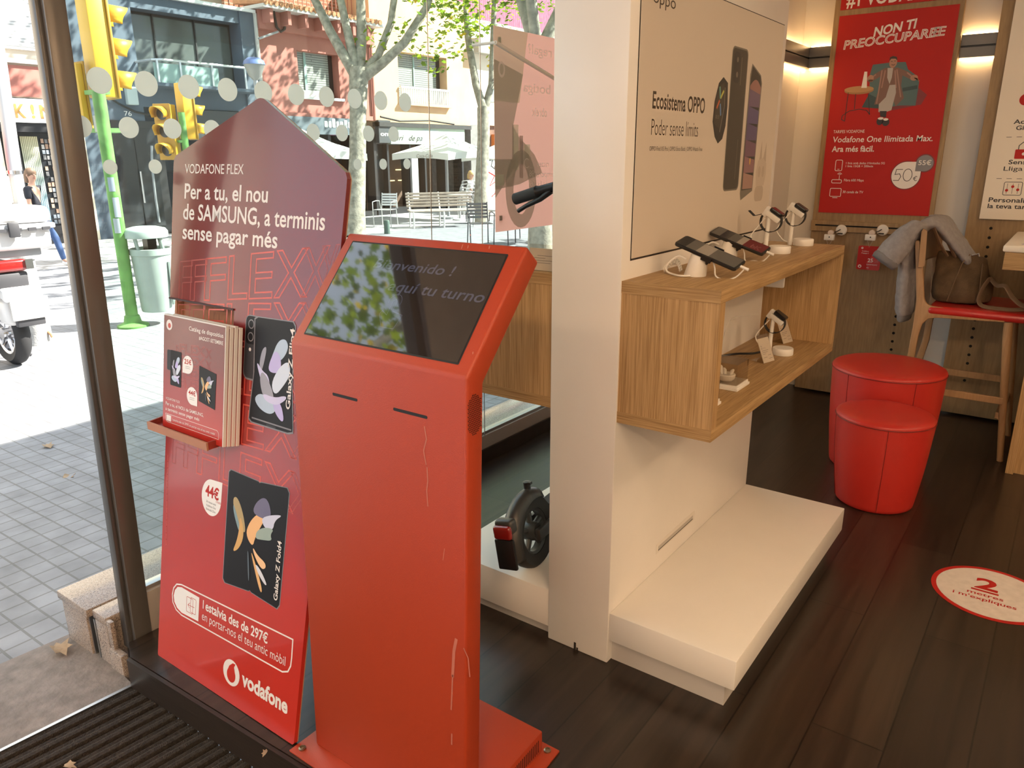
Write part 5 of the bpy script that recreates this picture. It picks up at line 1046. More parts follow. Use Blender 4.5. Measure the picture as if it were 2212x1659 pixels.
# --- building with the K!N sign
t = thing('corner_building', 'cream building at far left with a white shop sign lettered K!N', 'building', (XF, 6, -.2), 'houses across the street')
b = MB(); fb(b, -9, 8.45, 2.72, 10, -6, 0, CREAM); fb(b, -9, 6.8, -.2, 2.72, -6, 0, CREAM); fb(b, 8.06, 8.45, -.2, 2.72, -6, 0, CREAM); b.build('wall', parent=t)
b = MB(); fb(b, 5.2, 8.0, 2.74, 3.32, 0, .05, SALM); b.build('salmon_band', parent=t)
w = MB(); fb(w, 6.2, 7.93, 3.62, 4.62, -.02, .06, WHR); w = w.build('window', parent=t); b = MB(); fb(b, 6.3, 7.86, 3.68, 4.56, .055, .075, SHUTW); b.build('shutter', parent=w)
b = MB(); fb(b, 5.9, 8.0, 3.36, 3.44, 0, .12, WHR); b.build('sill', parent=t)
b = MB(); fb(b, 6.0, 8.05, 2.24, 2.70, 0, .10, mat('white_fascia', (.70, .70, .68), .5)); sg = b.build('shop_sign', parent=t)
p = Print((XF + .10, 0, 0), (0, 1, 0), (0, 0, 1), (1, 0, 0), .003); GOLD = mat('bronze_letters', (.34, .19, .05), .5)
ya, za = F(29, 253); yb, _ = F(53, 253); p.text('K', ya, 2.335, .245, GOLD, yb - ya, .03); ya, _ = F(64, 253); p.text('!', ya, 2.335, .245, GOLD, .07, .03); ya, _ = F(83, 253); yb, _ = F(112, 253); p.text('N', ya, 2.335, .245, GOLD, yb - ya, .03); p.build('sign_letters', sg)
b = MB(); fb(b, 6.8, 8.06, .12, 2.24, -.3, -.2, DGL); fb(b, 6.8, 8.06, -.2, .16, -.3, .06, DKF); fb(b, 6.8, 8.06, 2.06, 2.24, -.2, .05, DKF); fb(b, 7.02, 7.12, .1, 2.1, -.2, .02, DKF); fb(b, 7.98, 8.06, .1, 2.1, -.2, .02, DKF); b.build('shop_front', parent=t)
b = MB()
for i in range(10): fb(b, 7.22 + i * .034, 7.245 + i * .034, .16, 1.98, -.19, -.15, ramp_mat('curtain_yellow_to_blue', [(0, (.16, .32, .5)), (.4, (.3, .42, .42)), (1, (.62, .58, .36))], 2, .36, 2.2, .8))
b.build('curtain', parent=t)
b = MB(); random.seed(4)
for i in range(5):
    for j in range(16):
        if random.random() < .8: y = 7.62 + i * .075; z = .2 + j * .11; fb(b, y, y + .055, z, z + .075 + .02 * random.random(), -.19, -.17, mat('postcard_%d' % random.randrange(4), random.choice([(.5, .48, .44), (.2, .2, .2), (.42, .28, .2), (.3, .34, .38)]), .6))
b.build('postcard_rack', parent=t)
for (px, pw) in ((0, 0),):
    b = MB(); fb(b, 8.05, 8.44, 2.9, 3.6, 0, .02, mat('bare_plaster_pink', (.46, .3, .25), .9, var=.2, vscale=5)); b.build('bare_plaster', parent=t)
# --- blue-grey building
t = thing('blue_building', 'blue-grey building with a glazed balcony and house number 76', 'building', (XF, 10.7, -.2), 'houses across the street')
b = MB(); fb(b, 8.45, 9.86, -.2, 5.0, -6, 0, BLUEG); fb(b, 12.62, 13.02, -.2, 5.0, -6, .04, BLUEG); fb(b, 9.86, 12.62, 2.66, 3.16, -6, 0, BLUEG); fb(b, 9.86, 12.62, 4.72, 5.0, -6, 0, BLUEG); fb(b, 10.9, 13.02, -.2, 1.2, -6, -.2, mat('deep_blue_wall', (.035, .075, .13), .7)); fb(b, 8.45, 13.02, 5.0, 9, -6, -1.2, mat('brown_attic', (.24, .19, .14), .8)); b.build('wall', parent=t)
b = MB(); fb(b, 8.45, 13.05, 5.0, 5.07, -6, .12, mat('white_coping', (.7, .7, .68), .6)); b.build('coping', parent=t)
w = MB(); fb(w, 9.86, 12.62, 3.16, 4.72, -.5, -.42, DKF); w = w.build('window', parent=t)
b = MB(); fb(b, 9.92, 12.56, 3.2, 4.66, -.42, -.40, mat('green_grey_glazing', (.085, .10, .095), .12, spec=.6)); b.build('pane', parent=w); b = MB(); fb(b, 10.55, 10.58, 3.16, 4.7, -.4, -.36, DKF); fb(b, 11.6, 11.63, 3.16, 4.7, -.4, -.36, DKF); b.build('mullion', parent=w)
b = MB(); b.tube([(XF, 9.82, 3.60), (XF + .5, 9.92, 3.62), (XF + .6, 10.1, 3.63), (XF + .6, 12.7, 3.63), (XF, 12.75, 3.63)], .028, 8, mat('pale_steel_rail', (.6, .62, .63), .3, .6))
for y in (9.95, 10.5, 11.3, 12.2): b.box(XF + .59, XF + .62, y, y + .04, 3.14, 3.62, mat('pale_steel_rail', (.6, .6, .6)))
b.box(XF, XF + .62, 9.85, 12.72, 3.08, 3.15, BLUEG); b.build('balcony', parent=t); b = MB(); b.box(XF + .56, XF + .58, 9.9, 11.5, 3.15, 3.56, TEALG); b.build('balcony_panel', parent=t)
d = MB(); fb(d, 8.95, 10.2, -.2, 2.35, -.05, .03, DKF); d = d.build('door', parent=t)
b = MB(); fb(b, 9.02, 9.48, 0, 2.2, .03, .05, DGL); fb(b, 9.52, 10.0, 0, 2.2, .03, .05, DGL); b.build('pane', parent=d); b = MB(); b.tube([(XF + .1, 9.53, .55), (XF + .1, 9.53, 1.25)], .02, 6, CHROME); b.build('handle', parent=d)
p = Print((XF + .01, 0, 0), (0, 1, 0), (0, 0, 1), (1, 0, 0), .004); a = F(268, 250); p.text('76', a[0], a[1], .10, WHITE, .17); p.build('house_number', t)
b = MB(); a = F(277, 190); fb(b, a[0] - .11, a[0] + .13, 2.68, 3.06, 0, .14, mat('pale_meter_box', (.45, .52, .5), .5), .02); b.build('meter_box', parent=t)
b = MB(); pts = [(XF + .06, *F(x, y)) for x, y in ((225, 205), (255, 225), (290, 242), (330, 250), (360, 255))]; b.tube(pts, .025, 6, CAB); pts = [(XF + .05, *F(x, y)) for x, y in ((325, 315), (326, 360), (334, 430), (342, 480))]; b.tube(pts, .03, 6, mat('grey_pipe', (.3, .31, .32), .6)); b.build('cable', parent=t)
b = MB(); fb(b, 9.86 + .55, 13.02, 1.95, 2.64, 0, .08, DKSIGN); sg = b.build('shop_sign', parent=t); b = MB(); fb(b, 11.6, 13.02, .1, 1.95, -.3, -.2, bricks('dark_roller_shutter', [(.045, .035, .035), (.04, .03, .03)], (.015, .012, .012), 9, .09, .015, .6, 'yz')); b.build('shutter', parent=t)
p = Print((XF + .08, 0, 0), (0, 1, 0), (0, 0, 1), (1, 0, 0), .004); a = F(408, 281); p.text('ova', a[0], a[1], .16, mat('white_sign_letters', (.6, .62, .6), .5), .42, .01, outline=.03); p.build('sign_letters', sg)
# --- salmon building
t = thing('salmon_building', 'salmon-red house with tiled eave and a half-lowered shutter window', 'building', (XF, 15, -.2), 'houses across the street')
b = MB(); fb(b, 13.02, 14.33, 2.62, 5.1, -6, 0, SALM); fb(b, 15.76, 17.05, 2.62, 5.1, -6, 0, SALM); fb(b, 14.33, 15.76, 4.28, 5.1, -6, 0, SALM); fb(b, 14.33, 15.76, 2.62, 3.12, -6, 0, SALM); fb(b, 13.02, 17.05, 2.58, 2.70, 0, .06, SALM); b.build('wall', parent=t)
w = MB(); fb(w, 14.33, 15.76, 3.12, 4.28, -.30, -.26, DKF); w = w.build('window', parent=t); b = MB(); fb(b, 14.33, 15.58, 3.16, 4.28, -.26, -.23, SHUT); b.build('shutter', parent=w); b = MB(); fb(b, 14.70, 14.78, 3.12, 4.28, -.23, -.20, TEALG); b.build('mullion', parent=w)
b = MB(); fb(b, 14.25, 15.84, 3.06, 3.13, 0, .10, WHR); fb(b, 14.4, 15.6, 3.13, 3.3, -.15, -.12, WHR); b.build('sill', parent=t)
b = MB(); fb(b, 12.98, 17.1, 5.1, 5.18, -.4, .55, mat('pale_gutter', (.55, .53, .5), .6)); b.build('eave', parent=t)
b = MB(); fb(b, 13.1, 17.05, 4.66, 5.1, 0, .16, SALM)
for i in range(7): fb(b, 13.2 + i * .55, 13.3 + i * .55, 4.78, 5.1, .16, .48, SALM)
b.build('corbel', parent=t)
TERR = mat('terracotta_roof_tile', (.42, .2, .1), .85, var=.2, vscale=10); b = MB()
for i in range(26): y = 13.05 + i * .155; b.tube([(XF + .58, y, 5.21), (XF - .7, y, 5.34)], .065, 8, TERR)
b.build('roof_tiles', parent=t)
b = MB(); fb(b, 13.02, 17.0, 5.2, 9.5, -7, -1.1, BRK); b.build('brick_attic', parent=t)
b = MB(); fb(b, 13.02, 17.0, 5.36, 5.41, -.62, -.58, IRON); fb(b, 13.02, 17.0, 6.2, 6.26, -.62, -.58, IRON)
for i in range(27): y = 13.05 + i * .15; b.tube([(XF - .6, y, 5.3), (XF - .6, y, 6.22)], .014, 5, IRON)
b.build('railing', parent=t)
b = MB(); fb(b, 13.02, 16.3, 2.15, 2.60, 0, .12, mat('slate_fascia', (.10, .13, .15), .6)); sg = b.build('shop_sign', parent=t); p = Print((XF + .12, 0, 0), (0, 1, 0), (0, 0, 1), (1, 0, 0), .004)
SLET = mat('white_sign_letters', (.6, .62, .6), .5)  # plain off-white letter colour
for i, (u, w_, h_) in enumerate(((15.0, .12, .17), (15.15, .1, .17), (15.28, .12, .24), (15.43, .1, .17), (15.56, .13, .17), (15.72, .12, .22), (15.87, .1, .17))): p.rrect(u, 2.34, u + w_, 2.34 + h_, .03, SLET, 2)
p.build('sign_letters', sg)
b = MB(); fb(b, 13.1, 16.9, -.2, 2.15, -.5, -.4, DGL); fb(b, 13.02, 13.12, -.2, 2.2, -.4, 0, DKF); fb(b, 15.2, 15.3, -.2, 2.2, -.4, 0, DKF); fb(b, 16.0, 16.1, -.2, 2.2, -.4, 0, DKF); fb(b, 16.95, 17.05, -.2, 2.2, -.4, 0, DKF); fb(b, 13.1, 17, -.2, -.05, -.45, 0, DKF); fb(b, 16.1, 16.35, 0, 2.0, -.4, -.36, mat('notice_strip', (.4, .43, .42), .6)); b.build('shop_front', parent=t)
b = MB(); pts = [(XF + .2, *F(x, y)) for x, y in ((580, 25), (587, 60), (596, 70), (604, 65), (608, 35))]; b.tube(pts, .035, 6, CAB); b.tube([(XF + .2, *F(548, 85)), (XF + .2, *F(590, 70))], .03, 6, mat('grey_pipe', (.3, .3, .3))); b.build('cable', parent=t)
b = MB(); b.tube([(XF + .06, 13.06, -.1), (XF + .06, 13.06, 5.0)], .05, 8, mat('pale_downpipe', (.5, .48, .44), .6)); b.tube([(XF + .06, 17.0, 2.6), (XF + .06, 17.0, 5.0)], .04, 8, SALM); b.build('downpipe', parent=t)
# --- apricot building
t = thing('apricot_building', 'apricot building with a white balcony window above the pale green shop sign', 'building', (XF, 19, -.2), 'houses across the street')
b = MB(); fb(b, 17.05, 18.15, 2.55, 6.4, -6, 0, ORNG); fb(b, 20.42, 21.6, 2.55, 6.4, -6, 0, ORNG); fb(b, 18.15, 20.42, 4.62, 6.4, -6, 0, ORNG); fb(b, 18.15, 20.42, 2.55, 3.16, -6, 0, ORNG); b.build('wall', parent=t)
w = MB(); fb(w, 18.15, 20.42, 3.16, 4.62, -.36, -.32, DKF); w = w.build('window', parent=t); b = MB(); fb(b, 18.15, 20.2, 3.2, 4.62, -.32, -.29, SHUT); b.build('shutter', parent=w); b = MB(); fb(b, 19.1, 19.15, 3.16, 4.62, -.29, -.26, TEALG); b.build('mullion', parent=w)
b = MB(); fb(b, 18.1, 20.5, 3.08, 3.16, -.1, .14, ORNG); fb(b, 18.15, 20.42, 3.58, 3.64, .04, .1, WHR)
for i in range(23): fb(b, 18.18 + i * .1, 18.215 + i * .1, 3.16, 3.6, .05, .09, WHR)
b.build('balcony', parent=t)
b = MB(); fb(b, 17.05, 21.4, 2.42, 2.55, -.1, .2, mat('wire_tray_black', (.03, .03, .03), .8, var=.5, vscale=20)); b.tube([(XF + .1, 17.2, 2.7), (XF + .12, 18, 2.6), (XF + .1, 19.4, 2.66), (XF + .1, 20.6, 2.58)], .03, 6, CAB); b.build('cable', parent=t)
b = MB(); fb(b, 17.55, 21.1, 1.92, 2.42, 0, .14, mat('pale_green_fascia', (.36, .43, .34), .6)); sg = b.build('shop_sign', parent=t); b = MB(); fb(b, 17.05, 17.55, 1.95, 2.60, 0, .16, DKSIGN); sg2 = b.build('shop_sign', parent=t)
p = Print((XF + .14, 0, 0), (0, 1, 0), (0, 0, 1), (1, 0, 0), .004); p.disc(19.35, 2.16, .62, mat('sign_disc_grey', (.3, .36, .34), .6), 1, .24); p.text('Yuri', 17.62, 2.03, .16, INK, .5, 0, 2, shear=.4); p.text('de pa', 18.35, 2.03, .16, INK, .62, 0, 2, shear=.4); p.build('sign_letters', sg)
p = Print((XF + .16, 0, 0), (0, 1, 0), (0, 0, 1), (1, 0, 0), .004); p.text('om', 17.1, 2.15, .12, WHITE, .4, .02, 2, 'l'); p.build('sign_letters', sg2)
b = MB(); fb(b, 17.05, 21.2, -.2, 1.92, -1.6, -1.5, mat('warm_shop_back', (.12, .07, .045), .7)); fb(b, 17.05, 21.2, -.2, 0, -.4, 0, DKF); fb(b, 17.05, 17.5, -.2, 1.92, -.4, -.2, DGL)
for y in (17.5, 18.5, 19.2, 20.2, 21.1): fb(b, y, y + .08, -.2, 1.92, -.4, 0, DKF)
b.build('shop_front', parent=t)
b = MB()
for (y, z) in ((19.3, 1.1), (19.4, .75), (18.7, .75), (20.0, .75)): fb(b, y, y + .5, z, z + .035, -1.45, -1.4, mat('warm_shelf_lamp', (.9, .7, .4), .5, emit=(1, .75, .4), es=2))
b.build('shelf_lamp', parent=t)
b = MB(); fb(b, 18.6, 18.9, .2, 1.55, -.05, -.02, mat('notice_strip', (.4, .4, .4))); fb(b, 18.55, 19.35, 1.5, 1.75, -.04, -.01, mat('menu_card', (.5, .45, .34), .6)); b.build('menu_board', parent=t)
# --- buildings at the right end and behind
t = thing('shutter_building', 'cream building behind the right tree with an orange sign and graffiti shutter', 'building', (XF, 24, -.2), 'houses across the street')
b = MB(); fb(b, 21.6, 34, 2.6, 6.0, -6, 0, CREAM); fb(b, 21.6, 22.0, -.2, 2.6, -6, 0, mat('grey_stone_pier', (.2, .19, .18), .8, var=.2)); fb(b, 22, 34, 1.9, 2.6, -6, -.1, mat('dark_brick_band', (.17, .09, .06), .8, var=.3)); b.build('wall', parent=t)
b = MB(); fb(b, 22.0, 24.6, -.2, 1.6, -.3, -.2, SHUTW); sh = b.build('shutter', parent=t); p = Print((XF - .2, 0, 0), (0, 1, 0), (0, 0, 1), (1, 0, 0), .006)
for m_, pts in ((INK, ((22.9, 1.4), (23.1, 1.45), (23.0, 1.2), (23.2, 1.1), (23.3, 1.45), (23.35, 1.15), (23.55, 1.1), (23.5, 1.4))), (RED, ((22.8, 1.0), (23.2, .85), (22.9, .5), (23.4, .7), (23.2, .2), (23.6, .45), (23.0, .1)))): p.line(pts, .04, m_, 1)
p.build('graffiti', sh)
b = MB(); fb(b, 22.9, 25, 1.72, 2.3, -.1, .05, mat('orange_fascia', (.62, .16, .03), .5)); sg = b.build('shop_sign', parent=t); p = Print((XF + .05, 0, 0), (0, 1, 0), (0, 0, 1), (1, 0, 0), .004); p.text('al', 23.05, 1.85, .26, WHITE, .34, .02, 2); p.build('sign_letters', sg)
w = MB(); fb(w, 22.7, 24.4, 3.4, 4.5, 0, .02, TEALG); w.build('window', parent=t); b = MB(); fb(b, 21.7, 26, 4.9, 5.35, 0, .35, mat('grey_canopy', (.33, .31, .26), .7)); b.build('canopy', parent=t)
b = MB(); b.box(-30, -24, 26, 50, -.2, 12, bricks('purple_corrugated_cladding', [(.30, .09, .15), (.26, .075, .13)], (.15, .04, .07), .16, 40, .02, .6, 'yz', off=0)); tag(b.build('clad_building'), 'tall purple corrugated building rising behind the trees', 'building', 'houses across the street')
# ---------------------------------------------------------------- trees
BARK = mat('plane_tree_bark', (.26, .24, .19), .9, bump=.6, bscale=30, var=.4, vscale=9)
def leafmat(name, c):
    m = bpy.data.materials.new(name); m.use_nodes = True; n = m.node_tree; n.nodes.clear(); o = n.nodes.new('ShaderNodeOutputMaterial'); d_ = n.nodes.new('ShaderNodeBsdfDiffuse'); t_ = n.nodes.new('ShaderNodeBsdfTranslucent'); mx = n.nodes.new('ShaderNodeMixShader')
    d_.inputs[0].default_value = (*c, 1); t_.inputs[0].default_value = (c[0] * 1.4, c[1] * 1.25, c[2] * .6, 1); mx.inputs[0].default_value = .5
    n.links.new(d_.outputs[0], mx.inputs[1]); n.links.new(t_.outputs[0], mx.inputs[2]); n.links.new(mx.outputs[0], o.inputs[0]); return m
LEAVES = [leafmat('green_leaf', (.13, .22, .04)), leafmat('light_green_leaf', (.22, .32, .05)), leafmat('yellow_leaf', (.45, .36, .04)), leafmat('dark_leaf', (.07, .13, .03))]
LW = (.42, .36, .08, .14)
def foliage(b, clusters, rng):
    star = [(0, -.6), (.28, -.35), (.62, -.3), (.42, .05), (.6, .4), (.22, .35), (0, .75), (-.22, .35), (-.6, .4), (-.42, .05), (-.62, -.3), (-.28, -.35)]
    for (c, r_, n) in clusters:
        for i in range(n):
            while True:
                q = Vector((rng.uniform(-1, 1), rng.uniform(-1, 1), rng.uniform(-1, 1)))
                if q.length < 1: break
            pt = Vector(c) + Vector((q.x * r_[0], q.y * r_[1], q.z * r_[2])); s_ = rng.uniform(.07, .13)
            E = Matrix.Rotation(rng.uniform(0, 6.28), 3, 'Z') @ Matrix.Rotation(rng.uniform(-1.1, 1.1), 3, 'X') @ Matrix.Rotation(rng.uniform(0, 6.28), 3, 'Z')
            b.add([pt + E @ Vector((u * s_, v * s_, 0)) for u, v in star], [list(range(12))], rng.choices(LEAVES, LW)[0])
def tree(lab, limbs, clusters, seed, group):
    rng = random.Random(seed); base = limbs[0][0][0]
    t = thing('plane_tree', lab, 'tree', base, group); b = MB()
    pts, r_ = limbs[0]; b.tube(pts, r_, 14, BARK); tr = b.build('trunk', parent=t, smooth=True)
    for pts, r_ in limbs[1:]:
        b = MB(); b.tube(pts, r_, 10, BARK); b.build('branch', parent=t, smooth=True)
    b = MB(); foliage(b, clusters, rng); o = b.build('foliage', parent=t, smooth=False); o['kind'] = 'stuff'
V_ = Vector
tree('plane tree with a pale trunk forking above the bench', [
    ([(-13.42, 12.17, -.22), (-13.45, 12.28, .3), (-13.62, 12.6, 1.6), (-13.74, 12.80, 2.5), (-13.95, 13.07, 3.2), (-13.97, 13.1, 3.5)], [.27, .215, .19, .19, .22, .21]),
    ([(-13.95, 13.08, 3.25), (-14.2, 12.95, 3.7), (-14.6, 12.9, 4.3), (-15.0, 12.85, 5.0), (-15.5, 12.7, 6.4)], [.15, .12, .105, .09, .05]),
    ([(-13.98, 13.08, 3.3), (-14.2, 13.1, 4.1), (-14.55, 13.2, 5.1), (-14.8, 13.2, 6.8)], [.13, .10, .085, .05]),
    ([(-13.96, 13.1, 3.3), (-14.1, 13.4, 4.3), (-14.2, 13.52, 5.2), (-14.1, 13.7, 7.2)], [.14, .115, .10, .05]),
    ([(-13.9, 13.15, 3.35), (-13.75, 13.55, 3.8), (-13.6, 13.85, 4.5), (-13.5, 13.95, 5.2), (-13.3, 14.1, 6.8)], [.12, .09, .08, .075, .04]),
    ([(-13.9, 13.15, 3.3), (-13.55, 13.45, 3.6), (-13.2, 13.85, 4.05), (-12.95, 14.35, 4.8), (-12.7, 14.9, 6.2)], [.14, .11, .10, .09, .05])],
    [((-14.0, 13.5, 7.4), (3.0, 3.0, 2.0), 2600), ((-12.6, 14.5, 5.2), (.9, 1.0, .8), 230), ((-13.3, 14.2, 4.2), (.5, .6, .5), 60), ((-15.0, 12.6, 5.6), (.8, .8, .7), 110), ((-13.0, 14.6, 3.7), (.35, .4, .5), 50), ((-13.9, 13.4, 4.0), (.4, .4, .4), 30), ((-12.4, 15.3, 5.0), (.8, .8, .7), 170)], 1, 'street plane trees')
tree('plane tree with a slim forked trunk left of the window poster', [
    ([(-13.2, 16.55, -.2), (-13.3, 16.75, .8), (-13.42, 17.02, 2.0), (-13.55, 17.2, 2.8)], [.22, .18, .165, .17]),
    ([(-13.55, 17.2, 2.75), (-13.8, 17.2, 3.4), (-14.2, 17.4, 4.6), (-14.5, 17.6, 6.4)], [.13, .105, .095, .05]),
    ([(-13.55, 17.25, 2.75), (-13.5, 17.5, 3.4), (-13.6, 17.7, 4.3), (-13.6, 17.8, 5.6), (-13.4, 18.1, 7.0)], [.11, .09, .08, .07, .04])],
    [((-13.6, 17.6, 6.8), (2.6, 2.6, 2.2), 2200), ((-14.2, 17.0, 4.6), (.7, .7, .6), 130), ((-13.4, 18.2, 4.0), (.6, .7, .7), 130), ((-13.3, 18.6, 3.2), (.4, .5, .5), 50)], 2, 'street plane trees')
tree('near plane tree behind the white tower, its sunlit crown above the window poster', [
    ([(-7.4, 10.9, -.2), (-7.45, 11.0, 1.6), (-7.6, 11.1, 3.2)], [.22, .17, .16]),
    ([(-7.6, 11.1, 3.1), (-8.2, 11.3, 4.4), (-8.8, 11.2, 6.2)], [.11, .09, .05]), ([(-7.6, 11.1, 3.1), (-7.3, 11.8, 4.4), (-6.9, 12.6, 6.2)], [.11, .09, .05]), ([(-7.6, 11.1, 3.1), (-7.5, 10.6, 4.6), (-7.4, 10.0, 6.6)], [.10, .08, .05])],
    [((-7.8, 11.2, 5.9), (3.1, 3.1, 2.0), 3400)], 3, 'street plane trees')
tree('plane tree beside the doorway, outside the photo, mirrored in the kiosk screen', [
    ([(-7.2, -2.6, -.2), (-7.2, -2.5, 1.8), (-7.3, -2.4, 3.2)], [.22, .17, .16]),
    ([(-7.3, -2.4, 3.1), (-7.9, -2.2, 4.6), (-8.4, -2.2, 6.4)], [.11, .09, .05]), ([(-7.3, -2.4, 3.1), (-6.8, -1.9, 4.6), (-6.3, -1.2, 6.6)], [.11, .09, .05])],
    [((-7.3, -2.2, 6.4), (2.9, 2.9, 2.3), 3000)], 5, 'street plane trees')
# ---------------------------------------------------------------- street furniture
GRN = mat('green_pole_paint', (.12, .30, .07), .6, var=.35, vscale=6); YEL = mat('signal_yellow', (.62, .34, .02), .5); YELD = mat('signal_dark_yellow', (.42, .22, .02), .6); LENS = mat('dark_signal_lens', (.04, .03, .025), .2); GSTK = mat('faded_sticker', (.6, .62, .58), .7)
def head(t, x, y, z, n, ang, name='signal_head'):
    """signal box with n round lenses under visors, facing ang"""
    M = Matrix.Translation((x, y, z)) @ Matrix.Rotation(ang, 4, 'Z'); H_ = .31 * n
    b = MB(); b.box(-.14, .14, -.12, .06, 0, H_, YEL, .012); b.box(-.16, .16, .06, .085, -.01, H_ + .01, YELD, .006); xform(b, M); h = b.build(name, parent=t, smooth=30)
    for i in range(n):
        zc = .155 + .31 * i
        b = MB(); b.lathe([(0, .088), (.10, .088), (.105, .084)], (0, 0, zc), 20, LENS, 'y'); xform(b, M); b.build('lens', parent=h)
        b = MB(); vs = []; fs = []; N = 14
        for k in range(N + 1):
            a = R(-25 + 230 * k / N); vs += [(.125 * math.cos(a), .085, zc + .125 * math.sin(a)), (.125 * math.cos(a), .085 + .24 * (.55 + .45 * max(0, math.sin(a))), zc + .125 * math.sin(a) - .015)]
        for k in range(N): fs.append([2 * k, 2 * k + 2, 2 * k + 3, 2 * k + 1])
        b.add(vs, fs, YEL); xform(b, M); o = b.build('visor', parent=h, smooth=60); m = o.modifiers.new('wall', 'SOLIDIFY'); m.thickness = .006
    return h
t = thing('traffic_light', 'large yellow traffic light on the green pole holding the litter bin', 'traffic light', (-8.08, 4.08, -.2), 'traffic lights')
b = MB(); b.tube([(-8.08, 4.08, -.2), (-8.08, 4.08, 2.18)], .062, 14, GRN); b.lathe([(.16, 0), (.16, .02), (.09, .05), (.075, .12), (.062, .13)], (-8.08, 4.08, -.2), 18, GRN); b.build('pole', parent=t, smooth=30)
head(t, -8.30, 4.27, 2.14, 3, R(-6))
b = MB(); b.box(-8.30, -8.08, 4.05, 4.2, 2.16, 2.20, GRN); b.box(-8.19, -8.10, 4.04, 4.12, 1.80, 1.96, mat('grey_clamp', (.36, .36, .33), .6), .01); b.build('bracket', parent=t)
q = at(176, 205, 0, -8.42); b = MB(); b.box(-8.52, -8.34, q.y - .05, q.y + .01, 1.84, 2.46, YEL, .01); b.box(-8.54, -8.32, q.y + .01, q.y + .025, 1.82, 2.48, YELD); b.box(-8.42, -8.10, q.y, q.y + .3, 1.80, 1.84, GRN); b.build('pedestrian_signal', parent=t, smooth=30)
b = MB()
for (z0, z1, a) in ((1.22, 1.36, 0), (.96, 1.16, .3), (.80, .95, -.1)): b.lathe([(.0635, z0), (.0635, z1)], (-8.08, 4.08, 0), 8, mat('faded_sticker_%d' % int(z0 * 10), (.5 - z0 * .15, .52 - z0 * .12, .45), .7), 'z', R(-62) + a, R(-5) + a)
b.build('stickers', parent=t)
t = thing('litter_bin', 'pale green domed litter bin strapped to the green traffic light pole', 'bin', (-8.02, 4.31, -.06))
BIN = mat('pale_bin_green', (.34, .41, .37), .55, var=.06); x, y = -7.99, 4.34
b = MB(); b.lathe([(.0, -.05), (.165, -.05), (.172, -.03), (.20, .55), (.212, .56), (.212, .62), (.20, .625), (.19, .60), (.15, -.03)], (x, y, 0), 36, BIN); b.build('body', parent=t, smooth=40)
b = MB(); b.lathe([(.21, .735), (.222, .74), (.222, .80), (.20, .83), (.12, .85), (0, .855)], (x - .02, y - .02, 0), 36, BIN); b.build('lid', parent=t, smooth=40)
for a in (20, 110, 200, 290): b = MB(); b.tube([(x + .17 * math.cos(R(a)), y + .17 * math.sin(R(a)), .58), (x - .015 + .17 * math.cos(R(a)), y - .015 + .17 * math.sin(R(a)), .75)], .016, 8, BIN); b.build('lid_post', parent=t, smooth=True)
b = MB(); b.box(x - .05, x + .05, y - .05, y + .05, .60, .75, BLACK); b.build('ash_plate', parent=t)
b = MB(); b.prism([(x + .195 * math.cos(R(a)) * 1.0, y + .195 * math.sin(R(a)), z) for a, z in ((18, .48), (18, .02), (27, .02), (27, .48))], (.012, .004, 0), mat('bin_slot', (.12, .15, .14), .7)); b.build('slot', parent=t)
t = thing('bollard', 'grey cast-iron bollard behind the motor scooter', 'bollard', (-8.05, 3.10, -.2)); x, y = -8.08, 3.13; CI = mat('grey_cast_iron', (.36, .36, .35), .6, bump=.4, bscale=60, var=.2, vscale=12)
b = MB(); b.lathe([(.13, -.2), (.12, -.15), (.115, .0), (.088, .55), (.088, .62), (.112, .63), (.118, .65), (.112, .675), (.08, .69), (.05, .70), (0, .705)], (x, y, 0), 28, CI); b.build('body', parent=t, smooth=40)
b = MB(); b.tube([(x + .08 + .055 * math.cos(a / 2), y + .04 + .03 * math.cos(a / 2), -.135 + .06 * math.sin(a / 2)) for a in range(11)], .014, 8, mat('rusty_ring', (.4, .2, .1), .7)); b.build('chain_ring', parent=t, smooth=True)
# second signal group
t = thing('traffic_light', 'smaller yellow traffic light cluster farther off, before the blue building', 'traffic light', (-12.9, 7.9, -.2), 'traffic lights')
b = MB(); b.tube([(-12.9, 7.9, -.2), (-12.9, 7.9, 2.3)], .06, 12, GRN); b.build('pole', parent=t, smooth=True)
head(t, -12.98, 8.06, 1.86, 3, R(-6)); head(t, -13.12, 7.72, 2.12, 1, R(205)); head(t, -13.06, 7.70, 1.52, 2, R(206))
b = MB(); b.box(-13.1, -12.88, 7.78, 7.92, 1.8, 1.84, GRN); b.build('bracket', parent=t)
t = thing('street_lamp', 'street lamp with a blue-capped glass globe before the blue building', 'street lamp', (-14.0, 10.3, -.2))
b = MB(); b.tube([(-14, 10.3, -.2), (-14, 10.3, 3.05)], [.07, .045], 12, mat('grey_post', (.3, .31, .32), .5)); b.build('pole', parent=t, smooth=True)
b = MB(); b.lathe([(.05, 3.05), (.12, 3.12), (.21, 3.34)], (-14, 10.3, 0), 24, mat('frosted_globe', (.45, .45, .42), .3, trans=.4)); b.build('globe', parent=t, smooth=True)
b = MB(); b.lathe([(.22, 3.34), (.2, 3.41), (.12, 3.47), (0, 3.49)], (-14, 10.3, 0), 24, mat('blue_lamp_cap', (.10, .15, .32), .4)); b.build('cap', parent=t, smooth=True)
t = thing('silver_post', 'tall silver lamp post before the K!N shop', 'post', (-15.5, 6.05, -.2))
SIL = mat('galvanised_steel', (.42, .42, .42), .5, .3)
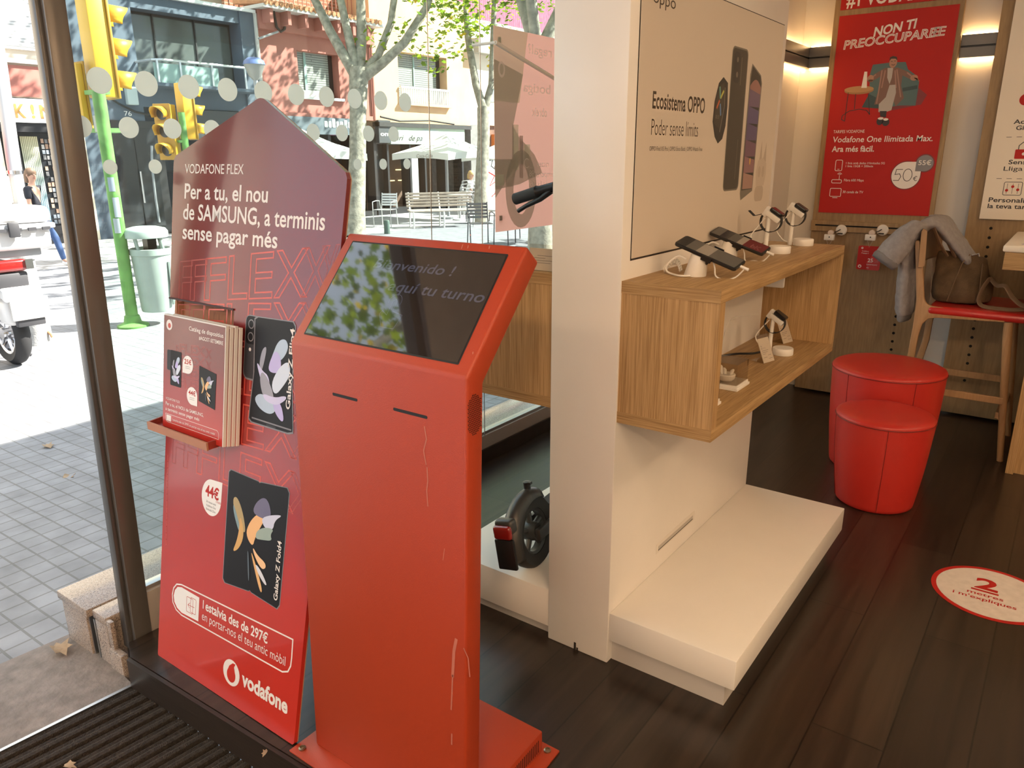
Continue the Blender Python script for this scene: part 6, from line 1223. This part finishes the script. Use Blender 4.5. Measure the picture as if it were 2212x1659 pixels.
b = MB(); b.tube([(-15.5, 6.1, -.2), (-15.72, 6.22, 1.5), (-16.05, 6.42, 3.1), (-16.4, 6.6, 5)], .115, 16, SIL); b.lathe([(.125, 1.28), (.125, 1.34)], (-15.69, 6.2, 0), 16, CHROME); b.build('pole', parent=t, smooth=30)
b = MB(); b.box(-15.75, -15.5, 5.72, 6.02, .78, 1.25, mat('pale_control_box', (.6, .57, .5), .6), .02); b.build('control_box', parent=t)
b = MB(); b.box(-15.9, -15.75, 5.55, 5.95, 1.2, 2.0, mat('red_plate', (.5, .04, .03), .5), .02); b.build('red_plate', parent=t)
# parasols
SAIL = mat('white_parasol_canvas', (.72, .71, .66), .8)
def parasol(lab, x, y, zt, ze, hw, txt=False, rot=0):
    t = thing('parasol', lab, 'parasol', (x, y, -.2), 'white terrace parasols')
    b = MB(); b.tube([(x, y, -.2), (x, y, zt)], .025, 10, SIL); b.build('pole', parent=t, smooth=True)
    b = MB(); b.lathe([(.25, -.2), (.25, -.14), (.04, -.12), (.04, 0)], (x, y, 0), 20, mat('grey_post', (.3, .3, .3))); b.build('base', parent=t)
    b = MB(); vs = [(x, y, zt)]; fs = []; N = 4; cr = []
    for k in range(4):
        for j in range(4):
            s_ = j / 4; a = R(45 + 90 * k + rot); c = R(45 + 90 * (k + 1) + rot); q = (math.cos(a) * (1 - s_) + math.cos(c) * s_, math.sin(a) * (1 - s_) + math.sin(c) * s_); cr.append((x + q[0] * hw * 1.414, y + q[1] * hw * 1.414, ze + .06 * math.sin(math.pi * s_)))
    M_ = len(cr); mid = [(x + (c[0] - x) * .5, y + (c[1] - y) * .5, ze + (zt - ze) * .42) for c in cr]; vs += mid + cr + [(c[0], c[1], c[2] - .17) for c in cr]
    for k in range(M_):
        j = (k + 1) % M_; fs += [[0, 1 + k, 1 + j], [1 + k, 1 + M_ + k, 1 + M_ + j, 1 + j], [1 + M_ + k, 1 + 2 * M_ + k, 1 + 2 * M_ + j, 1 + M_ + j]]
    b.add(vs, fs, SAIL); o = b.build('canopy', parent=t, smooth=False)
    if txt:
        a0 = Vector(cr[8]); c1_ = Vector(cr[12]); e = (c1_ - a0).normalized()
        p = Print((a0 + e * .75) + Vector((0, 0, -.13)), e, (0, 0, 1), None, .012)
        p.text('Coca-Cola', .25, .03, .09, mat('grey_brand_script', (.3, .28, .26), .7), .62, 0, 1, shear=.35); p.build('lettering', t)
parasol('white parasol above the bench in front of the pale green shop sign', -14.9, 17.2, 2.15, 1.62, 1.1, True, -3)
parasol('white parasol between the red totem and the tree trunk', -16.3, 13.0, 2.3, 1.62, 1.25, False, 0)
parasol('white parasol at right behind the slim tree', -15.6, 21.2, 2.1, 1.55, 1.15, False, 0)
# bench
t = thing('street_bench', 'slatted wooden street bench with white metal legs behind the tree', 'bench', (-13.6, 15.0, -.2))
BW = mat('weathered_bench_slat', (.36, .30, .25), .8, var=.2); ex_ = Vector((.56, .83, 0)).normalized(); ey_ = Vector((.83, -.56, 0)); BO = Vector((-14.05, 14.55, -.2))
MBn = Matrix(((ex_.x, ey_.x, 0, BO.x), (ex_.y, ey_.y, 0, BO.y), (0, 0, 1, BO.z), (0, 0, 0, 1)))
b = MB()
for i in range(5): b.box(0, 1.75, .12 + i * .085, .19 + i * .085, .42 - .006 * i, .45 - .006 * i, BW, .006)
xform(b, MBn); b.build('seat', parent=t)
b = MB()
for i in range(5): b.box(0, 1.75, .05 - .022 * i, .085 - .022 * i, .50 + i * .075, .555 + i * .075, BW, .006)
xform(b, MBn); b.build('backrest', parent=t)
for x in (.08, .87, 1.66):
    b = MB(); b.tube([(x, .50, 0), (x, .54, .25), (x, .52, .40), (x, .12, .41), (x, .07, .5), (x, -.05, .86)], .022, 8, WHR); b.tube([(x, .06, 0), (x, .10, .41)], .022, 8, WHR); xform(b, MBn); b.build('leg', parent=t, smooth=True)
# terrace chairs
CHM = mat('aluminium_chair', (.62, .62, .61), .35, .5); CHD = mat('dark_chair', (.06, .065, .07), .45, .2)
def chair(label, frame, loc, rz):
    t = thing('terrace_chair', label, 'chair', (0, 0, 0), 'terrace chairs')
    def pt(fn, name): b = MB(); fn(b); b.build(name, frame, t, smooth=30)
    for s in (-1, 1):
        pt(lambda b: b.tube([(s * .24, .20, 0), (s * .25, .21, .45), (s * .26, .19, .63), (s * .26, .0, .65), (s * .25, -.20, .64), (s * .24, -.24, .45)], .012, 8), 'arm_frame')
        pt(lambda b: b.tube([(s * .22, -.27, 0), (s * .21, -.22, .42), (s * .21, -.30, .84)], .012, 8), 'back_leg')
    pt(lambda b: [b.box(-.22, .22, -.2 + i * .075, -.145 + i * .075, .43, .442) for i in range(6)], 'seat_slats')
    pt(lambda b: [b.prism([(-.21, -.235 - i * .015, .52 + i * .065), (.21, -.235 - i * .015, .52 + i * .065), (.21, -.245 - i * .015, .565 + i * .065), (-.21, -.245 - i * .015, .565 + i * .065)], (0, .008, 0)) for i in range(5)], 'back_slats')
    t.location = loc; t.rotation_euler = (0, 0, rz); return t
c0 = chair('pale aluminium chair standing alone left of the bench', CHM, (-14.6, 14.35, -.2), R(200))
for k in range(5): dup(c0, (-14.9 + .02 * k, 18.05 + .03 * k, -.2 + .10 * k), R(150), ['lowest', 'second lowest', 'middle', 'second highest', 'topmost'][k] + ' aluminium chair of the stack beside the bench', 'terrace_chair')
for k in range(4): dup(c0, (-14.2, 19.3, -.2 + .10 * k), R(120), ['lowest', 'second lowest', 'second highest', 'topmost'][k] + ' aluminium chair of the stack behind the slim tree', 'terrace_chair')
c1 = chair('dark slatted chair just above the kiosk screen corner', CHD, (-9.9, 12.4, -.2), R(230))
for (x, y, a, l) in ((-9.2, 12.9, 200, 'dark terrace chair under the left end of the window poster'), (-9.6, 13.9, 60, 'dark terrace chair under the middle of the window poster'), (-8.9, 13.7, 250, 'dark terrace chair under the right end of the window poster'), (-8.6, 12.9, 100, 'dark terrace chair nearest the white tower edge')): dup(c1, (x, y, -.2), R(a), l, 'terrace_chair')
def table(x, y, lab):
    t = thing('terrace_table', lab, 'table', (x, y, -.2), 'terrace tables')
    b = MB(); b.lathe([(0, .50), (.35, .50), (.35, .525), (0, .53)], (x, y, 0), 28, CHM); b.build('top', parent=t)
    b = MB(); b.tube([(x, y, -.2), (x, y, .5)], .03, 10, SIL); b.lathe([(.22, -.2), (.2, -.17), (.03, -.15)], (x, y, 0), 20, SIL); b.build('pedestal', parent=t)
table(-14.3, 17.0, 'round aluminium table right of the bench'); table(-9.2, 13.4, 'round aluminium table among the dark chairs below the window poster')
b = MB(); b.lathe([(.07, -.2), (.07, .08), (.06, .11), (0, .12)], (-13.2, 13.0, 0), 16, mat('dark_green_post', (.08, .12, .1), .5)); tag(b.build('low_post', smooth=30), 'low dark green post on the kerb just above the kiosk', 'post')
# fallen leaves on the pavement and the step
rng = random.Random(8)
LFM = mat('dry_leaf', (.34, .24, .15), .8, var=.2, vscale=30)
for i, (px, py, z, s_) in enumerate(((105, 965, -.198, .09), (150, 1032, -.196, .085), (97, 1197, -.185, .06), (60, 1212, -.182, .05), (310, 1148, -.185, .06), (275, 1000, -.197, .05), (133, 1404, -.104, .075), (187, 1042, -.197, .04), (150, 1657, -.10, .03), (572, 1629, .001, .02))):
    q = at(px, py, 2, z); b = MB(); E = Matrix.Rotation(rng.uniform(0, 6.3), 3, 'Z'); vs = [];
    for u, v in ((0, -.6), (.28, -.3), (.6, -.25), (.4, .05), (.55, .4), (.2, .35), (0, .75), (-.22, .32), (-.55, .4), (-.4, .02), (-.6, -.3), (-.25, -.32)):
        u *= rng.uniform(.5, 1.1); v *= rng.uniform(.8, 1.3); w_ = E @ Vector((u * s_ * .8, v * s_, 0)); vs.append((q.x + w_.x, q.y + w_.y, z + .004 + abs(u) * s_ * .35))
    b.add(vs, [list(range(12))], LFM); o = b.build('fallen_leaf'); m = o.modifiers.new('wall', 'SOLIDIFY'); m.thickness = .0012
    tag(o, ['large dry leaf on the pavers highest in the photo', 'curled dry leaf in the middle of the shaded pavers', 'small pinkish dry leaf left of the granite sill', 'smallest pale leaf left of the granite sill', 'dry leaf on the pavers seen through the glass by the totem', 'dry leaf seen through the glass beside the tray', 'dry leaf leaning on the granite block at the doorstep', 'tiny dry leaf beside the curled leaf on the pavers', 'dry leaf scrap on the entrance mat', 'dry scrap on the floor edge by the kiosk foot'][i], 'leaf', 'fallen dry leaves')
q = at(470, 1584, 2, -.1); b = MB(); b.box(q.x - .008, q.x + .008, q.y - .006, q.y + .006, -.108, -.096, WPL, .004); tag(b.build('paper_scrap', smooth=True), 'tiny white paper scrap on the entrance mat by the step', 'litter')
# ---------------------------------------------------------------- motor scooter with delivery box
t = thing('motor_scooter', 'white delivery motor scooter parked on the sunny pavement, cut by the left edge', 'motor scooter', (-7.3, 2.58, -.2))
MW = mat('white_bodywork', (.72, .71, .70), .3, coat=.4); TAIL = mat('red_tail_lens', (.25, .012, .010), .12); DP = mat('dark_grey_plastic', (.05, .05, .055), .5)
def wh(x, y, r):
    b = MB(); b.lathe([(r - .10, -.045), (r - .04, -.065), (r - .008, -.035), (r, 0), (r - .008, .035), (r - .04, .065), (r - .10, .045)], (x, y, r - .2), 40, RUBBER, 'y', cap=False); w = b.build('wheel', parent=t, smooth=50)
    b = MB(); b.lathe([(r - .10, -.046), (r - .125, -.04), (r - .125, .04), (r - .10, .046)], (x, y, r - .2), 32, CHROME, 'y', cap=False); b.lathe([(0, -.07), (.05, -.07), (.06, -.03), (.06, .07), (0, .07)], (x, y, r - .2), 18, CHROME, 'y')
    for k in range(5): a = 2 * math.pi * k / 5; b.tube([(x + .05 * math.cos(a), y - .03, r - .2 + .05 * math.sin(a)), (x + (r - .11) * math.cos(a + .15), y - .03, r - .2 + (r - .11) * math.sin(a + .15))], .016, 8, CHROME)
    b.build('rim', parent=w, smooth=40)
wh(-7.42, 2.66, .285); wh(-8.70, 2.60, .275)
def P_(fn, name, sm=35):
    b = MB(); fn(b); return b.build(name, parent=t, smooth=sm)
P_(lambda b: (b.box(-7.36, -7.14, 2.56, 2.78, .18, .42, MW, .05, 3), b.prism([(-7.30, 2.52, .62), (-7.05, 2.52, .50), (-7.04, 2.52, .40), (-7.30, 2.52, .52)], (0, .28, 0), MW, .02)), 'rear_fender')
P_(lambda b: b.box(-8.05, -7.12, 2.36, 2.70, .42, .74, MW, .07, 3), 'body')
P_(lambda b: b.box(-7.14, -7.07, 2.36, 2.76, .645, .745, TAIL, .03, 3), 'tail_light')
P_(lambda b: (b.box(-7.17, -7.09, 2.40, 2.76, .50, .64, DP, .02), b.box(-7.12, -7.06, 2.60, 2.82, .18, .42, DP, .01)), 'tail_plastic')
P_(lambda b: b.box(-7.055, -7.04, 2.56, 2.86, .24, .42, mat('white_number_plate', (.66, .66, .64), .4), .01), 'number_plate')
P_(lambda b: (b.tube([(-7.5, 2.44, .1), (-7.9, 2.44, .16), (-8.1, 2.44, .2)], .05, 10, DP), b.lathe([(0, -.04), (.10, -.03), (.10, .04), (0, .05)], (-7.75, 2.40, .15), 16, DP, 'y')), 'engine')
P_(lambda b: b.tube([(-7.25, 2.70, .05), (-7.6, 2.70, .02), (-7.85, 2.66, 0)], [.055, .06, .03], 12, CHROME), 'exhaust')
P_(lambda b: b.box(-8.05, -7.42, 2.40, 2.68, .74, .84, DP, .05, 3), 'saddle')
P_(lambda b: (b.box(-8.35, -8.0, 2.38, 2.66, .1, .16, DP, .02), b.box(-8.42, -8.33, 2.34, 2.70, .1, .78, MW, .04)), 'leg_shield')
P_(lambda b: (b.tube([(-8.70, 2.44, .08), (-8.48, 2.5, .9)], .04, 10, DP), b.tube([(-8.42, 2.16, 1.0), (-8.5, 2.5, .95), (-8.42, 2.86, 1.0)], .018, 8, DP), b.box(-8.62, -8.44, 2.42, 2.6, .78, .98, MW, .04)), 'handlebar')
P_(lambda b: b.tube([(-7.75, 2.66, -.02), (-7.60, 2.86, -.19)], .014, 8, DP), 'side_stand')
bx_ = P_(lambda b: (b.prism([(-7.52, 2.46, .82), (-7.04, 2.42, .82), (-7.04, 2.98, .82), (-7.52, 2.98, .82)], (0, 0, .19), MW, .04, 3),), 'delivery_box')
def sub(fn, name): b = MB(); fn(b); b.build(name, parent=bx_, smooth=35)
sub(lambda b: b.prism([(-7.53, 2.40, 1.03), (-7.02, 2.40, 1.03), (-7.02, 3.0, 1.03), (-7.53, 3.0, 1.03)], (0, 0, .14), MW, .055, 3), 'lid')
sub(lambda b: (b.box(-7.54, -7.01, 2.38, 3.01, .985, 1.03, mat('grey_box_rim', (.4, .41, .42), .4), .012), [b.box(-7.015, -7.0, 2.46 + i * .11, 2.52 + i * .11, .975, 1.0, DP) for i in range(5)]), 'rim_band')
sub(lambda b: b.box(-7.02, -6.985, 2.64, 2.72, .93, 1.05, DP, .008), 'latch')
P_(lambda b: (b.box(-7.5, -7.1, 2.5, 2.9, .76, .82, mat('grey_post', (.3, .3, .3)), .01), b.box(-7.07, -7.055, 2.74, 2.80, .66, .74, CHROME)), 'box_carrier')
# ---------------------------------------------------------------- people
def limb_mesh(name, chains, m, parent, sub_=2):
    """skinned joints: chains of (point, radius); the first point of a chain may name a joint made before"""
    V = []; E = []; Rr = []; idx = {}
    for ch in chains:
        prev = None
        for key, p_, r_ in ch:
            if key in idx: i = idx[key]
            else: i = idx[key] = len(V); V.append(p_); Rr.append(r_)
            if prev is not None and prev != i: E.append((prev, i))
            prev = i
    me = bpy.data.meshes.new(name); o = bpy.data.objects.new(name, me); COL.objects.link(o); o.parent = parent; base = WL(parent)
    me.from_pydata([Vector(v) - base for v in V], E, []); me.materials.append(m)
    sk = o.modifiers.new('skin', 'SKIN'); sk.use_smooth_shade = True
    for i, r_ in enumerate(Rr): me.skin_vertices[0].data[i].radius = r_ if isinstance(r_, tuple) else (r_, r_)
    me.skin_vertices[0].data[0].use_root = True
    s = o.modifiers.new('round', 'SUBSURF'); s.levels = sub_; s.render_levels = sub_; return o
SKN = mat('skin', (.52, .30, .21), .55); JEAN = mat('blue_denim', (.055, .10, .22), .85); TEE = mat('black_cotton', (.018, .02, .028), .85); SHOE = mat('white_shoe', (.68, .67, .65), .6); BRH = mat('brown_hair', (.15, .09, .055), .6); BLH = mat('blond_hair', (.52, .34, .14), .6)
def person(lab, org, rz, pose, hair, shirt, trousers, hs=1.0):
    t = thing('person', lab, 'person', org); Mx = Matrix.Translation(org) @ Matrix.Rotation(rz, 4, 'Z'); J = {k: tuple(Mx @ (Vector(v) * hs)) for k, v in pose.items()}
    def c(*ks): return [(k, J[k], r * hs if not isinstance(r, tuple) else (r[0] * hs, r[1] * hs)) for k, r in ks]
    def hand(s): return [c((s + 'wrist', .021), (s + 'palm', .024), (s + 'f%d' % i, .008), (s + 'g%d' % i, .007)) for i in range(1, 5)] + [c((s + 'wrist', .021), (s + 'th', .009), (s + 'tg', .008))]
    for s, sg in (('l', 1), ('r', -1)):
        W_ = Vector(pose[s + 'wrist']); D_ = (W_ - Vector(pose[s + 'elbow'])).normalized(); sd = Vector((1, 0, 0))
        J[s + 'palm'] = tuple(Mx @ ((W_ + D_ * .07) * hs))
        for i in range(1, 5):
            off = sd * (.012 * (i - 2.5)) * 1.5; J[s + 'f%d' % i] = tuple(Mx @ ((W_ + D_ * .105 + off) * hs)); J[s + 'g%d' % i] = tuple(Mx @ ((W_ + D_ * (.165 - .012 * abs(i - 2.3)) + off + Vector((0, .015, 0))) * hs))
        J[s + 'th'] = tuple(Mx @ ((W_ + D_ * .04 + sd * .03) * hs)); J[s + 'tg'] = tuple(Mx @ ((W_ + D_ * .08 + sd * .045) * hs))
    limb_mesh('body', [c(('pelvis', .10), ('waist', (.10, .085)), ('chest', (.125, .095)), ('neck0', .06), ('neck', .045), ('head0', .062), ('head1', (.078, .092)), ('head2', .06)),
        c(('chest', .1), ('lsh', .05), ('lelbow', .037), ('lwrist', .024)), c(('chest', .1), ('rsh', .05), ('relbow', .037), ('rwrist', .024)),
        c(('pelvis', .1), ('lhip', .085), ('lknee', .055), ('lank', .036), ('ltoe', .032)), c(('pelvis', .1), ('rhip', .085), ('rknee', .055), ('rank', .036), ('rtoe', .032))] + hand('l') + hand('r'), SKN, t)
    mid = lambda a, d_, s: tuple(Vector(J[a]).lerp(Vector(J[d_]), s))
    J['lsl'] = mid('lsh', 'lelbow', .7); J['rsl'] = mid('rsh', 'relbow', .7)
    limb_mesh('shirt', [c(('pelvis', (.128, .105)), ('waist', (.12, .10)), ('chest', (.155, .122)), ('neck0', .062)), c(('chest', .1), ('lsh', .070), ('lsl', .060)), c(('chest', .1), ('rsh', .070), ('rsl', .060))], shirt, t)
    limb_mesh('trousers', [c(('pelvis', .118), ('lhip', .098), ('lknee', .066), ('lank', .048)), c(('pelvis', .118), ('rhip', .098), ('rknee', .066), ('rank', .048))], trousers, t)
    for s in 'lr': limb_mesh('shoe', [c((s + 'ank', .042), (s + 'heel', .042), (s + 'ball', .042), (s + 'toe', .034))], SHOE, t)
    h = Vector(J['head1']); Rm = (Mx.to_3x3() @ Matrix.Rotation(pose['_look'][2], 3, 'Z'))
    def hp(x, y, z): return h + Rm @ Vector((x, y, z)) * hs
    b = MB(); M4 = Matrix.Translation(h) @ Rm.to_4x4() @ Matrix.Scale(hs, 4)
    k0 = len(b.v); b.lathe([(0, -.03), (.07, -.02), (.095, .02), (.098, .06), (.075, .11), (.04, .13), (0, .135)], (0, -.012, 0), 20, hair); b.box(-.085, .085, -.115, -.02, -.13, .05, hair, .04, 3); b.v = [tuple(M4 @ Vector((v[0] * .92, v[1] * 1.08 if v[1] < .03 else v[1] * .8, v[2]))) for v in b.v]; b.build('hair', parent=t, smooth=60)
    EYE = mat('dark_eye', (.03, .02, .02), .3); LIP = mat('lip', (.4, .14, .12), .5)
    b = MB()
    for s in (-1, 1): b.lathe([(0, -.008), (.010, 0), (0, .008)], tuple(hp(s * .030, .073, .012)), 10, EYE)
    b.build('eyes', parent=t, smooth=True)
    b = MB(); b.tube([hp(0, .074, .018), hp(0, .094, -.018), hp(0, .078, -.028)], [.008 * hs, .014 * hs, .008 * hs], 8, SKN); b.build('nose', parent=t, smooth=True)
    b = MB(); b.tube([hp(-.024, .066, -.05), hp(0, .076, -.048), hp(.024, .066, -.05)], [.003, .008 * hs, .003], 8, LIP); b.build('mouth', parent=t, smooth=True)
    for s in (-1, 1):
        b = MB(); b.tube([hp(s * .074, .0, .02), hp(s * .082, -.008, 0), hp(s * .074, .004, -.03)], [.012 * hs, .014 * hs, .008 * hs], 8, SKN); b.build('ear', parent=t, smooth=True)
    return t
WALK = dict(pelvis=(0, 0, .92), waist=(0, .01, 1.08), chest=(0, .01, 1.30), neck0=(0, 0, 1.42), neck=(0, .01, 1.48), head0=(0, .03, 1.54), head1=(0, .03, 1.61), head2=(0, .015, 1.67),
    lsh=(-.18, 0, 1.38), lelbow=(-.22, -.08, 1.12), lwrist=(-.22, .02, .90), rsh=(.18, 0, 1.38), relbow=(.22, .02, 1.11), rwrist=(.2, .18, .95),
    lhip=(-.09, 0, .86), lknee=(-.09, .22, .50), lank=(-.09, .30, .09), lheel=(-.09, .28, .045), lball=(-.09, .40, .04), ltoe=(-.09, .48, .045),
    rhip=(.09, 0, .86), rknee=(.09, .02, .47), rank=(.09, -.28, .16), rheel=(.09, -.31, .12), rball=(.09, -.20, .05), rtoe=(.09, -.13, .035), _look=(0, 0, R(-28)))
person('woman walking on the far pavement in black t-shirt and blue jeans, brown hair', (-13.95, 5.72, -.2), R(-48), WALK, BRH, TEE, JEAN, .92)
SIT = dict(WALK); SIT.update(pelvis=(0, 0, .50), waist=(0, -.02, .66), chest=(0, -.03, .88), neck0=(0, -.02, 1.0), neck=(0, 0, 1.06), head0=(0, .02, 1.12), head1=(0, .02, 1.19), head2=(0, .01, 1.25), lsh=(-.18, -.02, .96), lelbow=(-.22, .05, .72), lwrist=(-.14, .25, .66), rsh=(.18, -.02, .96), relbow=(.22, .05, .72), rwrist=(.14, .25, .66),
    lhip=(-.09, .04, .48), lknee=(-.1, .42, .48), lank=(-.1, .42, .09), lheel=(-.1, .40, .045), lball=(-.1, .52, .04), ltoe=(-.1, .60, .045), rhip=(.09, .04, .48), rknee=(.1, .42, .48), rank=(.1, .42, .09), rheel=(.1, .40, .045), rball=(.1, .52, .04), rtoe=(.1, .60, .045))
person('blond person seated behind the stacked aluminium chairs', (-15.55, 19.05, -.2), R(-60), SIT, BLH, mat('white_cotton', (.6, .58, .55), .8), TEE, 1.0)
dup(c0, (-15.55, 19.05, -.2), R(-60), 'aluminium chair the blond person sits on', 'terrace_chair')
